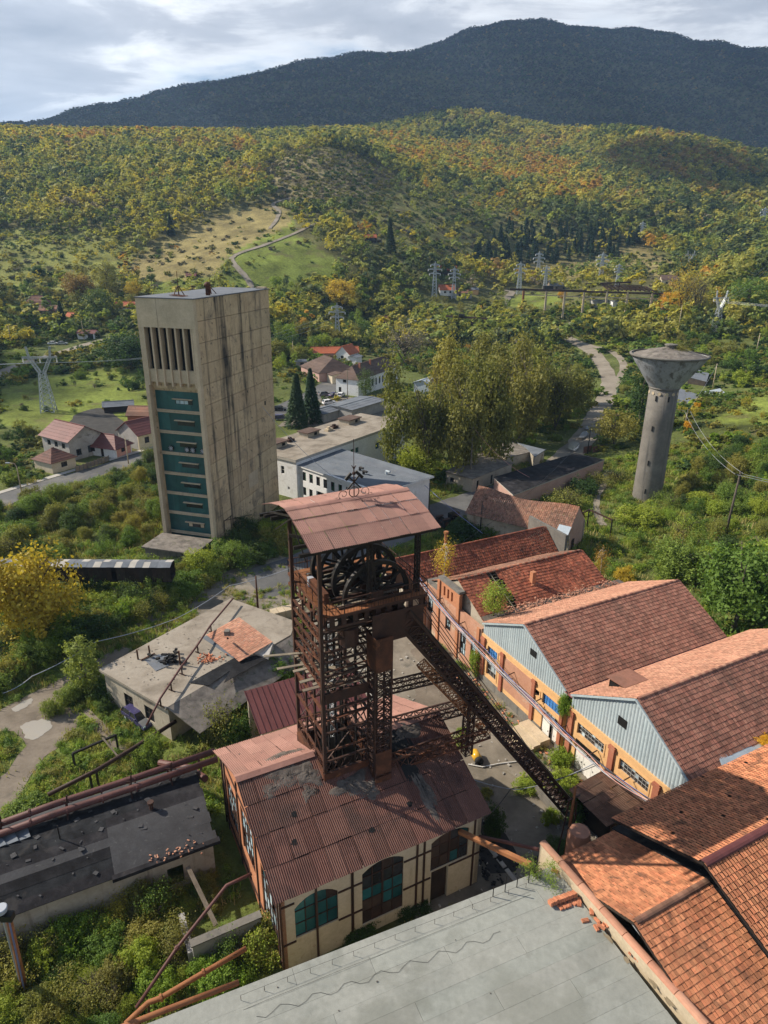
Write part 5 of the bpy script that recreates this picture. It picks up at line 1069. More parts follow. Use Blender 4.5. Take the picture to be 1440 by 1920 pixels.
br=gbl('tile_roofed_ruin','dark red tiled roof with a ragged black gap down its slope',40.9,60.2,53.9,66.2,6.6,9.7,M['tile_dark'],M['tile_old'],M['plaster_dirty'],.3,.42,gap,0,lambda a,b:.12*math.sin(a*7)**2+.05*math.sin(b*5+a*9))
part('rafters',MB().bar(uv(45.4,60,9.6),uv(45.7,54.2,6.75),.08),M['wood_grey'],br)
mb=MB()
for k in range(15): t=k/15; mb.bar(uv(44.9,60.05-t*5.8,9.62-t*2.9),uv(46.8,60.05-t*5.8,9.62-t*2.9),.05,.04)
part('battens',mb,M['wood_grey'],br)
ch=part('chimney',MB().ubox(49.8,50.35,57.2,57.75,7.4,9.9).ubox(49.6,50.55,57.,57.95,7.2,8.35),M['brick_gable'],br)
mb=MB(); r_=np.random.default_rng(9)
for k in range(420):
    u,v=r_.uniform(43.5,61),r_.normal(54.25,.45); s=r_.uniform(.08,.3); mb.box(uv(u,v,7.35+r_.uniform(0,.25)),uv(s,r_.normal(0,.1))+[0,0,r_.normal(0,.04)],uv(0,s*.7)+[0,0,r_.normal(0,.05)],(0,0,.04))
tag(part('fallen_tiles',mb,M['tile_salmon'],br),kind='stuff')
part('valley_floor',MB().ubox(40.9,62,53.6,55,7.0,7.3),M['coal_dirt'],br)
lr=gbl('tile_roofed_store','long low brown red tiled roof with a row of small dark openings below',37.5,62.6,66.6,73.8,5.6,8.7,M['tile_dark'],M['tile_dark'],M['plaster_dirty'],.34,.42,None,0,lambda a,b:.1*math.sin(a*9)**2,wins=[(3+k*3.1,4.1+k*3.1,4.0,5.1) for k in range(7)])
part('chimney',MB().lathe(uv(46.3,71.5,7.6),[(.25,0),(.22,2.6),(.33,2.6),(.33,2.9)],10),M['steel_orange'],lr)
part('end_wall',MB().ubox(62.7,63.1,66.,74.2,0,8.9),M['grey_concrete'],lr)
# sagging roof farther back
sr=thing('sagging_roof_house','old long house with a sagging weathered tile roof behind the stores','house',P(985,990))
a0,a1=P(898,908,7.6),P(1088,948,7.6); dd=unit((a1-a0)*[1,1,0]); ns_=np.array([dd[1],-dd[0],0]); LR=np.linalg.norm((a1-a0)[:2])
e=ns_*4.6-[0,0,3.5]
cover(sr,a0*[1,1,0]+[0,0,7.4],dd,e,LR,np.linalg.norm(e)+.3,.33,.4,TILE_S,M['tile_old'],0,'tile',lambda a,b:(.13<a<.15 and .3<b<.42)or(.3<a<.33 and .5<b<.56),.015,sag=lambda a,b:.9*math.sin(math.pi*min(1,a*1.08))**2*(1-b)*.9)
e2_=-ns_*4.6-[0,0,3.5]; cover(sr,a0*[1,1,0]+[0,0,7.4],dd,e2_,LR,np.linalg.norm(e2_),.45,.5,TILE_S,M['tile_old'],0,'tile',None,.015,sag=lambda a,b:.9*math.sin(math.pi*min(1,a*1.08))**2*(1-b)*.9)
b0=a0*[1,1,0]
part('front_wall',MB().box(b0+ns_*4.,dd*LR,-ns_*.35,(0,0,3.7)),M['plaster_dirty'],sr); part('rear_wall',MB().box(b0-ns_*4.,dd*LR,ns_*.35,(0,0,3.7)),M['plaster_dirty'],sr)
for t in (.1,LR-.4):
    mb=MB(); c=b0+dd*t; mb.box(c-ns_*3.6,ns_*7.2*1.,dd*.3,(0,0,3.7)); mb.add([c-ns_*4.1+[0,0,3.7],c+ns_*4.1+[0,0,3.7],c+[0,0,7.2],c-ns_*4.1+dd*.3+[0,0,3.7],c+ns_*4.1+dd*.3+[0,0,3.7],c+dd*.3+[0,0,7.2]],[(0,1,2),(5,4,3),(0,2,5,3),(1,4,5,2)]); part('gable_wall',mb,M['plaster_pink'],sr)
part('door',MB().box(b0+dd*(LR+.01)+ns_*1.2,dd*.06,ns_*1.,(0,0,2.3)),M['wood_dark'],sr)
part('zinc_patch',MB().slab([b0+dd*(LR-2.)+ns_*3.4+[0,0,5.02],b0+dd*LR+ns_*3.4+[0,0,5.02],b0+dd*LR+ns_*4.9+[0,0,3.9],b0+dd*(LR-2.)+ns_*4.9+[0,0,3.9]],.03),M['sheet_zinc'],sr)
gf=thing('iron_portal','rusty iron frame of posts and beam beside the pink gable','frame',P(1085,1005))
for q in ((1082,1000),(1100,992),(1143,1010)): part('post',MB().bar(P(*q),P(*q)+[0,0,3.6],.18),M['steel_dark'],gf)
part('beam',MB().bar(P(1082,1000)+[0,0,3.6],P(1100,992)+[0,0,3.7],.16).bar(P(1100,992)+[0,0,3.7],P(1143,1010)+[0,0,3.5],.2),M['steel_brown'],gf)
# generic low flat block from its roof corners in the picture
def block(name,label,px,z,roofm,wallm,cat='building',th=.18,strips=0,over=.2,z0=-.2,wins=()):
    p=[P(*q,z) if len(q)==2 else np.array(q,float) for q in px]; c=np.mean(p,0)
    ar=sum(p[i][0]*p[(i+1)%4][1]-p[(i+1)%4][0]*p[i][1] for i in range(4)); p=p if ar>0 else p[::-1]
    root=thing(name,label,cat,c*[1,1,0]); inn=[c+(q-c)*(1-over/np.linalg.norm((q-c)[:2])*1.3) for q in p]
    n=len(p)
    for i in range(n):
        a,b=inn[i],inn[(i+1)%n]; d=unit((b-a)*[1,1,0]); nn=np.array([-d[1],d[0],0]); L=np.linalg.norm((b-a)[:2]); ops=[w[1:5] for w in wins if w[0]==i]
        part('wall',wall(MB(),a*[1,1,0],d,L-.3,z-th,.3,ops,z0=0),wallm,root)
        for w in wins:
            if w[0]==i: window(root,a*[1,1,0],d,*w[1:5],*(w[5:7] if len(w)>5 else (2,2)),M['glass_dark'],M['paint_white' if wallm is M['plaster_white'] else 'wood_dark'],dep=.18,n=nn,gls=lambda i,j:M['glass_dark'] if rng.random()<.8 else M['glass_teal'])
    part('roof_slab',MB().slab([q for q in p],th),M['kerb'] if strips else roofm,root)
    if strips:
        for i in range(strips):
            s,e=i/strips,(i+1)/strips; q=[p[0]+(p[3]-p[0])*s,p[1]+(p[2]-p[1])*s,p[1]+(p[2]-p[1])*e,p[0]+(p[3]-p[0])*e]
            part('roof_strip',MB().slab([k+[0,0,.03+.012*(i%2)] for k in q],.03),roofm,root)
    return root,p
block('low_store','low store with a shining black felt roof behind the sagging house',[(925,895),(962,928),(1134,862),(1078,850)],3.4,M['felt_black'],M['plaster_pink'],strips=9)
block('mossy_shed','low cream shed with a mossy overgrown roof below the willows',[(835,884),(886,898),(962,868),(900,848)],3.,M['roof_rubble'],M['plaster_dirty'],wins=[(0,1.,2.,1.,2.),(1,1.5,2.3,0.05,2.1,1,1),(1,6.5,7.3,.05,2.1,1,1)])
block('low_garage','small grey roofed garage between willows and wet road',[(985,838),(1003,856),(1023,843),(970,830)],3.,M['felt_slate'],M['plaster_dirty'])
block('low_garage','small dark roofed garage below the willow crowns, left of its twin',[(925,835),(950,858),(1000,846),(960,828)],2.8,M['roof_rubble'],M['plaster_dirty'])
ru=thing('collapsed_shed','collapsed shed of slate and sheet scraps at the water tower foot','ruin',P(1262,925))
mb=MB(); r_=np.random.default_rng(12); c=P(1258,918)
for k in range(160):
    p=c+[r_.normal(0,2.6),r_.normal(0,3.6),r_.uniform(.1,1.6)]; a=r_.uniform(0,3); L=r_.uniform(.4,2.4); mb.box(p,(L*math.cos(a),L*math.sin(a),r_.normal(0,.3)),(-math.sin(a)*.5,math.cos(a)*.5,r_.normal(0,.15)),(0,0,.06))
tag(part('debris',mb,M['felt_slate'],ru),kind='stuff'); part('fallen_roof',MB().slab([c+[-4.,-4.,.4],c+[1.5,-4.6,.5],c+[2.4,2,1.8],c+[-3.2,3,1.7]],.2),M['felt_slate'],ru); part('wall',MB().box(c+[-6.,-2.5,-.5],(.3,0,0),(0,5,0),(0,0,2.8)),M['plaster_pink'],ru)
block('hillside_barn','grey roofed barn with dark open front right behind the water tower',[(1255,722),(1258,758),(1318,764),(1316,742)],5.,M['felt_slate'],M['plaster_dirty'],strips=4)
block('hillside_shed','small shed with pale sheet roof on the slope right of the barn',[(1312,736),(1326,752),(1370,745),(1350,728)],5.2,M['sheet_zinc'],M['wood_dark'])
block('slate_roof_hut','hut with dark slate roof half hidden behind the funnel tank',[(1300,690),(1290,706),(1325,715),(1330,700)],5.5,M['felt_slate'],M['wood_dark'])
# ================================================================ flat roofed workshop on the left
FZ=4.3
fp=[P(185,1255,FZ),P(310,1328,FZ),P(545,1190,FZ),P(555,1165,FZ),P(432,1122,FZ)]
c=np.mean(fp,0); ws=thing('flat_roofed_workshop','low workshop with cracked dirty concrete flat roof strewn with scrap','building',c*[1,1,0])
part('roof_slab',MB().slab(fp,.28),M['flat_roof_dirt'],ws)
inn=[c+(q-c)*.965 for q in fp]
for i in range(5):
    a,b=inn[i],inn[(i+1)%5]; d=unit((b-a)*[1,1,0]); L=np.linalg.norm((b-a)[:2]); nn=np.array([-d[1],d[0],0]); ops=[(L*.3,L*.3+1.5,.9,2.6),(L*.62,L*.62+1.5,.9,2.6)] if i==0 else []
    part('wall',wall(MB(),a*[1,1,0],d,L,FZ-.28,.3,ops,n=nn),M['plaster_dirty'],ws)
    for q in ops: window(ws,a*[1,1,0],d,*q,2,2,M['dark_void'],M['wood_dark'],n=nn)
inn0=[k.copy() for k in inn]
def fr_(px,py,e=.02): return P(px,py,FZ+e)
part('eave_slope',MB().slab([P(312,1326,FZ+.0),P(548,1192,FZ),P(556,1250,FZ-1.5),P(375,1375,FZ-1.5)],.1),M['roof_rubble'],ws)
tq=[fr_(388,1190,.25),fr_(448,1158,.9),fr_(512,1205,.9),fr_(503,1233,.25)]; part('tile_deck',MB().add([tuple(q) for q in tq]+[tuple(q*[1,1,0]+[0,0,FZ]) for q in tq],[(0,1,2,3),(0,4,5,1),(1,5,6,2),(2,6,7,3),(3,7,4,0)] if False else [(3,2,1,0),(0,1,5,4),(1,2,6,5),(2,3,7,6),(3,0,4,7)]),M['plaster_grey'],ws)
eu=unit(tq[2]-tq[1]); es=tq[0]-tq[1]; es=es-eu*(es@eu); cover(ws,tq[1]+[0,0,.04],eu,es,np.linalg.norm(tq[2]-tq[1]),np.linalg.norm(es),.34,.36,TILE_S,M['tile_salmon'],60,'tile',None,.01)
for i,q in enumerate([[(378,1195),(392,1190),(418,1206),(405,1213)],[(405,1213),(418,1206),(447,1222),(433,1232)],[(433,1232),(447,1222),(470,1233),(455,1240)],[(272,1238),(298,1226),(318,1247),(292,1258)],[(288,1230),(312,1224),(320,1240),(302,1247)],[(355,1280),(440,1233),(458,1238),(392,1285)],[(440,1240),(480,1228),(500,1235),(420,1280)]]):
    part('felt_sheet',MB().slab([fr_(*k,.035+.01*i) for k in q],.03),M['felt_slate' if i<5 else 'felt_black'],ws)
pn=part('chimney',MB().abox(*[k for a in zip(fr_(427,1197)[:2]-.3,fr_(427,1197)[:2]+.3) for k in a],FZ+.2,FZ+1.1),M['grey_concrete'],ws); part('stove_pipe',MB().tube([fr_(427,1197,1.),fr_(427,1197,2.3)],.12,8),M['steel_dark'],pn)
def rubble(name,label,px,n,s,m,cat,z,spread=.7,seed=1,kind='stuff'):
    r=np.random.default_rng(seed); c=P(*px,z) if z is not None else G(*px); mb=MB()
    for k in range(n):
        p=c+[r.normal(0,spread),r.normal(0,spread*.7),abs(r.normal(0,s*.7))]; a=r.uniform(0,3.1); l=s*r.uniform(.6,1.8); mb.box(p,(l*math.cos(a),l*math.sin(a),r.normal(0,.05)),(-math.sin(a)*s*.6,math.cos(a)*s*.6,0),(0,0,s*.5))
    return solo(name,mb,m,label,cat,c,kind=kind)
rubble('brick_rubble','small heap of broken red bricks on the dirty flat roof',(393,1238),60,.2,M['brick_loose'],'rubble',FZ,.6,2)
rubble('scrap_heap','heap of charred timbers and scrap on the flat roof centre',(322,1240),30,.4,M['coal_black'],'scrap',FZ,.8,3)
for a,b,lb in (((259,1236),(268,1225),'rusty stub post on the flat roof, left of its twin'),((281,1228),(288,1215),'rusty stub post on the flat roof, right of its twin'),((338,1246),(338,1218),'upright dark iron post amid the scrap heap')):
    mb=MB(); p=fr_(*a); q=P(*b,FZ); mb.bar(p,p+[0,0,1.2 if a[0]<300 else 1.7],.14); solo('iron_post',mb,M['steel_rust'],lb,'post',p)
mb=MB(); mb.bar(fr_(264,1238,.1),fr_(290,1225,.1),.12,.1); solo('iron_bar',mb,M['steel_rust'],'rusty iron bar lying between two stub posts','bar')
# long pipe crossing the workshop roof on stands
rp=thing('roof_pipe','thin brown pipe on small stands running diagonally over workshop roof','pipe',P(275,1365,3))
pp=[P(437,1122,FZ+.9),P(395,1172,FZ+1.),P(370,1210,FZ+1.),P(340,1250,FZ+1.),P(320,1280,FZ+1.),P(300,1310,FZ+.9),P(275,1360,3.2)]
mb=MB(); mb.tube(pp,.11,7); part('tube',mb,M['pipe_maroon'],rp,True)
for p in pp[1:-1]: part('stand',MB().bar(p*[1,1,0]+[0,0,FZ],p,.12).bar(p*[1,1,0]+[-.35,.2,FZ+.05],p*[1,1,0]+[.35,-.2,FZ+.05],.1),M['steel_brown'],rp)
am=thing('roof_aerial','small tripod aerial on the workshop roof slope above tar strip','aerial',fr_(434,1283)); part('tripod',MB().bar(fr_(434,1283),fr_(434,1283,1.8),.06).bar(fr_(430,1270),fr_(434,1283,1.6),.04).bar(fr_(442,1275),fr_(434,1283,1.6),.04),M['steel_dark'],am)
# dark red metal roof between workshop and shaft building
mr=thing('metal_roofed_passage','dark maroon standing seam roof tucked behind the shaft building','building',uv(14,50))
q=[uv(13.2,50.6,4.2),uv(13.2,55.4,5.9),uv(24.5,55.4,5.9),uv(24.5,50.6,4.2)]
for k in range(20):
    t,u_=k/20,(k+1)/20; part('roof_sheet',MB().slab([q[0]+(q[3]-q[0])*t,q[0]+(q[3]-q[0])*u_,q[1]+(q[2]-q[1])*u_,q[1]+(q[2]-q[1])*t],.04).bar(q[0]+(q[3]-q[0])*t+[0,0,.03],q[1]+(q[2]-q[1])*t+[0,0,.03],.05,.08),M['sheet_maroon'],mr)
part('wall',MB().ubox(13.4,24.3,50.8,51.1,0,4.1).ubox(13.4,24.3,55.,55.3,0,5.6),M['plaster_dirty'],mr)
# ================================================================ black felt shed, lower left, with twin pipes
bl=thing('tar_roofed_shed','long low shed with torn black tar paper roof beside twin pipes','shed',uv(-2,44.5))
zr_=lambda v: 4.9-.11*abs(v-46.2)**1.5*(1 if v<46.2 else 1.)
vs=np.linspace(41.,49.4,12)
for i in range(11):
    for a,b in ((-16,-6.+rng.normal(0,.8)),(-8.2,1.2+rng.normal(0,.8)),(-.8,6.7+rng.normal(0,.15))):
        v0,v1=vs[i],vs[i+1]; e=rng.uniform(0,.05)+.02*(a+16)/8; tm_=M['felt_worn'] if rng.random()<.25 else M['felt_black']; part('tar_strip',MB().slab([uv(a,v0-.06,zr_(v0)+e),uv(b,v0-.06,zr_(v0)+e),uv(b,v1,zr_(v1)+e+.03),uv(a,v1,zr_(v1)+e+.03)],.04),tm_,bl)
part('roof_deck',MB().slab([uv(-16,41.1,3.6),uv(6.5,41.1,3.6),uv(6.5,49.2,3.6),uv(-16,49.2,3.6)],.15),M['wood_dark'],bl)
part('wall',wall(MB(),uv(-15.8,41.3),uv(1,0),22.2,3.4,.3,[(18.6,19.8,.2,2.2)]),M['plaster_dirty'],bl); part('wall',MB().ubox(6.1,6.4,41.6,49,0,3.4).ubox(-15.8,6.1,48.7,49,0,3.4),M['plaster_dirty'],bl)
part('eave_beam',MB().ubox(-1.,6.9,40.75,41.25,3.45,3.75),M['felt_black'],bl)
for k in range(3): part('roof_flap',MB().slab([uv(-9.+k*.9,47.3,4.9),uv(-8.+k*.9,47.3,5.1),uv(-7.6+k*.8,46.2,5.15),uv(-8.7+k*.9,46.3,4.98)],.03),M['felt_slate'],bl)
part('vent_stub',MB().tube([uv(2.6,45.2,4.7),uv(2.6,45.2,5.5)],.16,9).tube([uv(2.6,45.2,5.45),uv(2.6,45.2,5.6)],.26,9),M['steel_brown'],bl)
mb=MB(); p=P(114,1578,4.6); mb.bar(p,p+[0,0,1.6],.07); mb.bar(p-[.3,0,0],p+[.4,0,.05],.3,.05); solo('roof_pole',mb,M['steel_dark'],'thin pole standing on the black tar roof','pole',p)
rubble('tile_scraps','broken orange tile scraps along the edge of tar roof',(345,1588),26,.13,M['tile_salmon'],'scraps',3.78,.8,5); rubble('tile_scraps','few orange tile scraps at middle of tar roof edge',(297,1612),14,.13,M['tile_salmon'],'scraps',3.78,.45,6)
tpipe=thing('twin_pipes','two parallel maroon pipes laid on brackets along the tar roof','pipes',uv(0,47.6,5))
for k,(dv,z) in enumerate(((47.3,5.55),(48.15,5.75))):
    mb=MB(); mb.tube([uv(-9.6,dv-.1,z-.25),uv(-4,dv,z),uv(2,dv,z+.1),uv(8.5,dv,z+.3)],.27,10); t=part('pipe',mb,M['pipe_maroon'],tpipe,True)
    for u in np.arange(-8.6,8,2.6): part('collar',MB().tube([uv(u,dv-.02,z+.012*u),uv(u+.12,dv-.02,z+.012*u)],.33,10),M['pipe_maroon'],t)
for u in (-8.,-3.4,1.4,4.6): part('bracket',MB().bar(uv(u,46.9,4.9),uv(u,48.5,5.4),.12).bar(uv(u,47.7,4.6),uv(u+.2,47.7,6.6),.09).bar(uv(u-.3,47.8,6.1),uv(u+.5,47.6,5.9),.07),M['steel_brown'],tpipe)
mb=MB(); mb.tube([P(300,1430,2.2),P(355,1440,3.4),P(385,1460,4.4)],.3,9); solo('bent_pipe',mb,M['pipe_maroon'],'stout maroon pipe joining the gable of the shaft building','pipe')
pl=thing('yard_pipe','long dark brown pipe on posts crossing the weeds behind tar shed','pipe',P(170,1455,0))
pp=[P(90,1490,2.2),P(180,1445,2.2),P(258,1398,2.2),P(330,1352,2.4)]; mb=MB(); mb.tube(pp,.2,8); part('tube',mb,M['steel_brown'],pl,True)
for p in (pp[1],pp[2],P(168,1452,2.2)): part('post',MB().bar(p*[1,1,0],p,.16),M['steel_dark'],pl)
hr=thing('beam_portal','rusty beam on two posts standing in the green weeds','frame',P(178,1425,0))
b0,b1=P(136,1413,1.9),P(217,1378,1.9); part('beam',MB().bar(b0,b1,.2),M['steel_dark'],hr); part('post',MB().bar(b0*[1,1,0],b0,.16),M['steel_dark'],hr); part('post',MB().bar(b1*[1,1,0],b1,.16),M['steel_dark'],hr); part('plank',MB().bar(P(192,1383,2.3),P(220,1417,1.4),.12),M['wood_grey'],hr)
# ruins and pipes at lower left
yw=thing('yard_wall','crumbling low grey wall enclosing a sunken yard beside the shaft building','wall',uv(7,36)); part('wall_section',MB().ubox(3.2,8.,34.3,34.7,-.1,2.2),M['plaster_grey'],yw); part('wall_section',MB().ubox(2.9,3.3,34.7,38.,-.1,1.2),M['plaster_grey'],yw); part('coping',MB().ubox(3.1,8.1,34.2,34.8,2.201,2.32),M['grey_concrete'],yw)
mb=MB(); mb.bar(P(352,1625,2.9),P(405,1735,1.6),.3,.12); solo('fallen_beam',mb,M['wood_grey'],'pale weathered beam leaning across the sunken yard','beam'); 
bp=thing('bent_pipe','long thin brown pipe rising from the shrubs and bending towards shaft building','pipe',P(265,1870,1)); p3=[P(255,1890,2.),P(330,1780,3.),P(425,1660,5.),P(472,1638,5.2)]; mb=MB(); mb.tube(p3,.12,8); part('tube',mb,M['pipe_maroon'],bp,True); part('collar',MB().tube([p3[1],p3[1]+unit(p3[2]-p3[1])*.2],.18,8),M['pipe_maroon'],bp)
op=thing('rusty_pipe','rusty orange pipe with flanges among shrubs beside the grey roof','pipe',P(350,1850,2)); p3=[P(235,1920,3.),P(278,1880,3.2),P(300,1872,3.4),P(380,1825,3.8),P(462,1778,4.2)]; mb=MB(); mb.tube(p3,.17,8); part('tube',mb,M['steel_orange'],op,True)
for t in (p3[2],p3[3]): part('flange',MB().tube([t,t+unit(p3[4]-p3[3])*.15],.25,9),M['steel_orange'],op)
part('post',MB().bar(P(278,1880,3.2),P(280,1905,.5)*[1,1,0]+[0,0,.5],.14),M['steel_brown'],op)
eg=thing('eave_pipe','bright rust orange pipe along the edge of the grey roof','pipe',GF0+gd*6); mb=MB(); mb.tube([GF0-gs*.35+gd*(-.5)+[0,0,-.1],GF0+gd*4.5-gs*.4+[0,0,-.1],GF0+gd*8.7-gs*.4+[0,0,-.15]],.16,8); part('tube',mb,M['steel_orange'],eg,True)
# conveyor gallery
cg=thing('conveyor_gallery','dark timber conveyor gallery with ragged sheet roof leading to the tower','gallery',P(230,1090))
g0,g1=P(-20,1052,6.2),P(322,1054,5.6); d=unit(g1-g0); nn=unit(np.array([d[1],-d[0],0])); L=np.linalg.norm(g1-g0)
nsh=26
for k in range(nsh):
    for s in (0,1):
        o=g0+d*(k*L/nsh)-nn*1.25*s+[0,0,.02*(k%2)]; part('roof_sheet',MB().slab([o+nn*1.25-Z3*.25*(1-s),o+d*L/nsh*1.03+nn*1.25-Z3*.25*(1-s),o+d*L/nsh*1.03-Z3*.25*s,o-Z3*.25*s],.04),M['felt_slate' if rng.random()<.75 else 'kerb'],cg)
for k in range(40):
    if rng.random()<.1: continue
    o=g0+d*(k*L/40)+nn*1.2-[0,0,2.3]; part('board',MB().box(o,d*L/40*.94,-nn*.05,(0,0,rng.uniform(1.8,2.05))),M['wood_dark'],cg)
part('deck',MB().box(g0+nn*1.2-[0,0,2.5],d*L,-nn*2.4,(0,0,.2)),M['wood_dark'],cg); part('rear_boarding',MB().box(g0-nn*1.2-[0,0,2.3],d*L,-nn*.06,(0,0,2.)),M['wood_dark'],cg)
for t in (.2,.46,.53,.8):
    for s in (-1,1):
        a=g0+d*L*t+nn*1.1*s-[0,0,2.5]; part('trestle_leg',MB().bar(a,a*[1,1,0]+nn*.8*s,.24),M['wood_dark'],cg); part('brace',MB().bar(a,a*[1,1,0]+d*1.6,.14).bar(a-d*1.,a*[1,1,0]+d*.9+[0,0,1],.12),M['wood_dark'],cg)
# concrete plank wall and stacked blocks
fw=thing('plank_wall','low concrete plank fence with posts under the overhanging shrubs','wall',P(55,1260))
for (x0,y0),(x1,y1) in (((-40,1305),(27,1272)),((28,1271),(60,1254)),((61,1253),(84,1240))):
    a,b=P(x0,y0),P(x1,y1); part('post',MB().box(a-[.1,.1,0],(.2,0,0),(0,.2,0),(0,0,1.75)),M['pale_concrete'],fw)
    for k in range(4): dd_=b-a; part('panel',MB().box(a+[0,0,.05+k*.42],dd_,unit(np.array([-dd_[1],dd_[0],0]))*.08,(0,0,.4)),M['pale_concrete'],fw)
sb=P(533,1165)
for k in range(5): solo('concrete_block',MB().ubox(*[0]*6) if False else MB().box(sb+uv(-1.5+k*.9,0.2*k*0),uv(.85,0),uv(0,1.4),(0,0,1.5)),M['pale_concrete'],'pale concrete block standing in the row beyond the workshop roof','block',sb+uv(-1.5+k*.9,0),'row of concrete blocks')
# ================================================================ houses: ridge runs along direction az from corner O; W is measured to the left of it
mat('roof_maroon',[(.12,.042,.036),(.165,.06,.052)],.3,rough=.6,bump=.15,rand=.08)
mat('roof_brownold',[(.075,.05,.04),(.13,.085,.065)],.4,bump=.4,rand=.15,spots=[(.8,.6,(.045,.035,.03),.7)])
mat('roof_redorange',[(.36,.10,.045),(.42,.13,.06)],.4,bump=.2,rand=.1)
mat('plaster_mint',[(.30,.47,.42),(.36,.52,.47)],.4,bump=.1)
mat('plaster_salmon',[(.50,.24,.18),(.56,.29,.22)],.4,bump=.1)
def house(name,label,O,az,L,W,ze,zr,wallm,roofm,wins=(),doors=(),hip=0.,rows=6,cat='house',over=.45,chim=None,fr='wood_dark',z0=None):
    O=np.asarray(O,float); d=np.array([math.cos(R_(az)),math.sin(R_(az)),0]); n=np.array([-d[1],d[0],0]); zb=O[2] if z0 is None else z0; O=np.array([O[0],O[1],zb])
    root=thing(name,label,cat,O+d*L/2+n*W/2); q=lambda a,b,z: O+d*a+n*b+Z3*z
    sides=[(q(0,0,0),d,L,n),(q(L,0,0),n,W,-d),(q(L,W,0),-d,L,-n),(q(0,W,0),-n,W,d)]
    for i,(o,dd,l,nn) in enumerate(sides):
        ops=[w[1:5] for w in wins if w[0]==i]+[w[1:5] for w in doors if w[0]==i]; e=.3 if i%2 else 0
        m_=wallm if not isinstance(wallm,dict) else wallm.get(i,wallm['m']); part('wall',wall(MB(),o+dd*e-Z3*.6,dd,l-2*e,ze+.6,.3,[(a-e,b-e,c+.6,f+.6) for a,b,c,f in ops],n=nn),M[m_],root)
        for w in wins:
            if w[0]==i: window(root,o,dd,*w[1:5],*(w[5:7] if len(w)>5 else (2,1)),M['glass_dark'],M[fr],dep=.14,n=nn,fw=.07)
        for w in doors:
            if w[0]==i: part('door',MB().box(o+dd*w[1]+nn*.14+Z3*w[3],dd*(w[2]-w[1]),nn*.05,Z3*(w[4]-w[3])),M['wood_dark'],root)
    if not hip:
        for a,s in ((0,1),(L,-1)):
            w0,w1,w2=q(a,0,ze),q(a,W,ze),q(a,W/2,zr-.12); t=d*.25*s; part('gable',MB().add([w0,w1,w2,w0+t,w1+t,w2+t],[(0,2,1),(3,4,5),(0,3,5,2),(1,2,5,4)] if s>0 else [(0,1,2),(5,4,3),(0,2,5,3),(1,4,5,2)]),M[wallm if not isinstance(wallm,dict) else wallm['m']],root)
    dz=(zr-ze)/(W/2)*over; ov=over if not hip else 0
    for s in (0,1):
        b0,b1=(-over,W/2) if s==0 else (W+over,W/2)
        for k in range(rows):
            t0,t1=k/rows,(k+1)/rows; z=lambda t: ze-dz+(zr-ze+dz)*t; bb=lambda t:b0+(b1-b0)*t; h0,h1=(-over+(hip+over)*t0,-over+(hip+over)*t1) if hip else (-ov,-ov)
            e=.035; part('roof_course',MB().slab([q(h0,bb(t0),z(t0)+e),q(L-h0,bb(t0),z(t0)+e),q(L-h1,bb(t1),z(t1)),q(h1,bb(t1),z(t1))],.09),M[roofm],root)
    if hip:
        for a,s in ((0,1),(L,-1)):
            for k in range(rows):
                t0,t1=k/rows,(k+1)/rows; z=lambda t: ze-dz+(zr-ze+dz)*t; x=lambda t:a+s*(-over+(hip+over)*t); y=lambda t:-over+(W/2+over)*t
                part('roof_course',MB().slab([q(x(t0),y(t0),z(t0)+.03),q(x(t0),W-y(t0),z(t0)+.03),q(x(t1),W-y(t1)-.01*(t1==1),z(t1)),q(x(t1),y(t1),z(t1))],.09),M[roofm],root)
    part('ridge',MB().box(q(hip-ov,W/2-.15,zr-.02),d*(L-2*hip+2*ov),n*.3,Z3*.12),M[roofm],root)
    for c in (chim or ()): ch=part('chimney',MB().box(q(c[0],c[1],zr-1.2),d*.55,n*.55,Z3*2.),M['brick_red'],root)
    return root
house('town_house','two storey grey house with maroon roof and open gable by the street',P(84,851,0),-33,10.4,8.6,4.9,7.4,'plaster_grey','roof_maroon',[(0,2.,3.3,2.6,3.9),(0,4.8,6.1,2.6,3.9),(0,7.6,8.9,2.6,3.9),(1,1.6,2.9,.9,2.4),(1,4.6,6.,.9,2.6),(1,2.,3.6,5.2,6.2),(1,4.6,5.9,5.2,6.2)],over=.6)
house('town_house','single storey house with maroon roof and salmon end wall on the street',P(163,852,0),-20,8.6,5.4,2.6,4.7,{'m':'plaster_white',1:'plaster_salmon',0:'plaster_white'},'roof_maroon',[(0,1.2,2.6,1.,2.1),(1,1.9,3.2,.9,2.1)],[(0,4.2,5.1,0,2.1)],hip=2.2,over=.6)
house('town_house','cream house with dark plum roof and maroon shutters behind the tower',P(262,844,0),54,11,8.2,3.8,6.4,{'m':'plaster_grey',0:'plaster_house'},'roof_maroon',[(0,1.7,3.,1.3,2.8),(0,5.8,7.1,1.3,2.8)],hip=0)
house('town_house','small house with rusty streaked hipped roof on the street bend',P(100,889,0),60,5.8,6.2,2.7,4.7,'plaster_cream','sheet_rust',[(0,2.2,3.7,.9,2.,3,1)],hip=2.6)
house('garden_shed','low shed with grey corrugated roof beyond the bare black ground',P(196,775,0),20,8,4.6,2.,2.9,'wood_dark','felt_slate',rows=4,cat='shed')
house('garden_shed','tumbledown shed with rusty tiled roof close to the tower',P(240,792,0),0,9,6,2.2,4.,'brick_red','tile_old',rows=5,cat='shed')
gt=thing('yard_gate','grey metal gate and plank fence along the street verge','fence',P(170,885,0)); 
a,b=P(143,886,0),P(205,865,0); dd_=unit(b-a); Lg=np.linalg.norm(b-a)
for k in range(10): part('post',MB().bar(a+dd_*k*Lg/9,a+dd_*k*Lg/9+Z3*1.5,.12),M['grey_concrete'],gt)
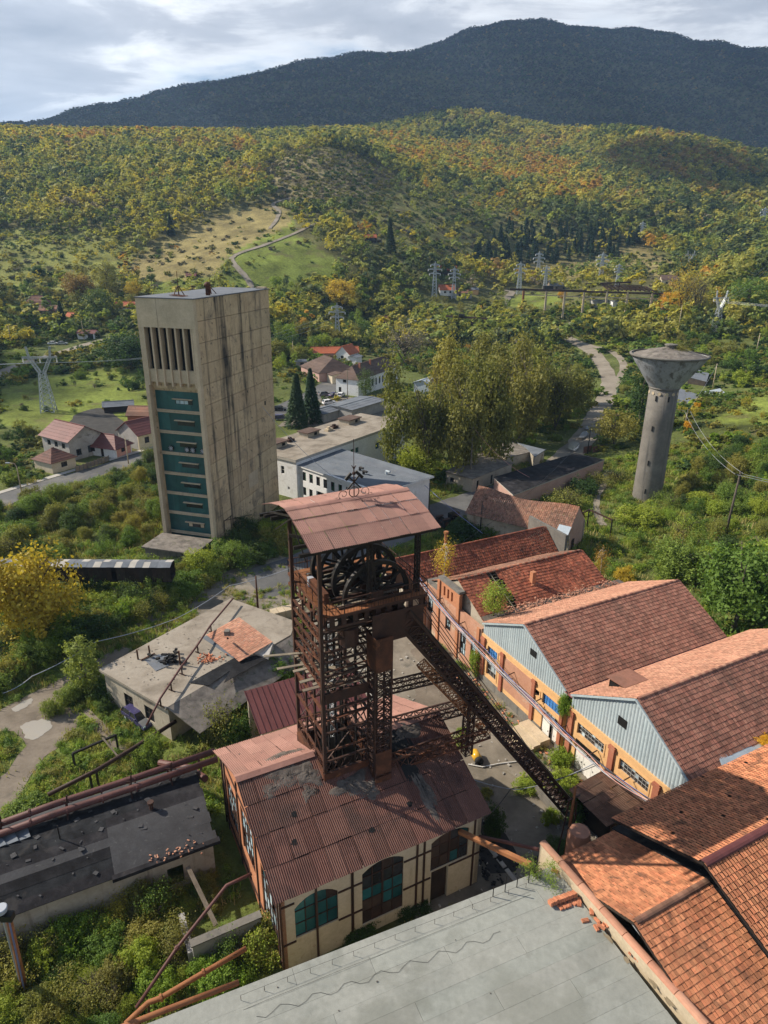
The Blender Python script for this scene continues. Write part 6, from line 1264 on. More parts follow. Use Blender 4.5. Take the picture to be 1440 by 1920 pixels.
for k in range(9): part('panel',MB().box(a+dd_*(k*Lg/9+.1)+Z3*.1,dd_*(Lg/9-.2),np.array([-dd_[1],dd_[0],0])*.05,Z3*1.2),M['wood_grey'],gt)
mb=MB()
# white works block: tall part behind, low part in front
def wins_row(i,xs,z0,z1,w=1.): return [(i,x,x+w,z0,z1,1,2) for x in xs]
wc=P(557,936,0); du=np.array([math.cos(R_(55)),math.sin(R_(55)),0]); dv=np.array([-du[1],du[0],0])
q8=lambda a,b,z: wc+du*a+dv*b+Z3*z
rt,pp8=block('white_block','long two storey white works block with flat brown roof and skylights',[q8(-.3,-.3,8.1),q8(38,-.3,8.1),q8(38,13.,8.1),q8(-.3,13.,8.1)],8.1,M['flat_roof_dirt'],M['plaster_white'],th=.5,strips=6,wins=[(3,9.,9.9,4.6,6.2,1,2),(3,10.6,11.1,1.6,2.2,1,1),(3,6.6,7.1,2.2,2.8,1,1),(0,17.,18.2,4.9,6.1,1,1),(0,18.7,19.9,4.9,6.1,1,1),(0,26.,27.4,4.,5.4,1,1)])
for a,b,l,w in ((3.,8.,3.4,2.4),(13.,8.2,3.8,2.6),(27.,8.,4.2,3.)):
    s=part('skylight',MB().box(q8(a,b,8.1),du*l,dv*w,Z3*1.),M['plaster_dirty'],rt); part('skylight_roof',MB().box(q8(a-.3,b-.3,9.1),du*(l+.6),dv*(w+.6),Z3*.18),M['roof_brownold'],s); part('louvre',MB().box(q8(a+l*.55,b-.03,8.3),du*.9,dv*.03,Z3*.6),M['dark_void'],s)
for a,b in ((8.,9.),(19.5,8.),(22.,8.5)): part('roof_fan',MB().box(q8(a,b,8.15),du*1.8,dv*1.1,Z3*.5).box(q8(a+.5,b+.3,8.65),du*.7,dv*.5,Z3*.4),M['steel_brown' if a!=19.5 else 'pale_concrete'],rt)
de=np.array([math.cos(R_(-44)),math.sin(R_(-44)),0]); L8=22.; o8=wc+du*.6+de*.1
rt2=thing('white_block','lower white works block with a bluish flat roof and a row of windows',"building",o8+de*10)
ws_=[(1.2+k*2.05,2.25+k*2.05,4.1,5.9) for k in range(10)]; wl=[(1.2,2.2,1.1,2.8),(3.1,4.1,1.1,2.8)]; gd_=[(5.2,8.8,.0,3.)]
part('front_wall',wall(MB(),o8,de,L8,6.7,.35,ws_+wl+gd_),M['plaster_white'],rt2)
for w in ws_+wl: window(rt2,o8,de,*w,2,2,M['glass_dark'],M['wood_dark'],dep=.15,gls=lambda i,j:M['glass_dark'] if rng.random()<.7 else M['cabgreen'] if 'cabgreen' in M else M['car_cabgreen'])
part('garage_void',MB().box(o8+de*5.2+np.array([-de[1],de[0],0])*2.,de*3.6,np.array([-de[1],de[0],0])*.1,Z3*3.),M['dark_void'],rt2)
n8=np.array([-de[1],de[0],0]); q4=[o8-n8*.3,o8+de*L8-n8*.3,o8+de*(L8+1.)+n8*13.5,o8+du*13.5-n8*.0]
part('roof_slab',MB().slab([k*[1,1,0]+Z3*6.95 for k in q4],.25),M['plaster_white'],rt2)
for k in range(7):
    s,e=k/7,(k+1)/7; p=[q4[0]+(q4[3]-q4[0])*s,q4[1]+(q4[2]-q4[1])*s,q4[1]+(q4[2]-q4[1])*e,q4[0]+(q4[3]-q4[0])*e]; part('roof_strip',MB().slab([k_*[1,1,0]+Z3*(6.99+.012*(k%2)) for k_ in p],.03),M['felt_slate'],rt2)
part('coping',MB().box(o8-n8*.32+de*8.5+Z3*6.99,de*(L8-8.5),n8*.5,Z3*.16),M['plaster_white'],rt2); part('end_wall',MB().box(o8+de*(L8-.3)+n8*.36,de*.3,n8*13,Z3*6.7),M['plaster_white'],rt2)
for a,b,m_ in ((11.,6.,'steel_dark'),(16.,8.,'sheet_zinc'),(13.,5.,'steel_dark')): part('roof_vent',MB().tube([o8+de*a+n8*b+Z3*7.,o8+de*a+n8*b+Z3*7.7],.25,9).tube([o8+de*a+n8*b+Z3*7.6,o8+de*(a+.9)+n8*b+Z3*7.6],.22,9),M[m_],rt2)
house('town_house','long white gabled house with brown tiled hip and side windows beyond parking lot',P(672,743,0),64,31,8.4,5.6,9.,'plaster_white','roof_brownold',[(0,2.+k*2.6,3.1+k*2.6,1.6,4.,1,2) for k in range(9)]+[(3,2.6,4.,4.,5.,1,1)],[(3,1.,2.,0.,2.4)],hip=3.5,chim=((6,2.6),(14,2.8)))
house('town_house','brown roofed bungalow half hidden by a yellow tree above the parking',P(565,702,0),-61,17,15,3.4,7.4,'plaster_pink','roof_brownold',[(0,12,13.4,1,2.3)],hip=4.5,rows=7)
house('flat_annex','small beige annex below the brown roofed bungalow',P(606,712,0),-61,8,6,3.,3.4,'plaster_cream','roof_brownold',rows=2,cat='building')
house('town_house','little white house with bright orange roof behind the long house',P(655,680,0),64,8,6.5,3.6,6.6,'plaster_white','roof_redorange',[(3,2.4,3.8,1.4,2.6)])
house('store_house','white annex joined to the orange roofed little house',P(668,684,0),64,5,4,3.,3.6,'plaster_white','felt_slate',rows=2,cat='building')
house('canteen','low pavilion with blue grey roof at the edge of parking lot',P(607,793,0),55,9,6,2.6,3.3,'plaster_grey','felt_slate',rows=3,cat='building')
house('canteen','flat blue grey roof shed beside the parked cars',P(660,789,0),55,16,9,3.2,3.6,'plaster_grey','felt_slate',rows=3,cat='building')
house('red_roof_house','long red roofed house behind the bungalow',P(585,676,0),10,20,7,3.2,5.2,'plaster_pink','roof_redorange',cat='house')
# farther houses on the slopes
g_=lambda x,y: G(x,y)
house('farmhouse','mint green farmhouse with brown red hipped roof among orchard trees',g_(48,582),8,11,8,3.4,7.2,'plaster_mint','tile_old',[(0,3,5,1.2,2.6,2,2)],hip=3.)
house('farmhouse','weathered brown roofed outbuilding right of the mint farmhouse',g_(73,590),-5,9,6,2.4,4.6,'wood_grey','tile_old',cat='house')
house('farmhouse','long white house with salmon red roof just left of the tower',g_(217,588),4,15,8,3.2,5.6,'plaster_white','roof_redorange',[(0,2,3.6,1.2,2.6),(0,8.5,10,1.2,2.6)],hip=0,chim=((12,4),))
house('hut','red roofed hut beside the dark garden spruce',g_(124,602),-25,4,4,2.4,4.,'wood_grey','roof_redorange',cat='hut')
house('garage','white garage with pink roof and dark red door by the hill road',g_(146,636),-6,8.,5.,2.8,3.9,'plaster_white','roof_maroon',cat='garage',doors=[(0,4.8,7.5,0,2.4)])
for t_,k_,x,y,az,L_,W_,a_,b_,wm,rm in [('hillside_house','white house with orange roof at the pylon foot in the valley',825,553,5,9,7,3,5.6,'plaster_white','roof_redorange'),('hillside_house','brown roofed house right of the orange roofed one',851,558,10,11,8,2.8,5.2,'plaster_grey','tile_old'),('hillside_hut','tiny orange hut with grey roof on the green patch',882,551,8,5,4,2.6,3.6,'plaster_ochre','felt_slate'),('hillside_house','house with red roof standing higher among trees',820,514,0,12,7,2.6,5,'wood_dark','roof_redorange'),
 ('hillside_house','grey gabled barn far behind the ruined gantry',1032,545,6,13,8,3,6.2,'wood_grey','felt_slate'),('ruin_block','grey flat block within the ruined works, left one',1112,578,5,9,6,4,4.4,'plaster_grey','felt_slate'),('ruin_block','whitish flat block within the ruined works, right one',1148,578,5,9,6,3.6,4.,'plaster_white','felt_slate'),('hillside_house','cream house with round gable end near the valley exit',1240,535,-10,9,9,3.5,6.,'plaster_cream','roof_brownold'),
 ('ruin_block','low dark shed left of the ruined gantry',935,600,-8,14,6,2.4,2.9,'wood_dark','felt_slate'),('ruin_block','rusty wagon shaped shed at the bend of the valley road',1068,625,12,8,4.4,3.,3.2,'sheet_rust','wood_dark'),('warehouse','long pale roofed shed among the yellow valley trees',755,612,-2,22,7,3,3.8,'plaster_grey','sheet_zinc'),('warehouse','low brown roofed shed left of the pale roofed one',718,612,20,14,7,2.6,5.2,'wood_dark','tile_old'),('hillside_hut','little red roofed cabin high in the scrub',685,453,5,7,5,2.6,4.4,'wood_dark','roof_redorange'),
 ('hillside_hut','small dark cabin on the meadow above the tower roof',350,525,5,5,4,2.4,3.8,'wood_dark','roof_maroon'),('town_kiosk','blue dark roofed kiosk left of the bungalow',555,690,0,7,5,2.6,3.,'plaster_grey','felt_slate'),('blue_stack','pale blue sheet clad hut glimpsed between the willows',806,745,60,6,6,4.5,5.5,'sheet_zinc','sheet_zinc'),
 ('far_house','pinkish houses row at the far right valley exit',1345,497,5,24,8,4,7.5,'plaster_pink','roof_redorange'),('garden_hut','flat rubble roofed hut beside the valley road bushes',968,648,0,9,7,2.2,2.6,'plaster_dirty','roof_rubble')]:
    house(t_,k_,g_(x,y),az,L_,W_,a_,b_,wm,rm,rows=3,cat='house' if 'house' in t_ else 'building',wins=[(0,L_*.25,L_*.25+1.4,1.,2.2,1,1),(0,L_*.62,L_*.62+1.4,1.,2.2,1,1)] if L_>6 and a_>2.5 else ())
# ruined gantry and crane way
gn=thing('ruined_gantry','long ruined crane gantry of concrete columns and rusty beams across the valley','gantry',g_(1120,600))
cols=[(978,592),(1022,606),(1057,602),(1093,606),(1135,590),(1172,588),(1215,582),(1236,578)]; tops=[]
c_0,c_1=g_(978,596),g_(1240,588); zt_=max(c_0[2],c_1[2])+10.
for i,q in enumerate(cols):
    p=c_0+(c_1-c_0)*(q[0]-978)/258.; p[2]=float(TZ(p[0],p[1])); hgt=zt_-p[2]; part('column',MB().box(p-[.5,.5,1],(1.,0,0),(0,1.,0),Z3*(hgt+1)),M['steel_orange' if i==0 else 'pale_concrete'],gn); tops.append(p+Z3*(hgt-.3))
for a,b in zip(tops[:-1],tops[1:]): part('beam',MB().bar(a,b,.8,.9),M['steel_brown'],gn); part('beam',MB().bar(a-Z3*2.6,b-Z3*2.6,.4,.5),M['pale_concrete'],gn)
part('beam',MB().bar(tops[0]+[-8,-3,0.4],tops[3]+[0,-3,.4],.9,1.),M['steel_brown'],gn); part('trolley',MB().box(tops[0]+[10,-4,.6],(5,0,0),(0,3,0),Z3*1.8),M['steel_dark'],gn)
for k in range(11): t=k/10; p=tops[4]*(1-t)+tops[6]*t; part('rafter',MB().bar(p+[0,-2,1.2],p+[2,16,2.6],.5,.5),M['steel_brown'],gn)
for k in range(5): t=k/4; part('purlin',MB().bar(tops[4]+[0,-2+18*t,1.7+1.3*t],tops[6]+[0,-2+18*t,1.7+1.3*t],.4,.4),M['steel_brown'],gn)
g2=thing('crane_beam','rusty crane beam on a short pier above the yellow trees','gantry',g_(880,625)); a,b=g_(835,622)+Z3*8,g_(912,628)+Z3*8; part('beam',MB().bar(a,b,.8,.9),M['steel_brown'],g2); part('pier',MB().bar((a+b)/2+(b-a)*.15,((a+b)/2+(b-a)*.15)-Z3*9,1.4),M['steel_brown'],g2); part('trolley',MB().box((a+b)/2-[4,1,-.4],(3,0,0),(0,2,0),Z3*1.2),M['steel_dark'],g2)
g3=thing('crane_beam','second rusty crane beam farther back behind the grey blocks','gantry',g_(1150,545)); a,b=g_(1095,556)+Z3*7,g_(1180,553)+Z3*7; part('beam',MB().bar(a,b,.8,.9),M['steel_brown'],g3)
for t in (.1,.5,.75): p=a+(b-a)*t; part('post',MB().bar(p-Z3*8,p,.5),M['steel_brown'],g3)
# ================================================================ vegetation
vr=np.random.default_rng(21)
def leaves(c,rad,ncl,per,ls,sig,r,shell=.45,up=.25,low=None):
    """leaf faces in clumps through an ellipsoid"""
    d=r.normal(size=(ncl,3)); d/=np.linalg.norm(d,axis=1)[:,None]; q=(shell+(1-shell)*r.random(ncl)**.5)[:,None]
    cl=d*q*np.asarray(rad)*(1+.16*r.normal(size=(ncl,1))); 
    cl=cl+np.asarray(c); 
    if low is not None: cl[:,2]=np.maximum(cl[:,2],low)
    n=ncl*per; ctr=np.repeat(cl,per,0)+r.normal(size=(n,3))*sig*np.repeat(.6+.8*r.random(ncl),per)[:,None]
    out=(ctr-np.asarray(c))/np.asarray(rad); out/=np.linalg.norm(out,axis=1)[:,None]+1e-6
    nm=out*(1.1 if per*ncl<400 else .75)+r.normal(size=(n,3))*(.45 if per*ncl<400 else .65)+np.array([0,0,up]); nm/=np.linalg.norm(nm,axis=1)[:,None]
    t=np.cross(nm,r.normal(size=(n,3))); t/=np.linalg.norm(t,axis=1)[:,None]; b=np.cross(nm,t)
    s=(ls*(.6+.8*r.random(n)))[:,None]
    return np.stack([ctr-t*s*.5,ctr-b*s*.32,ctr+t*s*.5,ctr+b*s*.32],1).reshape(-1,3)
def leafmesh(name,v,m):
    f=np.arange(len(v)).reshape(-1,4); me=grid_mesh(name,v,f); me.materials.append(m); return me
def trunkmb(h,r0,nl,rad,zc,r,lean=.0,multi=1):
    mb=MB()
    for s in range(multi):
        a0=r.uniform(0,6.3); off=np.array([math.cos(a0),math.sin(a0),0])*(.02 if multi==1 else .06)
        pts=[off*k*(.3 if multi==1 else 1)+np.array([lean*k+r.normal(0,.006),r.normal(0,.006),h*k/4]) for k in range(5)]; mb.tube(pts,[r0*(1-.2*k) for k in range(5)],6)
        for k in range(nl):
            z=h*r.uniform(.45,1.); a=r.uniform(0,6.3); p=np.array([0,0,z])+off*z/h*2; q=np.array([math.cos(a)*rad*.75,math.sin(a)*rad*.75,zc+r.uniform(-.05,.2)]); mb.tube([p,(p+q)/2+[0,0,.05],q],[r0*.5,r0*.32,r0*.1],5)
    return mb
def proto(kind,seed,lod):
    r=np.random.default_rng(seed)
    k={'near':(1.,1.),'mid':(.42,1.5),'far':(.075,3.3),'tiny':(.03,4.6)}[lod]
    N_=lambda n:max(6,int(n*k[0]))
    if kind=='round': v=leaves((0,0,.62),(.36,.36,.36),N_(120),34,.036*k[1],.042,r,.6); t=trunkmb(.55,.022,7,.34,.62,r)
    elif kind=='broad': v=np.concatenate([leaves((r.normal(0,.14),r.normal(0,.14),.5+r.normal(0,.1)),(.26,.26,.24),N_(50),34,.032*k[1],.04,r,.6) for _ in range(5)]); t=trunkmb(.5,.026,9,.36,.6,r)
    elif kind=='tall': v=leaves((0,0,.58),(.2,.2,.42),N_(120),24,.026*k[1],.045,r); t=trunkmb(.8,.014,10,.17,.7,r)
    elif kind=='birch': v=leaves((0,0,.56),(.2,.2,.44),N_(90),16,.026*k[1],.05,r,.2); t=trunkmb(.92,.012,14,.18,.6,r)
    elif kind=='willow': v=np.concatenate([leaves((r.normal(0,.2),r.normal(0,.2),.52+r.normal(0,.16)),(.12,.12,.27),N_(50),28,.03*k[1],.038,r,.3) for _ in range(9)]); t=trunkmb(.5,.013,9,.3,.7,r,0,2)
    elif kind=='shrub': v=np.concatenate([leaves((r.normal(0,.24),r.normal(0,.24),.28+r.uniform(-.08,.16)),(.27,.27,.3),N_(44),36,.042*k[1],.042,r,.6,low=.03) for _ in range(5)]); t=trunkmb(.25,.014,8,.3,.35,r,0,3)
    elif kind=='loose': v=np.concatenate([leaves((r.normal(0,.2),r.normal(0,.2),.36+r.uniform(-.1,.16)),(.26,.26,.34),N_(44),15,.034*k[1],.07,r,.15,low=.03) for _ in range(4)]); t=trunkmb(.3,.012,14,.33,.5,r,0,3)
    elif kind=='bare': v=leaves((0,0,.6),(.36,.36,.36),N_(130),16,.022*k[1],.06,r,.2); t=trunkmb(.5,.009,26,.36,.65,r,0,2)
    elif kind=='ivy': v=leaves((0,0,.5),(.2,.2,.5),N_(150),26,.034*k[1],.03,r,.7); t=trunkmb(.9,.03,3,.1,.5,r)
    elif kind=='pine':
        n=N_(5200); z=r.random(n)**.75; lay=np.floor(z*16)/16; rad=.21*(1.02-z)*(.72+.28*(1-(z-lay)*16))*(.55+.45*r.random(n)**.4); a=r.random(n)*6.283
        ctr=np.stack([np.cos(a)*rad,np.sin(a)*rad,.06+z*.94-rad*.28],1); o=np.stack([np.cos(a),np.sin(a),-.35+.2*r.normal(size=n)],1); o/=np.linalg.norm(o,axis=1)[:,None]
        b=np.cross(o,r.normal(size=(n,3))*.4+[0,0,1.]); b/=np.linalg.norm(b,axis=1)[:,None]; s=(.055*k[1]**.8*(.6+.7*r.random(n)))[:,None]
        v=np.stack([ctr-o*s*.6,ctr-b*s*.28,ctr+o*s*.6,ctr+b*s*.28],1).reshape(-1,3); t=trunkmb(.95,.014,0,.1,.5,r)
    return v,t
_PC={}
def pmesh(kind,seed,lod):
    k=(kind,seed,lod)
    if k not in _PC:
        v,t=proto(kind,seed,lod); _PC[k]=(v,t.mesh('trunk',(0,0,0),[M['bark']] if kind!='birch' else [M['bark_birch']],True))
    return _PC[k]
_LM={}
def tree(name,label,p,h,w=None,kind='round',m='leaf_green',lod='near',seed=None,group=None,cat='tree'):
    seed=int(vr.integers(0,3)) if seed is None else seed; v,t=pmesh(kind,seed,lod); key=(kind,seed,lod,m)
    if key not in _LM: _LM[key]=leafmesh('crown',v,M[m])
    ext={'round':.8,'broad':.8,'tall':.42,'birch':.44,'willow':.85,'shrub':1.05,'loose':1.,'bare':.8,'ivy':.45,'pine':.44}[kind]
    w=h*ext if w is None else w; root=thing(name,label,cat,p,group); root.rotation_euler=(vr.normal(0,.03),vr.normal(0,.03),vr.uniform(0,6.28)); root.scale=(w/ext,w/ext,h)
    link('crown' if cat=='tree' else 'foliage',_LM[key],root); link('trunk' if cat=='tree' else 'stems',t,root); return root
def ptree(name,label,px,py,top,wpx=None,kind='round',m='leaf_green',lod='near',base=None,**kw):
    p=G(px,py) if base is None else np.asarray(base,float); z=zat(p,top); h=max(.6,z-p[2]); w=None
    if wpx: w=wpx*proj(p)[2]/F
    return tree(name,label,p-[0,0,.1],h,w,kind,m,lod,**kw)
# ---- trees one can point at
T_=[('yellow_tree','big golden yellow tree beside the dark conveyor gallery',68,1205,985,175,'broad','leaf_lemon'),
('willow_tree','tall olive willow standing right in front of the white block',795,900,685,118,'willow','leaf_willow'),
('willow_tree','olive willow next right of the tallest one behind the canopy',855,898,685,118,'willow','leaf_willow'),
('willow_tree','broad olive willow over the mossy shed',905,880,655,118,'willow','leaf_willow'),
('willow_tree','thin topped willow above the small dark garage',965,835,635,118,'willow','leaf_willow'),
('willow_tree','willow at the right end of the row beside the wet road',1040,805,650,118,'willow','leaf_willow'),
('willow_tree','dark stemmed willow in the second row behind the garages',1000,780,640,118,'willow','leaf_olive'),
('willow_tree','olive willow at the back between the two rows, left side',835,830,650,118,'willow','leaf_olive'),('willow_tree','olive willow at the back right of the other hidden one',910,800,645,117,'willow','leaf_willow'),('willow_tree','leafy young willow at the far right end by the wet road',1075,765,690,80,'willow','leaf_olive'),
('bare_tree','half bare grey willow behind the long town house',765,690,600,110,'bare','leaf_bare'),
('green_tree','bright green tree at the foot of the willows by the white block',775,895,815,75,'broad','leaf_bright'),
('round_tree','dark round green tree before the white gable house',685,748,690,32,'tall','leaf_dark'),
('spruce_tree','dark spruce beside the tower, left of the pair over the parking lot',556,800,700,52,'pine','leaf_pine'),
('spruce_tree','dark spruce, taller right one of the pair over the parking lot',585,792,690,46,'pine','leaf_pine'),
('spruce_tree','tall dark spruce alone in the centre of the hillside scrub',733,476,408,26,'pine','leaf_pine'),
('spruce_tree','small dark spruce alone at the edge of the dry meadow',321,442,402,20,'pine','leaf_pine'),
('spruce_tree','dark spruce between the tiled farmhouse and the red roofed hut',118,612,563,24,'pine','leaf_pine'),
('ivy_tree','dark ivy clad trunk just left of the water tower',1197,810,680,46,'ivy','leaf_dark'),
('round_tree','dark rounded tree in front of the ivy clad trunk',1150,838,768,82,'round','leaf_olive'),
('green_tree','large rounded green tree at the far end of the tiled sheds',1375,1190,985,190,'broad','leaf_green'),
('green_tree','green tree behind the large rounded one, towards the slope',1270,1085,1000,110,'broad','leaf_green'),
('green_tree','light green tree at the right edge above the sheds',1440,1130,985,150,'broad','leaf_bright'),
('yellow_tree','yellow green tree with a tall crown behind the concrete tower',640,575,512,72,'broad','leaf_lemon'),
('orange_tree','small round orange tree before the ruined gantry',1053,563,544,17,'round','leaf_gold'),
('tall_tree','slender yellowing tree beside the white pylon, left of its twin',1275,605,485,60,'bare','leaf_lemon'),
('tall_tree','bare topped tall tree left of the right hand white pylon',1302,605,500,50,'bare','leaf_bare'),
('golden_bush','golden leafed young tree below the slender yellowing one',1256,590,545,45,'round','leaf_gold'),
('green_tree','dark green round tree high on the right edge of the valley',1400,585,520,85,'round','leaf_green'),
('dark_tree','broad dark tree beside the field road left of the tower',245,690,610,100,'broad','leaf_dark'),
('dark_tree','dark tree close to the tower above the hill road',190,600,540,60,'round','leaf_dark'),
('olive_tree','tall olive tree at the lower edge of the dry meadow',200,555,488,45,'tall','leaf_willow'),
('orange_tree','rusty orange tree by the tall olive one over the farmhouses',155,565,498,62,'broad','leaf_rust'),
('golden_tree','yellow topped tree just left of the tower roof',252,560,525,30,'round','leaf_lemon')]
for n_,l_,x,y,t,w,k,m in T_: ptree(n_,l_,x,y,t,w,k,m)
# ---- saplings and bushes rooted on the ruins
zr1=9.0
ptree('birch_sapling','yellow birch growing on the broken ledge of the brick front',815,1096,1008,42,'birch','leaf_lemon',base=uv(41.8,64.6,6.8))
ptree('birch_sapling','bright yellow green birch growing in the roof valley before the sheet gable',890,1162,1088,50,'tall','leaf_bright',base=uv(42.3,54.6,7.0))
ptree('birch_sapling','small yellow birch at the corner of the long store',1045,1040,1003,26,'birch','leaf_lemon',base=P(1045,1042,3.5))
ptree('birch_sapling','half bare orange birch at the end of the dark red roof',1125,1085,1020,32,'birch','leaf_orange',base=P(1125,1088,3.))
ptree('yellow_bush','yellow green bush in the rubble beyond the dark red roof',1163,1092,1055,46,'shrub','leaf_lemon',cat='shrub')
ptree('golden_bush','golden bush in the valley above the zinc sheet',1425,1452,1388,62,'shrub','leaf_gold',base=uv(49.5,25.6,8.7),cat='shrub')
ptree('roof_bush','small bush growing on the rubble of the tank top',1263,668,640,40,'loose','leaf_olive',base=wp*[1,1,0]+[1.5,-1.,WT+1.],cat='shrub')
ptree('vine','creeper hanging over the corner between the two sheet gables',1078,1345,1285,34,'shrub','leaf_bright',base=uv(39.9,39.6,4.9),cat='vine')
ptree('vine','creeper climbing the pilaster between ochre wall and brick ruin',893,1290,1215,24,'ivy','leaf_bright',base=uv(39.8,53.9,.3),cat='vine')
for l_,x,y,t,w,k,m in [('ivy smothered post beside the workshop corner',165,1298,1192,62,'ivy','leaf_ivy'),('ivy drape over the workshop wall',225,1305,1262,70,'shrub','leaf_dark'),('ivy covered pipe bridge, left end over the dirt yard',105,1340,1290,40,'shrub','leaf_ivy'),('ivy covered pipe bridge, middle',130,1312,1272,52,'shrub','leaf_ivy'),('ivy covered pipe bridge, right end',152,1300,1262,44,'shrub','leaf_ivy'),('ivy mound over the lower end of the roof pipe',278,1442,1365,62,'shrub','leaf_ivy'),('ivy bush behind the dark blue car',196,1335,1306,30,'shrub','leaf_dark'),
 ('dark ivy curtain at the workshop corner by the ivy post',205,1290,1258,50,'shrub','leaf_ivy'),('bright ivy mound at the end of tar roof pipes',50,1535,1480,95,'shrub','leaf_ivy')]: ptree('ivy',l_,x,y,t,w,k,m,cat='ivy')
SH=[('olive bush growing against the workshop eave',415,1392,1288,105,'loose','leaf_willow'),('light green bush between workshop and shaft building',492,1372,1302,62,'shrub','leaf_olive'),('dark bush in front of the olive bush by the eave',455,1385,1310,70,'shrub','leaf_green'),('grey green bush left of the headframe legs',530,1300,1215,66,'shrub','leaf_green'),
 ('yellow green bush against the gable foot of the shaft building',510,1790,1735,90,'shrub','leaf_bright'),('low dark bush under the first arched window',570,1770,1740,60,'shrub','leaf_green'),('dark bush below the middle arched window',680,1760,1725,95,'shrub','leaf_dark'),('small dark bush below the doorway',770,1705,1675,75,'shrub','leaf_dark'),
 ('dark bush beside the right end of the shaft building',925,1570,1500,50,'shrub','leaf_dark'),('bright bush before the white doors of the nearer shed',1062,1430,1385,55,'shrub','leaf_bright'),('bright sprawling bush under the strut near the lean-to',1050,1475,1440,80,'shrub','leaf_bright'),('leafy bush at the lower strut behind the lean-to',1085,1525,1470,70,'shrub','leaf_green'),('yellow green bush at the strut foot',1030,1540,1500,34,'shrub','leaf_bright'),('light bush by the white door panels',1110,1435,1410,40,'loose','leaf_bright'),
 ('dark low bush at the end of parapet below the chimney',1050,1590,1568,60,'shrub','leaf_dark'),('bush at the foot of platform column beyond workshop',545,1190,1158,50,'shrub','leaf_olive'),('yellow green bush behind the row of concrete blocks',560,1185,1150,40,'shrub','leaf_bright'),
 ('bush under the strut by the orange drum',862,1400,1380,36,'loose','leaf_bright'),('dark hedge bush between tractor and long store',880,1010,968,70,'shrub','leaf_dark'),('green hedge bush right of the tractor',930,995,955,80,'shrub','leaf_green'),('bush against the front wall of sagging house',860,1000,965,60,'shrub','leaf_dark'),('grey green bush below the pink end wall',1060,955,900,95,'loose','leaf_olive'),('round bush by the black roofed store',1090,925,880,60,'shrub','leaf_dark'),('low bush at the water tower foot, left side',1150,905,868,70,'loose','leaf_olive'),('leafy bush hiding the water tower foot',1215,985,940,90,'shrub','leaf_bright')]
for l_,x,y,t,w,k,m in SH: ptree('shrub',l_,x,y,t,w,k,m,cat='shrub')
# ---- bands of shrubs: each one a thing, alike within its band
BUILT=[[uv(7.5,30),uv(25.5,30),uv(25.5,47.5),uv(7.5,47.5)],[uv(39.5,23),uv(67,23),uv(67,75),uv(39.5,75)],[uv(25.5,3),uv(53,3),uv(53,26.5),uv(25.5,26.5)],[uv(-4.5,3),uv(26.5,3),uv(26.5,25.2),uv(-4.5,27.6)],[uv(-16.5,40.5),uv(7,40.5),uv(7,50),uv(-16.5,50)],fp,[tp(-6.5,-.5,0),tp(24,-.5,0),tp(24,10,0),tp(-6.5,10,0)],[uv(2.9,34.2),uv(8,34.2),uv(8,38.5),uv(2.9,38.5)],
 [P(515,935),P(700,1000),P(760,920),P(760,760),P(640,750),P(515,780)],[P(600,745),P(690,760),P(800,700),P(690,650)],[P(80,900),P(70,790),P(240,760),P(310,770),P(310,860),P(150,890)]]
CARS_=[G(100,646),G(117,646),G(110,655)]
def free(x,y,mrg=1.):
    ok=np.ones(np.shape(x),bool)
    for b in BUILT: ok&=~inpoly(x,y,b)
    for q in CARS_: ok&=((x-q[0])**2+(y-q[1]+4)**2)>9.**2
    for c,w in ROADS:
        for q in c[::2]: ok&=((x-q[0])**2+(y-q[1])**2)>(w+mrg)**2
    return ok
ADJ=('leafy','low','small','yellowing','autumn','orange')
HUE=dict(leaf_green='green',leaf_olive='olive',leaf_bright='bright green',leaf_dark='dark green',leaf_yellow='yellow',leaf_willow='brownish olive',leaf_gold='golden',leaf_orange='orange',leaf_bare='greyish bare')
def band(label,group,poly,n,hr,kinds,ms,lod='mid',name='shrub',cat='shrub',wr=(.8,1.25),mind=1.2,flat=False):
    pl=np.array([(P(*q) if flat else G(*q)) for q in poly]); lo,hi=pl.min(0),pl.max(0); got=[]; tries=0
    while len(got)<n and tries<n*60:
        tries+=1; x,y=vr.uniform(lo[0],hi[0]),vr.uniform(lo[1],hi[1])
        if not inpoly(np.array([x]),np.array([y]),pl)[0] or not free(np.array([x]),np.array([y]),.6)[0]: continue
        if any((x-a)**2+(y-b)**2<mind**2 for a,b in got): continue
        got.append((x,y)); h=vr.uniform(*hr); k=kinds[int(vr.integers(len(kinds)))]; m=ms[int(vr.integers(len(ms)))]
        lb=label.split(' ',1)[1] if label.split(' ',1)[0] in ADJ else label; lb='%s %s %s'%('low' if h<hr[0]+(hr[1]-hr[0])*.33 else 'tall' if h>hr[0]+(hr[1]-hr[0])*.67 else 'middling',HUE[m],lb); lb=' '.join(lb.split()[:16])
        r=tree(name,lb,(x,y,float(TZ(x,y))-.1),h,None,k,m,lod,group=group,cat=cat); s=vr.uniform(*wr); r.scale=(r.scale[0]*s,r.scale[1]*s,r.scale[2])
GR,OL,BR,DK,YE='leaf_green','leaf_olive','leaf_bright','leaf_dark','leaf_yellow'
band('leafy shrub in the overgrown lower left corner below the tar roof','shrubs below the tar roof',[(0,1720),(120,1700),(380,1625),(420,1700),(500,1790),(440,1850),(300,1870),(200,1950),(-60,1950),(-60,1760)],72,(1.2,3.3),['shrub','shrub','loose'],[BR,OL,BR,GR,'leaf_willow'],'near',name='corner_shrub',mind=1.5)
band('yellowing shrub standing at the wall under the tar roof','yellowing shrubs under the tar roof',[(60,1740),(150,1690),(330,1640),(380,1650),(330,1720),(150,1760)],15,(2.8,4.4),['loose','shrub'],[OL,YE,'leaf_willow',BR],'near',mind=2.)
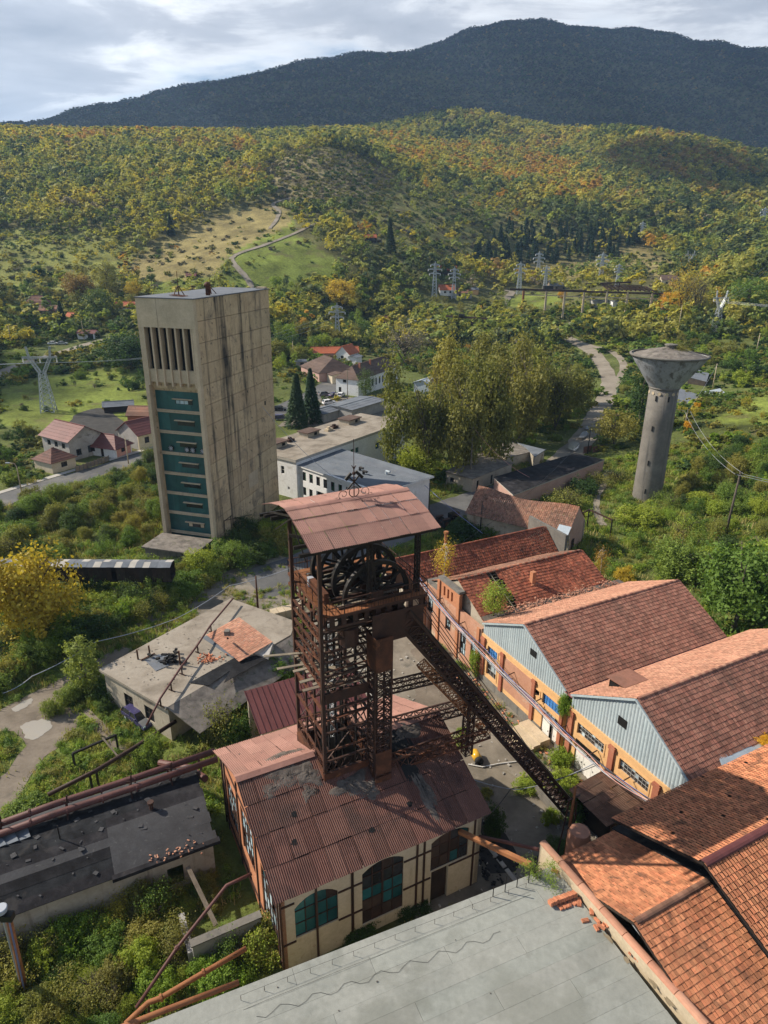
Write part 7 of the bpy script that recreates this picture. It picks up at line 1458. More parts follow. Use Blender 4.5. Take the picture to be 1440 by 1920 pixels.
band('low weed bush on the rough ground behind twin pipes','weed bushes behind the twin pipes',[(0,1530),(60,1470),(130,1430),(240,1380),(330,1440),(250,1445),(110,1490),(0,1560)],30,(.5,1.3),['shrub','loose'],[BR,OL,BR],'mid',name='weed_bush',mind=1.1,wr=(1.1,1.8))
band('low weed bush by the dirt yard and parked blue car','weed bushes by the dirt yard',[(155,1310),(250,1330),(300,1380),(230,1385),(170,1330)],16,(.5,1.1),['shrub','loose'],[BR,GR],'mid',name='weed_bush',mind=1.,wr=(1.1,1.8))
band('shrub in the dense hedge row along the yard between gallery and tower','hedge row by the gallery',[(0,1290),(0,1200),(130,1130),(240,1105),(330,1060),(420,1020),(560,985),(570,1010),(480,1050),(400,1100),(300,1150),(180,1195)],125,(2.4,5.2),['shrub','loose','shrub','round'],[GR,OL,GR,BR,DK],'near',name='hedge_shrub',mind=1.5)
band('low green bush on the bank along the workshop','bank bushes beside the workshop',[(0,1300),(120,1245),(300,1150),(430,1090),(430,1105),(300,1170),(160,1240),(40,1300)],26,(.4,1.),['shrub'],[BR,GR],'mid',name='bank_bush',mind=1.,wr=(1.2,2.))
band('leafy shrub in the thicket between street and conveyor gallery','thicket below the street',[(-60,1060),(-60,960),(60,945),(180,905),(310,865),(325,930),(310,1010),(200,1040)],88,(2.2,5.4),['shrub','broad','loose','shrub'],[GR,DK,OL,'leaf_willow'],'near',name='thicket_shrub',mind=1.9)
band('bush on the slope right of the water tower and sheds','bushes on the right hand slope',[(1170,1040),(1230,960),(1290,900),(1340,850),(1440,820),(1560,900),(1640,1100),(1440,1180),(1330,1120),(1240,1050)],115,(2.,5.5),['shrub','broad','round','shrub','loose'],[GR,GR,BR,DK,OL],'near',name='slope_bush',mind=2.2)
band('tree on the hillside beyond the barn and funnel tank','trees beyond the barn',[(1320,690),(1290,640),(1340,600),(1440,580),(1600,600),(1600,760),(1440,730),(1380,720)],60,(3.5,8),['round','broad','shrub'],[GR,DK,OL,BR],'mid',name='slope_tree',cat='tree',mind=3.6)
band('autumn yellow bush among greener ones on the slope by the barn','yellow bushes by the barn',[(1270,780),(1300,760),(1440,770),(1500,860),(1400,870),(1290,830)],16,(1.8,3.6),['shrub','round'],[YE,'leaf_gold',OL],'mid',mind=3.)
band('tree in the green belt between wet road and ruined gantry','trees by the ruined gantry',[(1085,625),(1070,590),(1100,575),(1250,575),(1330,560),(1330,640),(1280,660),(1180,655)],62,(3.,7.),['round','shrub','broad'],[GR,OL,OL,BR,'leaf_willow'],'mid',name='valley_tree',cat='tree',mind=3.4)
band('orange leafed bush glowing in the valley scrub','orange bushes in the valley',[(800,700),(780,620),(900,570),(1000,590),(960,660),(880,690)],9,(2.5,4.5),['round','shrub'],['leaf_gold','leaf_orange'],'mid',mind=5.,name='orange_bush')
band('tree in the valley scrub between town roofs and gantry','trees in the valley scrub',[(720,700),(700,620),(780,580),(930,565),(1040,600),(1070,640),(1000,660),(900,690),(800,720)],120,(3.,7.5),['round','broad','shrub','bare'],[GR,OL,'leaf_willow',BR,YE],'mid',name='valley_tree',cat='tree',mind=3.8)
band('tree on the wooded bank behind the concrete tower','trees behind the tower',[(520,700),(515,540),(600,530),(720,520),(780,560),(700,620),(690,650),(600,660),(560,690)],120,(4.,9.5),['round','broad','tall'],[GR,DK,OL,GR,BR],'mid',name='bank_tree',cat='tree',mind=4.2)
band('tree among the farmhouses at the foot of the left hill','trees among the farmhouses',[(-80,640),(-60,560),(60,520),(180,500),(280,520),(330,560),(260,610),(180,625),(100,650)],95,(3.5,8.5),['round','broad','shrub','tall'],[GR,DK,OL,YE,'leaf_willow'],'mid',name='orchard_tree',cat='tree',mind=5.)
band('small shrub scattered over the meadow by the lattice pylon','meadow shrubs by the pylon',[(-60,830),(-60,690),(60,690),(200,660),(280,690),(290,780),(200,770),(90,800)],36,(1.2,3.2),['shrub','loose','bare'],[DK,GR,'leaf_bare',OL],'mid',mind=4.)
band('shrub in the hedge below the hill road left of the tower','hedge below the hill road',[(130,720),(190,670),(260,650),(290,700),(285,760),(240,720)],24,(2.,5.),['shrub','round'],[DK,GR],'mid',mind=2.5)
band('tree left of the houses along the street','street side trees',[(-60,930),(-60,830),(40,810),(85,840),(60,890),(30,905)],16,(2.5,5.5),['round','shrub'],[DK,GR,OL],'mid',name='street_tree',cat='tree',mind=3.)
band('bush lining the wet road','road side bushes',[(1000,830),(1020,770),(1100,730),(1085,790),(1060,830)],22,(1.5,4.),['shrub','round'],[GR,OL,DK],'mid',mind=2.6)
band('bush on the verge between branch road and funnel tank','verge bushes by the branch road',[(1130,790),(1150,740),(1190,690),(1230,640),(1200,640),(1180,720),(1160,780)],16,(1.5,4.),['shrub','loose'],[OL,GR,'leaf_bare'],'mid',mind=2.6)

for k in range(15):
    u,v=-14.+k*1.22+vr.normal(0,.25),39.7+vr.normal(0,.4); h=vr.uniform(2.4,4.2); m=[OL,BR,'leaf_willow',GR,OL][int(vr.integers(5))]
    if u<3.: tree('wall_shrub','%s shrub grown up against the long wall of tar shed'%HUE[m],uv(u,v,-.1),h,h*vr.uniform(.75,1.),['shrub','loose'][k%2],m,'near',group='shrubs against the tar shed wall',cat='shrub')
# ---- woods and ground cover nobody could count: instanced on points
def scatter(name,pts,idx,scl,protos,kind='stuff'):
    coll=bpy.data.collections.new(name+'_kinds')
    for i,me in enumerate(protos): coll.objects.link(bpy.data.objects.new('%s_kind_%03d'%(name,i),me))
    me=bpy.data.meshes.new(name); me.vertices.add(len(pts)); me.vertices.foreach_set('co',np.asarray(pts,np.float32).ravel())
    a=me.attributes.new('kind_id','INT','POINT'); a.data.foreach_set('value',np.asarray(idx,np.int32))
    a=me.attributes.new('size','FLOAT_VECTOR','POINT'); a.data.foreach_set('vector',np.asarray(scl,np.float32).ravel())
    a=me.attributes.new('turn','FLOAT_VECTOR','POINT'); tv=np.zeros((len(pts),3),np.float32); tv[:,2]=vr.random(len(pts))*6.28; a.data.foreach_set('vector',tv.ravel())
    g=bpy.data.node_groups.new(name,'GeometryNodeTree'); g.interface.new_socket('Geometry',in_out='INPUT',socket_type='NodeSocketGeometry'); g.interface.new_socket('Geometry',in_out='OUTPUT',socket_type='NodeSocketGeometry')
    n=N(g); gi=n('NodeGroupInput'); ci=n('GeometryNodeCollectionInfo',{'Collection':coll,'Separate Children':True,'Reset Children':True})
    at=lambda nm,t:n('GeometryNodeInputNamedAttribute',{'Name':nm},data_type=t).outputs[0]
    ip=n('GeometryNodeInstanceOnPoints',{'Points':gi.outputs[0],'Instance':ci.outputs[0],'Pick Instance':True,'Instance Index':at('kind_id','INT'),'Scale':at('size','FLOAT_VECTOR')})
    eu=n('FunctionNodeEulerToRotation',{0:at('turn','FLOAT_VECTOR')}); g.links.new(eu.outputs[0],ip.inputs['Rotation'])
    go=n('NodeGroupOutput'); g.links.new(ip.outputs[0],go.inputs[0])
    o=link(name,me); o.modifiers.new('scatter','NODES').node_group=g; o['kind']=kind; return o
def jgrid(x0,x1,y0,y1,s):
    xs,ys=np.meshgrid(np.arange(x0,x1,s),np.arange(y0,y1,s)); x=xs.ravel()+vr.uniform(-.48,.48,xs.size)*s; y=ys.ravel()+vr.uniform(-.48,.48,xs.size)*s; return x,y
def pm(kind,lod,mts,seeds=(0,1)): return [leafmesh('crown',pmesh(kind,s,lod)[0],M[m]) for m in mts for s in seeds]
# far wood on the near hills
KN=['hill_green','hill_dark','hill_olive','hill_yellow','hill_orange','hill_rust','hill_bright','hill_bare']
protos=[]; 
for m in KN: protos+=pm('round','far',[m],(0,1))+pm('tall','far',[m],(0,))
protos+=pm('pine','far',['leaf_pine'],(0,1,2)); NK=3
x,y=jgrid(-1000,1000,300,1150,7.4); r=np.hypot(x,y); keep=(np.abs(x)<y*.72+70)&(r>330)&free(x,y,2.)
for p in MEADOW_DRY+MEADOW_GREEN: keep&=~(inpoly(x,y,p)&(vr.random(len(x))<.9))
MOUND=gp((490,330),(545,288),(600,282),(690,300),(745,335),(720,390),(600,400),(520,390))
PINES=gp((880,500),(890,450),(960,420),(1060,430),(1150,440),(1200,452),(1180,485),(1050,495),(960,500)); GOLD=gp((730,300),(900,285),(1000,300),(1130,330),(1110,400),(1000,370),(880,340),(760,320)); 
GOLD2=gp((690,270),(760,262),(900,280),(1000,300),(900,310),(780,312)); RIDGE=gp((0,262),(160,262),(330,258),(470,272),(490,300),(330,290),(160,282),(0,280)); EAST=gp((1130,420),(1140,300),(1440,280),(1700,330),(1700,430),(1440,440)); SCRUB=gp((740,330),(840,340),(1000,400),(1050,440),(900,450),(880,500),(700,500),(640,420))
LOWL=gp((-100,520),(-100,430),(60,440),(250,470),(330,490),(250,520),(60,560))
villages=[gp((800,600),(810,540),(900,530),(960,545),(930,600)),gp((960,620),(970,540),(1060,530),(1290,520),(1300,600),(1080,620)),gp((20,640),(20,540),(170,540),(310,560),(300,600),(160,640))]
for p in villages: keep&=~(inpoly(x,y,p)&(vr.random(len(x))<.8))
keep&=~(inpoly(x,y,SCRUB)&(vr.random(len(x))<.42)); keep&=~(inpoly(x,y,MOUND)&(vr.random(len(x))<.5))
LOW_=gp((-100,520),(-100,420),(60,430),(250,450),(330,480),(250,520),(60,560)); keep&=~(inpoly(x,y,LOW_)&(vr.random(len(x))<.35))
x,y=x[keep],y[keep]; z=TZ(x,y); n=len(x)
w=np.tile(np.array([.24,.19,.33,.16,.006,.016,.09,.012]),(n,1))
clump=np.sin(x*.043+2*np.sin(y*.021))*np.sin(y*.037+1.7*np.sin(x*.019)); pass
def setw(poly,v,k=.85): q=inpoly(x,y,poly); w[q]=w[q]*(1-k)+np.array(v)*k
setw(RIDGE,[.05,.04,.3,.4,.13,.04,.04,0]); setw(GOLD,[.04,.05,.2,.3,.30,.09,.02,0]); setw(GOLD2,[.04,.03,.26,.36,.26,.03,.02,0]); setw(EAST,[.14,.3,.34,.06,.015,.13,0,.02],.8); setw(SCRUB,[.3,.22,.26,.07,.02,.02,.1,.01]); setw(MOUND,[.12,.22,.2,.02,.0,.06,.02,.36]); setw(LOWL,[.14,.08,.36,.2,.01,.02,.19,.0])
w/=w.sum(1)[:,None]
ORD=np.array([1,0,6,2,7,3,4,5]); fld=clump+.8*np.sin(x*.021-y*.017+2.)*np.sin(y*.026+1.2*np.sin(x*.012))+.5*np.sin(x*.11+y*.07)*np.sin(y*.13-x*.05)+vr.normal(0,.55,n); tt_=np.empty(n); tt_[np.argsort(fld)]=(np.arange(n)+.5)/n   # kinds grow in drifts
kid=ORD[(w[:,ORD].cumsum(1)<tt_[:,None]).sum(1).clip(0,7)]*NK+vr.choice(3,n,p=[.4,.35,.25])
h=vr.uniform(7.5,15,n)*(.85+.3*_sm(450,800,np.hypot(x,y))); h*=np.where(inpoly(x,y,MOUND),.34,1); h*=np.where(inpoly(x,y,LOWL),.62,1); h*=np.where(inpoly(x,y,SCRUB),.72,1)
for p in MEADOW_DRY+MEADOW_GREEN: h*=np.where(inpoly(x,y,p),.25,1)
q=inpoly(x,y,PINES); kid=np.where(q&(vr.random(n)<.86),8*NK+vr.integers(0,3,n),kid); h=np.where(q,vr.uniform(8,12,n),h)
wd=np.where(kid>=24,vr.uniform(1.,1.3,n),vr.uniform(1.,1.65,n)); 
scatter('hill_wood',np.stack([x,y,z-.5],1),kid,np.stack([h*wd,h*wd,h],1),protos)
# low scrub on the spoil mound and the open slopes
x,y=jgrid(-320,260,380,800,3.7); keep=np.zeros(len(x),bool)
for p,d in [(MOUND,.9),(SCRUB,.42)]+[(q,.12) for q in MEADOW_DRY]+[(q,.07) for q in MEADOW_GREEN]+[(LOW_,.3)]: keep|=inpoly(x,y,p)&(vr.random(len(x))<d)
keep&=free(x,y,1.); x,y=x[keep],y[keep]; z=TZ(x,y); n=len(x); h=vr.uniform(1.2,3.4,n); pq=pm('shrub','far',['leaf_olive','leaf_dark','leaf_bare','leaf_green','leaf_willow'],(0,1)); scatter('slope_scrub',np.stack([x,y,z-.2],1),vr.choice(10,n,p=[.15,.15,.08,.08,.14,.14,.06,.06,.07,.07]),np.stack([h*1.4,h*1.4,h],1),pq)
# the far mountain
x,y=jgrid(-2600,2900,1050,3300,11.); keep=(np.abs(x)<y*.7+150)&((y>1150)|(vr.random(len(x))<.7)); x,y=x[keep],y[keep]; z=TZ(x,y); n=len(x)
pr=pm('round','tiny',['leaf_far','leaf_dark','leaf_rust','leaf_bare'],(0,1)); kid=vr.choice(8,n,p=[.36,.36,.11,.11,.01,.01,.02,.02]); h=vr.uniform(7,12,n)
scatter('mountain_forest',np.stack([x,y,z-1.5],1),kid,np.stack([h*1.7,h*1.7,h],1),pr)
# scrub filling the valley between the counted trees
x,y=jgrid(-280,330,135,400,3.1); keep=(np.abs(x)<y*.66+20)&free(x,y,1.4); 
for p in MEADOW_GREEN+MEADOW_DRY+[gp((1130,790),(1180,690),(1150,660),(1100,680))]: keep&=~(inpoly(x,y,p)&(vr.random(len(x))<.93))
cl=np.sin(x*.09+1.5*np.sin(y*.05))*np.sin(y*.08+1.3*np.sin(x*.06)); keep&=(cl>-.25)|(vr.random(len(x))<.3); keep&=~((x>-15)&(x<60)&(y<175)&(vr.random(len(x))<.75)); x,y=x[keep],y[keep]; z=TZ(x,y); n=len(x)
pr=pm('shrub','far',['leaf_green','leaf_dark','leaf_olive','leaf_bright','leaf_yellow','leaf_willow'],(0,1)); h=vr.uniform(.7,2.6,n)*np.where(vr.random(n)<.12,1.7,1.); far=np.hypot(x,y)>260; h=np.where(far,h*1.5,h)
scatter('scrub',np.stack([x,y,z-.15],1),vr.choice(12,n,p=[.16,.16,.1,.1,.12,.12,.06,.06,.02,.02,.04,.04]),np.stack([h*1.5,h*1.5,h],1),pr)
# weeds and grass tufts
def tuft(seed,nb=26,m='grass_blade',spread=.32,hh=.4):
    r=np.random.default_rng(seed); V=[]
    for k in range(nb):
        a=r.uniform(0,6.3); p=np.array([r.normal(0,spread),r.normal(0,spread),0]); d=np.array([math.cos(a),math.sin(a),0]); s=np.array([-d[1],d[0],0])*.035; t=p+d*r.uniform(.05,.25)+[0,0,hh*r.uniform(.4,1.2)]; V+= [p-s,p+s,t+s*.5,t-s*.5]
    return leafmesh('tuft',np.array(V),M[m])
def weed(seed,m):
    r=np.random.default_rng(seed); return leafmesh('weed',leaves((0,0,.22),(.42,.42,.22),26,12,.1,.1,r,.2,low=.03),M[m])
pr=[tuft(1),tuft(2),tuft(3,m='grass_dry'),weed(4,'leaf_bright'),weed(5,'leaf_green'),weed(6,'leaf_olive')]
x,y=jgrid(-75,75,14,150,.62); keep=(np.abs(x)<y*.66+6)&free(x,y,.3)&~inpoly(x,y,[uv(18.5,20),uv(40.5,20),uv(40.5,78),uv(30,96),uv(14,92),uv(14,72),uv(20,66),uv(20,50),uv(19.,44)])
cl=np.sin(x*.5+1.5*np.sin(y*.3))*np.sin(y*.45+1.3*np.sin(x*.35)); keep&=(cl>-.3)|(vr.random(len(x))<.4)
DY=[P(*q) for q in [(-30,1345),(120,1270),(230,1215),(250,1240),(120,1310),(150,1340),(140,1370),(110,1400),(70,1440),(20,1520),(-60,1560),(-60,1500),(10,1450),(45,1400),(20,1370),(-40,1380)]]; keep&=~inpoly(x,y,DY)
keep&=~inpoly(x,y,[P(*q) for q in [(155,1330),(170,1330),(215,1380),(255,1420),(245,1432),(195,1390)]])
keep&=(np.hypot(x,y)<85)|(vr.random(len(x))<.45)
x,y=x[keep],y[keep]; z=TZ(x,y); n=len(x); h=vr.uniform(.5,1.5,n)*np.where(np.hypot(x,y)>85,1.5,1.)
scatter('grass',np.stack([x,y,z],1),vr.choice(6,n,p=[.2,.2,.12,.18,.18,.12]),np.stack([h,h,h],1),pr)
x,y=uv(0,0)[0]+0*np.arange(1.),0*np.arange(1.); 
uu,vv=vr.uniform(18.5,40.3,2600),vr.uniform(26,92,2600); kk=((np.abs(uu-22.)<1.4)|(np.abs(uu-39.)<1.1)|(vv>74))&(vv>27); uu,vv=uu[kk],vv[kk]; pts=np.stack([uu*CU-vv*SU,uu*SU+vv*CU,0*uu+.02],1); kk=free(pts[:,0],pts[:,1],-3); pts=pts[kk]; n=len(pts); h=vr.uniform(.35,1.2,n); scatter('yard_weeds',pts,vr.choice(6,n),np.stack([h,h,h*.8],1),pr)
# ================================================================ pylons, poles, cables
def pylon_y(label,px,py,top,az,h=None):
    b=G(px,py); H_=zat(b,top)-b[2]; d=np.array([math.cos(az),math.sin(az),0]); n=np.array([-d[1],d[0],0]); root=thing('lattice_pylon',label,'pylon',b,'lattice pylons')
    w0,w1=H_*.1,H_*.035; zk=H_*.62; q=lambda a,c,z: b+d*a+n*c+Z3*z
    for s in (-1,1):
        for t in (-1,1): part('leg',MB().bar(q(s*w0,t*w0,-.5),q(s*w1*1.2,t*w1,zk),.2),M['galvanised'],root)
    mb=MB(); nb=8
    for i in range(nb):
        f0,f1=i/nb,(i+1)/nb; a0,a1=w0+(w1*1.2-w0)*f0,w0+(w1*1.2-w0)*f1
        for s in (-1,1):
            mb.bar(q(-a0,s*a0,zk*f0),q(a1,s*a1,zk*f1),.1).bar(q(a0,s*a0,zk*f0),q(-a1,s*a1,zk*f1),.1).bar(q(s*a0,-a0,zk*f0),q(s*a1,a1,zk*f1),.1).bar(q(s*a0,a0,zk*f0),q(s*a1,-a1,zk*f1),.1).bar(q(-a1,s*a1,zk*f1),q(a1,s*a1,zk*f1),.08)
    part('bracing',mb,M['galvanised'],root)
    for s in (-1,1):
        mb=MB(); lattice(mb,q(s*w1,0,zk),q(s*H_*.15,0,H_*.84),n,w1*1.2,5,.13,.08); lattice(mb,q(s*H_*.15,0,H_*.84),q(s*H_*.17,0,H_),n,w1*.6,3,.11,.07); part('arm',mb,M['galvanised'],root)
    mb=MB(); lattice(mb,q(-H_*.25,0,H_*.84),q(H_*.25,0,H_*.84),Z3,w1*.6,12,.09,.05); part('crossarm',mb,M['galvanised'],root)
    for s in (-.24,0,.24): part('insulator',MB().tube([q(s*H_,0,H_*.83),q(s*H_,0,H_*.76)],.16,6),M['paint_white'],root)
    return [q(s*H_,0,H_*.76) for s in (-.24,0,.24)]
def pylon_m(label,px,py,top,az):
    b=G(px,py); H_=zat(b,top)-b[2]; d=np.array([math.cos(az),math.sin(az),0]); n=np.array([-d[1],d[0],0]); root=thing('lattice_pylon',label,'pylon',b,'lattice pylons'); q=lambda a,c,z: b+d*a+n*c+Z3*z
    w0,w1=H_*.075,H_*.018; bz=np.hypot(b[0],b[1])/1500
    for s in (-1,1):
        for t in (-1,1): part('leg',MB().bar(q(s*w0,t*w0,-.5),q(s*w1,t*w1,H_*.95),.12+bz*.6),M['galvanised'],root)
    mb=MB(); nb=11
    for i in range(nb):
        f0,f1=i/nb*.95,(i+1)/nb*.95; a0,a1=w0+(w1-w0)*f0,w0+(w1-w0)*f1; r=.06+bz*.4
        for s in (-1,1): mb.bar(q(-a0,s*a0,H_*f0),q(a1,s*a1,H_*f1),r).bar(q(a0,s*a0,H_*f0),q(-a1,s*a1,H_*f1),r).bar(q(s*a0,-a0,H_*f0),q(s*a1,a1,H_*f1),r)
    mb.bar(q(0,0,H_*.95),q(0,0,H_),r*2); part('bracing',mb,M['galvanised'],root); ins=[]
    for z,l in ((.66,.16),(.78,.2),(.9,.13)):
        part('crossarm',MB().bar(q(-l*H_,0,H_*z),q(l*H_,0,H_*z),.15+bz,.15+bz).bar(q(-l*H_,0,H_*z),q(0,0,H_*(z+.05)),.08+bz*.4).bar(q(l*H_,0,H_*z),q(0,0,H_*(z+.05)),.08+bz*.4),M['galvanised'],root)
        for s in (-1,1): part('insulator',MB().tube([q(s*l*H_,0,H_*z),q(s*l*H_,0,H_*(z-.05))],.14+bz*.5,6),M['paint_white'],root); ins.append(q(s*l*H_,0,H_*(z-.05)))
    return ins
ya=pylon_y('big cat headed lattice pylon on the green meadow at the left edge',92,772,650,R_(10)); yb=pylon_y('white cat headed lattice pylon on the slope at the right',1340,628,545,R_(25))
yc=pylon_y('cat headed lattice pylon cut by the right picture edge high on slope',1446,535,474,R_(25)); yd=pylon_y('far cat headed lattice pylon at the valley exit',1290,512,470,R_(5))
ma=pylon_m('slim lattice pylon behind the bungalow, nearest of the slim ones',633,645,568,R_(0))
pm_=[pylon_m(l,x,y,t,R_(5)) for l,x,y,t in [('slim pylon at the left of the valley beside the white orange house',814,557,490),('slim lattice pylon just right of it, partly sunk in trees',850,560,500),('slim lattice pylon near the lane at the valley centre',972,552,490),('tall slim pylon in front of the pine wood, centre',1007,528,471),('short slim pylon by the grey gabled barn',1021,545,497),('tall slim pylon alone before the dry bank',1124,536,472),('short slim pylon right of the one before the dry bank',1156,538,494),('slim pylon on the wooded slope above the dry bank',1201,450,415),('lone slim pylon at the far right hillside',1427,432,388)]]
def pole(label,px,py,top,r=.13,m='pale_concrete',lean=(0,0),arm=True,base=None,h=None):
    b=G(px,py) if base is None else np.asarray(base,float); z=zat(b,top) if h is None else b[2]+h; t=b*[1,1,0]+[lean[0],lean[1],z]; root=thing('utility_pole',label,'pole',b,'utility poles'); part('post',MB().tube([b-Z3*.3,t],[r*1.25,r*.8],8),M[m],root,True)
    if arm: part('crossarm',MB().bar(t-[.8,.1,.35],t+[.8,.1,-.35],.1),M['steel_dark'],root)
    return t
t1=pole('ivy choked wooden pole on the right slope with a big cable bunch',1358,1012,885,.18,'bark',(.3,0)); t2=pole('pale concrete pole beside the water tower shaft on the right',1283,805,768,.14); t3=pole('concrete pole behind the water tower at the barn',1336,728,682,.14); t4=pole('concrete pole among bushes below the white pylon',1270,628,572,.14); t5=pole('concrete pole at the right edge below the pylon',1418,660,625,.14)
t6=pole('leaning concrete pole between willows and wet road',1058,770,722,.14); t7=pole('dark iron pole beside the puddle of the wet road',1101,855,805,.12,'steel_dark'); t8=pole('lattice pole in front of mossy shed',881,905,800,.16,'wood_grey'); t9=pole('dark trunk like pole among the willows',793,900,790,.2,'bark')
t10=pole('tall pole at the parking lot before the white house',652,765,690,.12,'wood_grey'); t11=pole('concrete pole on the street left of bungalow',550,675,640,.14); t12=pole('street pole before the cream house',241,870,822,.12); t13=pole('pole at the left edge beside hill road',22,648,610,.12); t14=pole('pole behind the pink roofed garage',158,637,602,.12); t15=pole('concrete pole at the junction of branch road',1197,795,735,.12,'wood_grey')
t16=pole('rusty iron post at the far end of the workshop yard',484,1147,1080,.13,'steel_rust',arm=False); t17=pole('iron post left of the tractor hedge',900,1005,940,.1,'steel_dark',arm=False); t18=pole('tall dark post beside the canopy of the headframe',803,985,905,.1,'steel_dark',arm=False)
sl=thing('street_lamp','curved street lamp on the road verge at the left edge','street lamp',P(42,930,0)); b=P(42,930,0); zz_=zat(b,868); part('pole',MB().tube([b,b*[1,1,0]+Z3*(zz_-.8),b*[1,1,0]+[-.3,0,zz_-.1],b*[1,1,0]+[-1.3,0,zz_]],[.12,.09,.07,.06],7),M['pale_concrete'],sl,True); part('lamp_head',MB().box(b*[1,1,0]+[-2.,-.15,zz_-.1],(.8,0,0),(0,.3,0),Z3*.18),M['galvanised'],sl)
fl=thing('floodlight_mast','rusty mast with a glass floodlight at the lower left corner','mast',P(45,1850,0)); b=P(46,1850,0.); tz=14.2; tq_=P(14,1712,tz)
part('pole',MB().tube([b,tq_-Z3*.3],[.2,.15],9),M['steel_orange'],fl,True); part('floodlight',MB().lathe(tq_+[-.3,0,.0],[(.08,0),(.28,.1),(.34,.35),(.3,.4)],16),M['cable_grey'],fl); part('bracket',MB().box(tq_-[.35,.2,.45],(.6,0,0),(0,.4,0),Z3*.4),M['steel_dark'],fl); part('conduit',MB().tube([b+[-.3,.1,0],tq_+[-.3,0,-.3]],.07,6),M['cable_grey'],fl); part('conduit',MB().tube([b+[.12,-.25,0],tq_+[.1,-.15,-.2]],.05,6),M['cable_blue'],fl)
# bundle of cables sagging along the shed fronts
cp=[uv(39.2,66.5,7.4),uv(38.9,62,6.6),uv(38.7,57,5.9),uv(38.9,52,5.2),uv(38.8,47.5,4.8),uv(38.9,43,4.5),uv(38.9,39,4.2),uv(38.7,35,4.2),uv(38.6,31,4.5),uv(38.8,27,5.2)]
for k,(m_,r_c,o) in enumerate([('cable_grey',.035,(0,0)),('cable_black',.045,(.12,-.1)),('cable_pink',.04,(-.1,.12)),('cable_blue',.035,(.05,.15)),('cable_grey',.03,(-.14,-.12)),('cable_black',.04,(.16,.05)),('cable_pink',.03,(0,-.2)),('cable_grey',.04,(-.2,.02)),('cable_black',.03,(-.05,-.28))]):
    pts=[p+uv(o[0]+vr.normal(0,.1),0)+Z3*(o[1]+vr.normal(0,.12)) for p in cp]
    lb={0:'grey cable in the bundle sagging along the shed fronts',1:'black cable in the bundle sagging along the shed fronts',2:'salmon pink cable in the bundle sagging along shed fronts',3:'dark blue cable in the bundle sagging along shed fronts'}[{'cable_grey':0,'cable_black':1,'cable_pink':2,'cable_blue':3}[m_]]
    mb=MB(); mb.tube(smooth(pts,5),r_c,4,False); solo('bundle_cable',mb,M[m_],lb,'cable',pts[0],'cable bundle along the sheds',True)
cr=thing('cable_rail','rusty brackets and rail carrying the cable bundle before sheds','rail',cp[4])
for p in cp[1:-1]: part('bracket',MB().bar(p-Z3*.3,p+uv(1.4,0)-Z3*.1,.08).bar(p-Z3*.3,p+uv(1.4,0)-Z3*1.,.06),M['steel_brown'],cr)
mb=MB(); mb.tube([p-Z3*.34 for p in cp],.05,4); part('rail',mb,M['steel_brown'],cr)
cable('overhead_cable',[uv(38.7,33.5,4.2),uv(29.5,34.,5.),uv(25.3,32.,5.5)],.04,M['cable_black'],'black cable crossing from the nearer shed to the shaft building',.35)
cable('overhead_cable',[uv(38.7,33.8,4.2),uv(31.,35.,3.4),uv(25.6,39.,5.2)],.05,M['cable_grey'],'pale slack cable crossing below the strut',.5)
for k,(a,b,lb) in enumerate([((t1),(t2),'slope cable from the ivy choked pole to the concrete pole, left strand'),(t1,np.array([110.,60,16.]),'twin slope cable leaving the ivy choked pole to the right edge'),(t2,t3,'cable from the barn pole to the pole by water tower'),(t15,t2,'cable behind the water tower shaft')]):
    for e in ((-.7,.7) if k<2 else (0,)): cable('power_cable',[a+[e,0,-.4],b+[e,0,-.4]],.028,M['cable_grey'],lb,1.6 if k<2 else .8,20,'slope cables' if k<2 else None)
cable('power_cable',[t7-[0,0,.3],uv(44.,72,6.)],.04,M['cable_black'],'long black cable from the puddle pole to the long store',2.5,24)
cable('power_cable',[P(775,890,6.),P(905,1000,3.5)],.05,M['cable_blue'],'pale blue cable bundle hanging from the willows to the sagging house',.3); cable('power_cable',[t8,P(1000,898,3.2)],.04,M['cable_pink'],'pinkish sagging cable over the mossy shed',1.4)
cable('guard_rope',[P(5,1300,.6),P(60,1268,1.5),P(180,1203,3.5),P(330,1160,2.),P(430,1098,1.8),P(545,1065,2.2)],.05,M['cable_grey'],'grey cable running along the bank from ivy post to the yard',.25)
cable('power_cable',[tp(18.5,-.1,20.2),P(640,905,8.2)],.04,M['cable_grey'],'thin cable from the hole in the tower to the low block',1.)
for i,s in enumerate((ya,)):
    for e,p in enumerate(s): cable('power_line',[p,np.array([-330,120+e*6,24.])],.035,M['galvanised'],'power line leaving the meadow pylon to the left',3.,16,'power lines'); cable('power_line',[p,ma[e]],.035,M['galvanised'],'power line from the meadow pylon to the slim pylon',5.,24,'power lines')
for e in range(3): cable('power_line',[yb[e],yc[e]],.035,M['galvanised'],'power line between the two right hand pylons',2.,16,'right hand power lines'); cable('power_line',[yb[e],np.array([230.,150+e*8,34])],.035,M['galvanised'],'power line from the right pylon over the slope',3.,16,'right hand power lines')
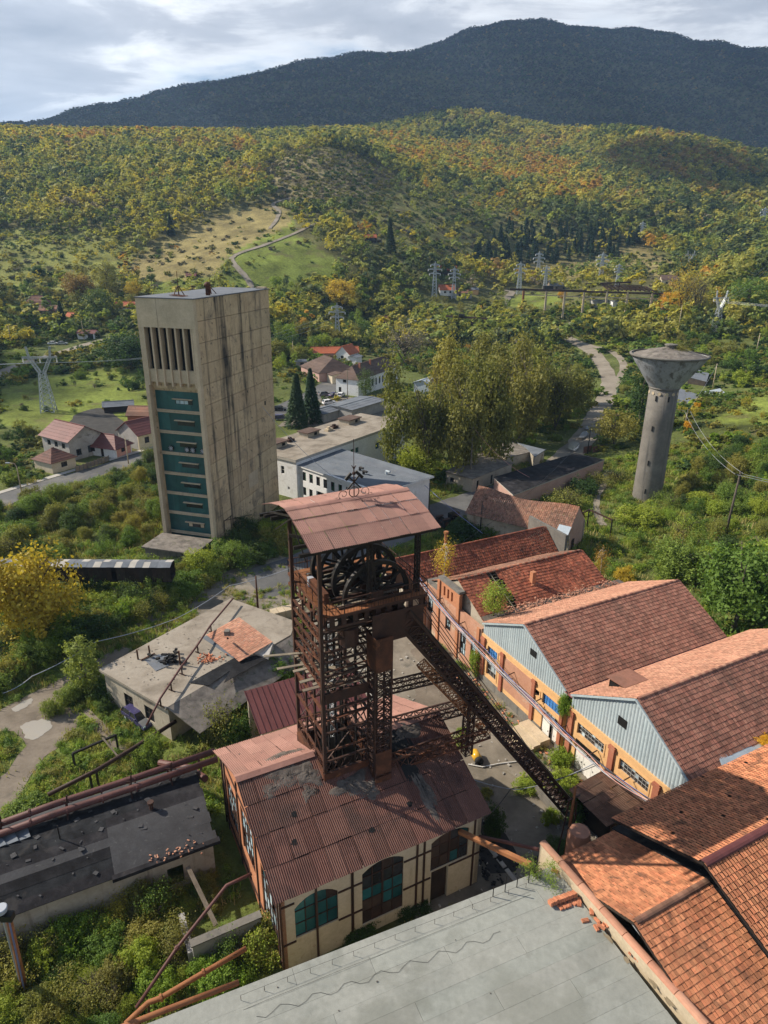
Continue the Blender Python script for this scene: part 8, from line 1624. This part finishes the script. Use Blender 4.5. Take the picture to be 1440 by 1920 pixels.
# white hose, drum and odd things on the yard
mb=MB(); mb.tube([P(878,1433,.12),P(905,1438,.15),P(935,1432,.12),P(968,1428,.1)],.06,6); solo('white_hose',mb,M['paint_white'],'white hose curving on the ground under the strut','hose',kind=None)
od=thing('orange_drum','orange drum with black end lying under the strut','drum',P(895,1415,0)); a=P(889,1410,.45); d=unit(P(900,1425,0)-P(889,1405,0)); part('body',MB().tube([a,a+d*1.1],.42,14),M['car_yellow'],od,True); part('end_cap',MB().tube([a+d*1.1,a+d*1.45],.4,14),M['rubber'],od,True)
pr_=thing('parapet_pole','little fence of thin rods with creeper at end of the grey roof','rods',GF1-gd*4); 
for k in range(5): p=GF1-gd*(1.2+k*.9)+gs*.5; part('rod',MB().bar(p,p+Z3*(.9+.5*(k%2)),.05),M['steel_dark'],pr_)
ptree('creeper','creeper spilling over the corner of grey roof beside the parapet',1018,1635,1600,60,'loose','leaf_bright',base=GF1-gd*1.4+gs*.3,cat='vine')
ub=thing('slanting_beam','slanting rusty beam from the shaft building down to the grey roof','beam',uv(24.3,28.5,6)); part('beam',MB().bar(uv(22.6,31.2,6.3),uv(24.6,25.6,7.7),.35,.3),M['steel_orange'],ub); part('brace',MB().bar(uv(24.3,31.0,5.2),uv(26.2,26.2,7.6),.18),M['pipe_maroon'],ub)
tr=thing('traffic_box','small green bin at the edge of wet road by pole','bin',P(1160,735,0)); part('body',MB().box(G(1160,736)-[.6,.5,0],(1.2,0,0),(0,1.,0),Z3*1.2),M['car_cabgreen'],tr); part('lid',MB().box(G(1160,736)-[.7,.6,-1.2],(1.4,0,0),(0,1.2,0),Z3*.15),M['car_black'],tr)
gg=thing('iron_gate','rusty brown sheet gate panels by the iron pole at the road','gate',P(1115,850,0)); 
for x0,x1 in ((1093,1108),(1110,1130)): a,b=P(x0,853,0),P(x1,850,0); part('panel',MB().box(a,b-a,(0,.06,0),Z3*2.),M['sheet_rust'],gg)
# ================================================================ vehicles
def car(label,p,az,paint,kind='hatch',L=4.1,Wd=1.7,Hh=1.48,group=None,hood=None,glass='glass_dark'):
    p=np.asarray(p,float); d=np.array([math.cos(az),math.sin(az),0]); s=np.array([-d[1],d[0],0]); root=thing('parked_car',label,'car',p,group)
    q=lambda x,y,z: p+d*(x*L)+s*(y*Wd/2)+Z3*z*Hh
    lo=[(-.5,.3),(-.495,.52),(-.47,.6),(-.2,.63),(.14,.64),(.33,.58),(.47,.5),(.5,.4),(.5,.24),(-.5,.24)]
    def extr(pr,w0,w1=None):
        w1=w1 or [w0]*len(pr); n=len(pr); mb=MB(); V=[q(x,-w,z) for (x,z),w in zip(pr,w1)]+[q(x,w,z) for (x,z),w in zip(pr,w1)]
        mb.add(V,[tuple(range(n))[::-1] if False else tuple(range(n)),tuple(range(n,2*n))[::-1]]+[(i,n+i,n+(i+1)%n,(i+1)%n) for i in range(n)]); return mb
    body=part('body',extr(lo,1.,[.93,.97,.97,.99,.99,.97,.92,.88,.9,.95]),M[paint],root)
    rear=-.47 if kind=='hatch' else -.36
    ca=[(rear,.63),(rear+.07,.93),(rear+.16,.985),(.02,.99),(.1,.95),(.26,.62)]; cab=part('cabin',extr(ca,.8,[.94,.82,.78,.78,.8,.93]),M[glass],root)
    part('roof',extr([(rear+.08,.955),(rear+.16,1.0),(.02,1.005),(.09,.97)],.8,[.8,.78,.78,.79]),M[paint],root)
    for sd in (-1,1):
        mb=MB()
        for (x0,z0,w0),(x1,z1,w1) in (((rear,.63,.955),(rear+.07,.95,.83)),((-.1,.63,.955),(-.1,.98,.8)),((.1,.96,.81),(.26,.62,.945))): mb.bar(q(x0,sd*w0,z0),q(x1,sd*w1,z1),.09,.05)
        part('pillar',mb,M[paint],root)
        part('headlight',MB().box(q(.485,sd*.78-.14,.42),d*.07,s*.24,Z3*.14),M['glass_pale'],root); part('tail_light',MB().box(q(-.512,sd*.8-.1,.48),d*.05,s*.17,Z3*.2),M['car_red'],root); part('mirror',MB().box(q(.15,sd*1.02-.06,.66),d*.14,s*.12,Z3*.12),M[paint],root)
        for x in (-.31,.31):
            c=q(x,sd*.86,.215); mb=MB(); mb.tube([c-s*.1,c+s*.1],.31,14); w=part('tyre',mb,M['rubber'],root); part('rim',MB().tube([c+s*.09*sd,c+s*.112*sd],.19,10),M['galvanised'],w)
    if hood: part('bonnet',extr([(.2,.645),(.33,.592),(.47,.51),(.3,.6)],.9),M[hood],root)
    return root
car('dark blue hatchback with grey bonnet parked in weeds at the workshop',P(262,1352,0),math.atan2(*(P(296,1366,0)-P(250,1332,0))[1::-1]),'car_navy',hood='car_grey',L=4.2,Wd=1.75)
car('white saloon on the hill road, left of two',G(100,646),R_(8),'car_white','saloon',4.4); car('silver white saloon with raised boot on the hill road, right of two',G(117,646),R_(12),'car_silver','saloon',4.4)
car('silver saloon in the yard of the two storey house',P(138,849,0),R_(-30),'car_silver','saloon',4.4)
for i,(x,y,a,c,k,lb) in enumerate([(608,742,35,'car_grey','hatch','grey car on the street beside the white gable'),(628,744,40,'car_navy','saloon','dark blue car beside the white gable'),(640,744,75,'car_white','hatch','white car against the white gable wall'),(617,758,30,'car_white','hatch','white car in the middle of the parking lot'),(652,758,-5,'car_black','saloon','black car in the second row of the parking lot'),(671,754,-8,'car_blue','saloon','blue saloon in the second row of the parking lot'),(697,764,20,'car_silver','hatch','silver car in the last row before the flat shed'),(718,760,20,'car_white','hatch','white car in the last row, near the willows'),(528,787,10,'car_navy','hatch','blue car half hidden at tower edge behind spruces'),(524,770,0,'car_black','saloon','black car behind the tower edge on the street'),(690,770,15,'car_black','hatch','dark car next to the silver one in last row')]):
    car(lb,G(x,y)+Z3*.07,R_(a),c,k,4.3)
tk=thing('tractor','old dark tractor loader with big black tyres on the rear yard','tractor',P(838,984,0)); b=P(840,984,0); d=unit(P(860,976,0)-P(825,986,0)); s=np.array([-d[1],d[0],0]); q=lambda x,y,z: b+d*x+s*y+Z3*z
for x,y,r in ((-1.3,-.95,.85),(-1.3,.95,.85),(1.5,-.85,.68),(1.5,.85,.68)):
    w=part('tyre',MB().tube([q(x,y-.24,r),q(x,y+.24,r)],r,18),M['rubber'],tk); part('rim',MB().tube([q(x,y-.26,r),q(x,y+.26,r)],r*.5,12),M['steel_rust'],w)
part('chassis',MB().box(q(-1.9,-.5,.7),d*4.,s*1.,Z3*.5),M['steel_dark'],tk); part('engine_hood',MB().box(q(.3,-.5,1.2),d*1.9,s*1.,Z3*.9),M['car_black'],tk); part('mudguard',MB().box(q(-2.,-1.2,1.65),d*1.5,s*.5,Z3*.12).box(q(-2.,.7,1.65),d*1.5,s*.5,Z3*.12),M['steel_brown'],tk)
part('seat',MB().box(q(-1.2,-.25,1.2),d*.5,s*.5,Z3*.15).box(q(-1.35,-.25,1.3),d*.12,s*.5,Z3*.55),M['rubber'],tk); part('loader_arm',MB().bar(q(-1.,-.7,1.7),q(-3.3,-.6,.8),.16).bar(q(-1.,.7,1.7),q(-3.3,.6,.8),.16),M['steel_brown'],tk); part('bucket',MB().box(q(-4.,-1.,.15),d*.8,s*2.,Z3*.1).box(q(-3.3,-1.,.15),d*.1,s*2.,Z3*.8),M['steel_rust'],tk); part('exhaust',MB().tube([q(1.2,.2,2.1),q(1.2,.2,3.)],.06,7),M['steel_dark'],tk)

# ---- litter, kerbs and wet earth of the alley
r_=np.random.default_rng(77)
def litter(name,label,pts,s,m,cat,fl=0.):
    mb=MB()
    for q in pts:
        a=r_.uniform(0,3.1); l=s*r_.uniform(.5,1.9); d=np.array([math.cos(a),math.sin(a),0]); n=np.array([-d[1],d[0],0]); mb.box(np.asarray(q)-d*l/2,d*l,n*l*r_.uniform(.35,.9)+Z3*r_.normal(0,.03),Z3*(fl or l*r_.uniform(.2,.6)))
    return solo(name,mb,m,label,cat,pts[0],kind='stuff')
litter('stone_litter','stones and lumps of concrete scattered over the alley between halls',[uv(r_.uniform(19,40),r_.uniform(27,74),.03) for _ in range(420)],.17,M['kerb'],'rubble')
litter('brick_litter','brick bits strewn at the foot of the shed fronts',[uv(39.6-abs(r_.normal(0,1.1)),r_.uniform(28,66),.03) for _ in range(260)],.16,M['brick_loose'],'rubble')
litter('coal_litter','dark coal lumps and cinders on the ground beside the shaft building',[uv(25.4+abs(r_.normal(0,1.4)),r_.uniform(29,47),.03) for _ in range(300)],.16,M['coal_black'],'cinders')
litter('felt_scraps','torn scraps of felt and lath lying on the black tar roof',[uv(r_.uniform(-12,6),v_:=r_.uniform(41.6,48.6),zr_(v_)+.105) for _ in range(60)],.24,M['felt_worn'],'scraps',.025)
litter('roof_litter','small stones and scraps over the cracked workshop roof',[fr_(*q,.01) for q in [(r_.uniform(230,470),r_.uniform(1170,1285)) for _ in range(160)] if inpoly(np.array([fr_(*q)[0]]),np.array([fr_(*q)[1]]),inn0)[0]],.11,M['flat_roof_dirt'],'rubble',.05)
for k in range(13):
    a=uv(27.2,28+k*3.3,0); mb=MB(); mb.box(a,uv(.35,0),uv(0,3.1),Z3*.12); tag(link('kerb_stone',mb.mesh('kerb_stone',a,[M['kerb']]),None,a),kind='structure')
def blot(u,v,a,b,m,z,nm):
    n=16; ph=r_.uniform(0,6); pts=[uv(u+a*math.cos(t)*(1+.25*math.sin(3*t+ph)+.12*math.sin(7*t)),v+b*math.sin(t)*(1+.2*math.sin(2*t+ph)),z) for t in np.linspace(0,6.283,n,endpoint=False)]; mb=MB(); mb.quad(*pts); ground(nm,mb,m)
for k,(u,v,a,b,m) in enumerate([(22.6,50,1.6,4.,'mud'),(29.5,44,1.4,5.5,'mud'),(33.5,52,1.8,4.5,'mud'),(27.5,34,1.6,4.,'black_soil'),(31.,29.,2.2,2.6,'black_soil'),(36.8,58,1.5,5.5,'mud'),(25.,64,2.6,3.6,'mud'),(33,39,1.1,2.4,'track'),(36.5,47,1.2,3.2,'track'),(30.5,60,1.3,4.,'track')]): blot(u,v,a,b,M[m],.024+.004*k,'earth_patch')
for k,(u,v,h,m,l) in enumerate([(38.6,60.5,1.5,BR,'bright weed bush against the brick front, farther one'),(38.9,56.2,1.1,GR,'green weed bush at the corner of brick front and ochre wall'),(37.8,50.3,.9,OL,'olive weed bush before the ochre wall panel'),(26.4,47.6,1.6,GR,'green bush at the rear corner of the shaft building'),(28.6,51.,1.3,BR,'bright bush on the mud beside the alley kerb'),(25.8,40.6,1.3,DK,'dark bush at the long side of the shaft building'),(33.2,46.6,.8,BR,'small bright weed clump in the middle of the alley'),(30.4,38.4,.9,OL,'olive weed clump below the strut near the hose'),(34.6,37.2,1.4,BR,'bright bush between strut and white doors'),(20.4,56.4,1.6,GR,'green bush beside the maroon roof')]): tree('weed_bush',l,uv(u,v,-.05),h,h*1.9,'shrub',m,'near',cat='shrub')
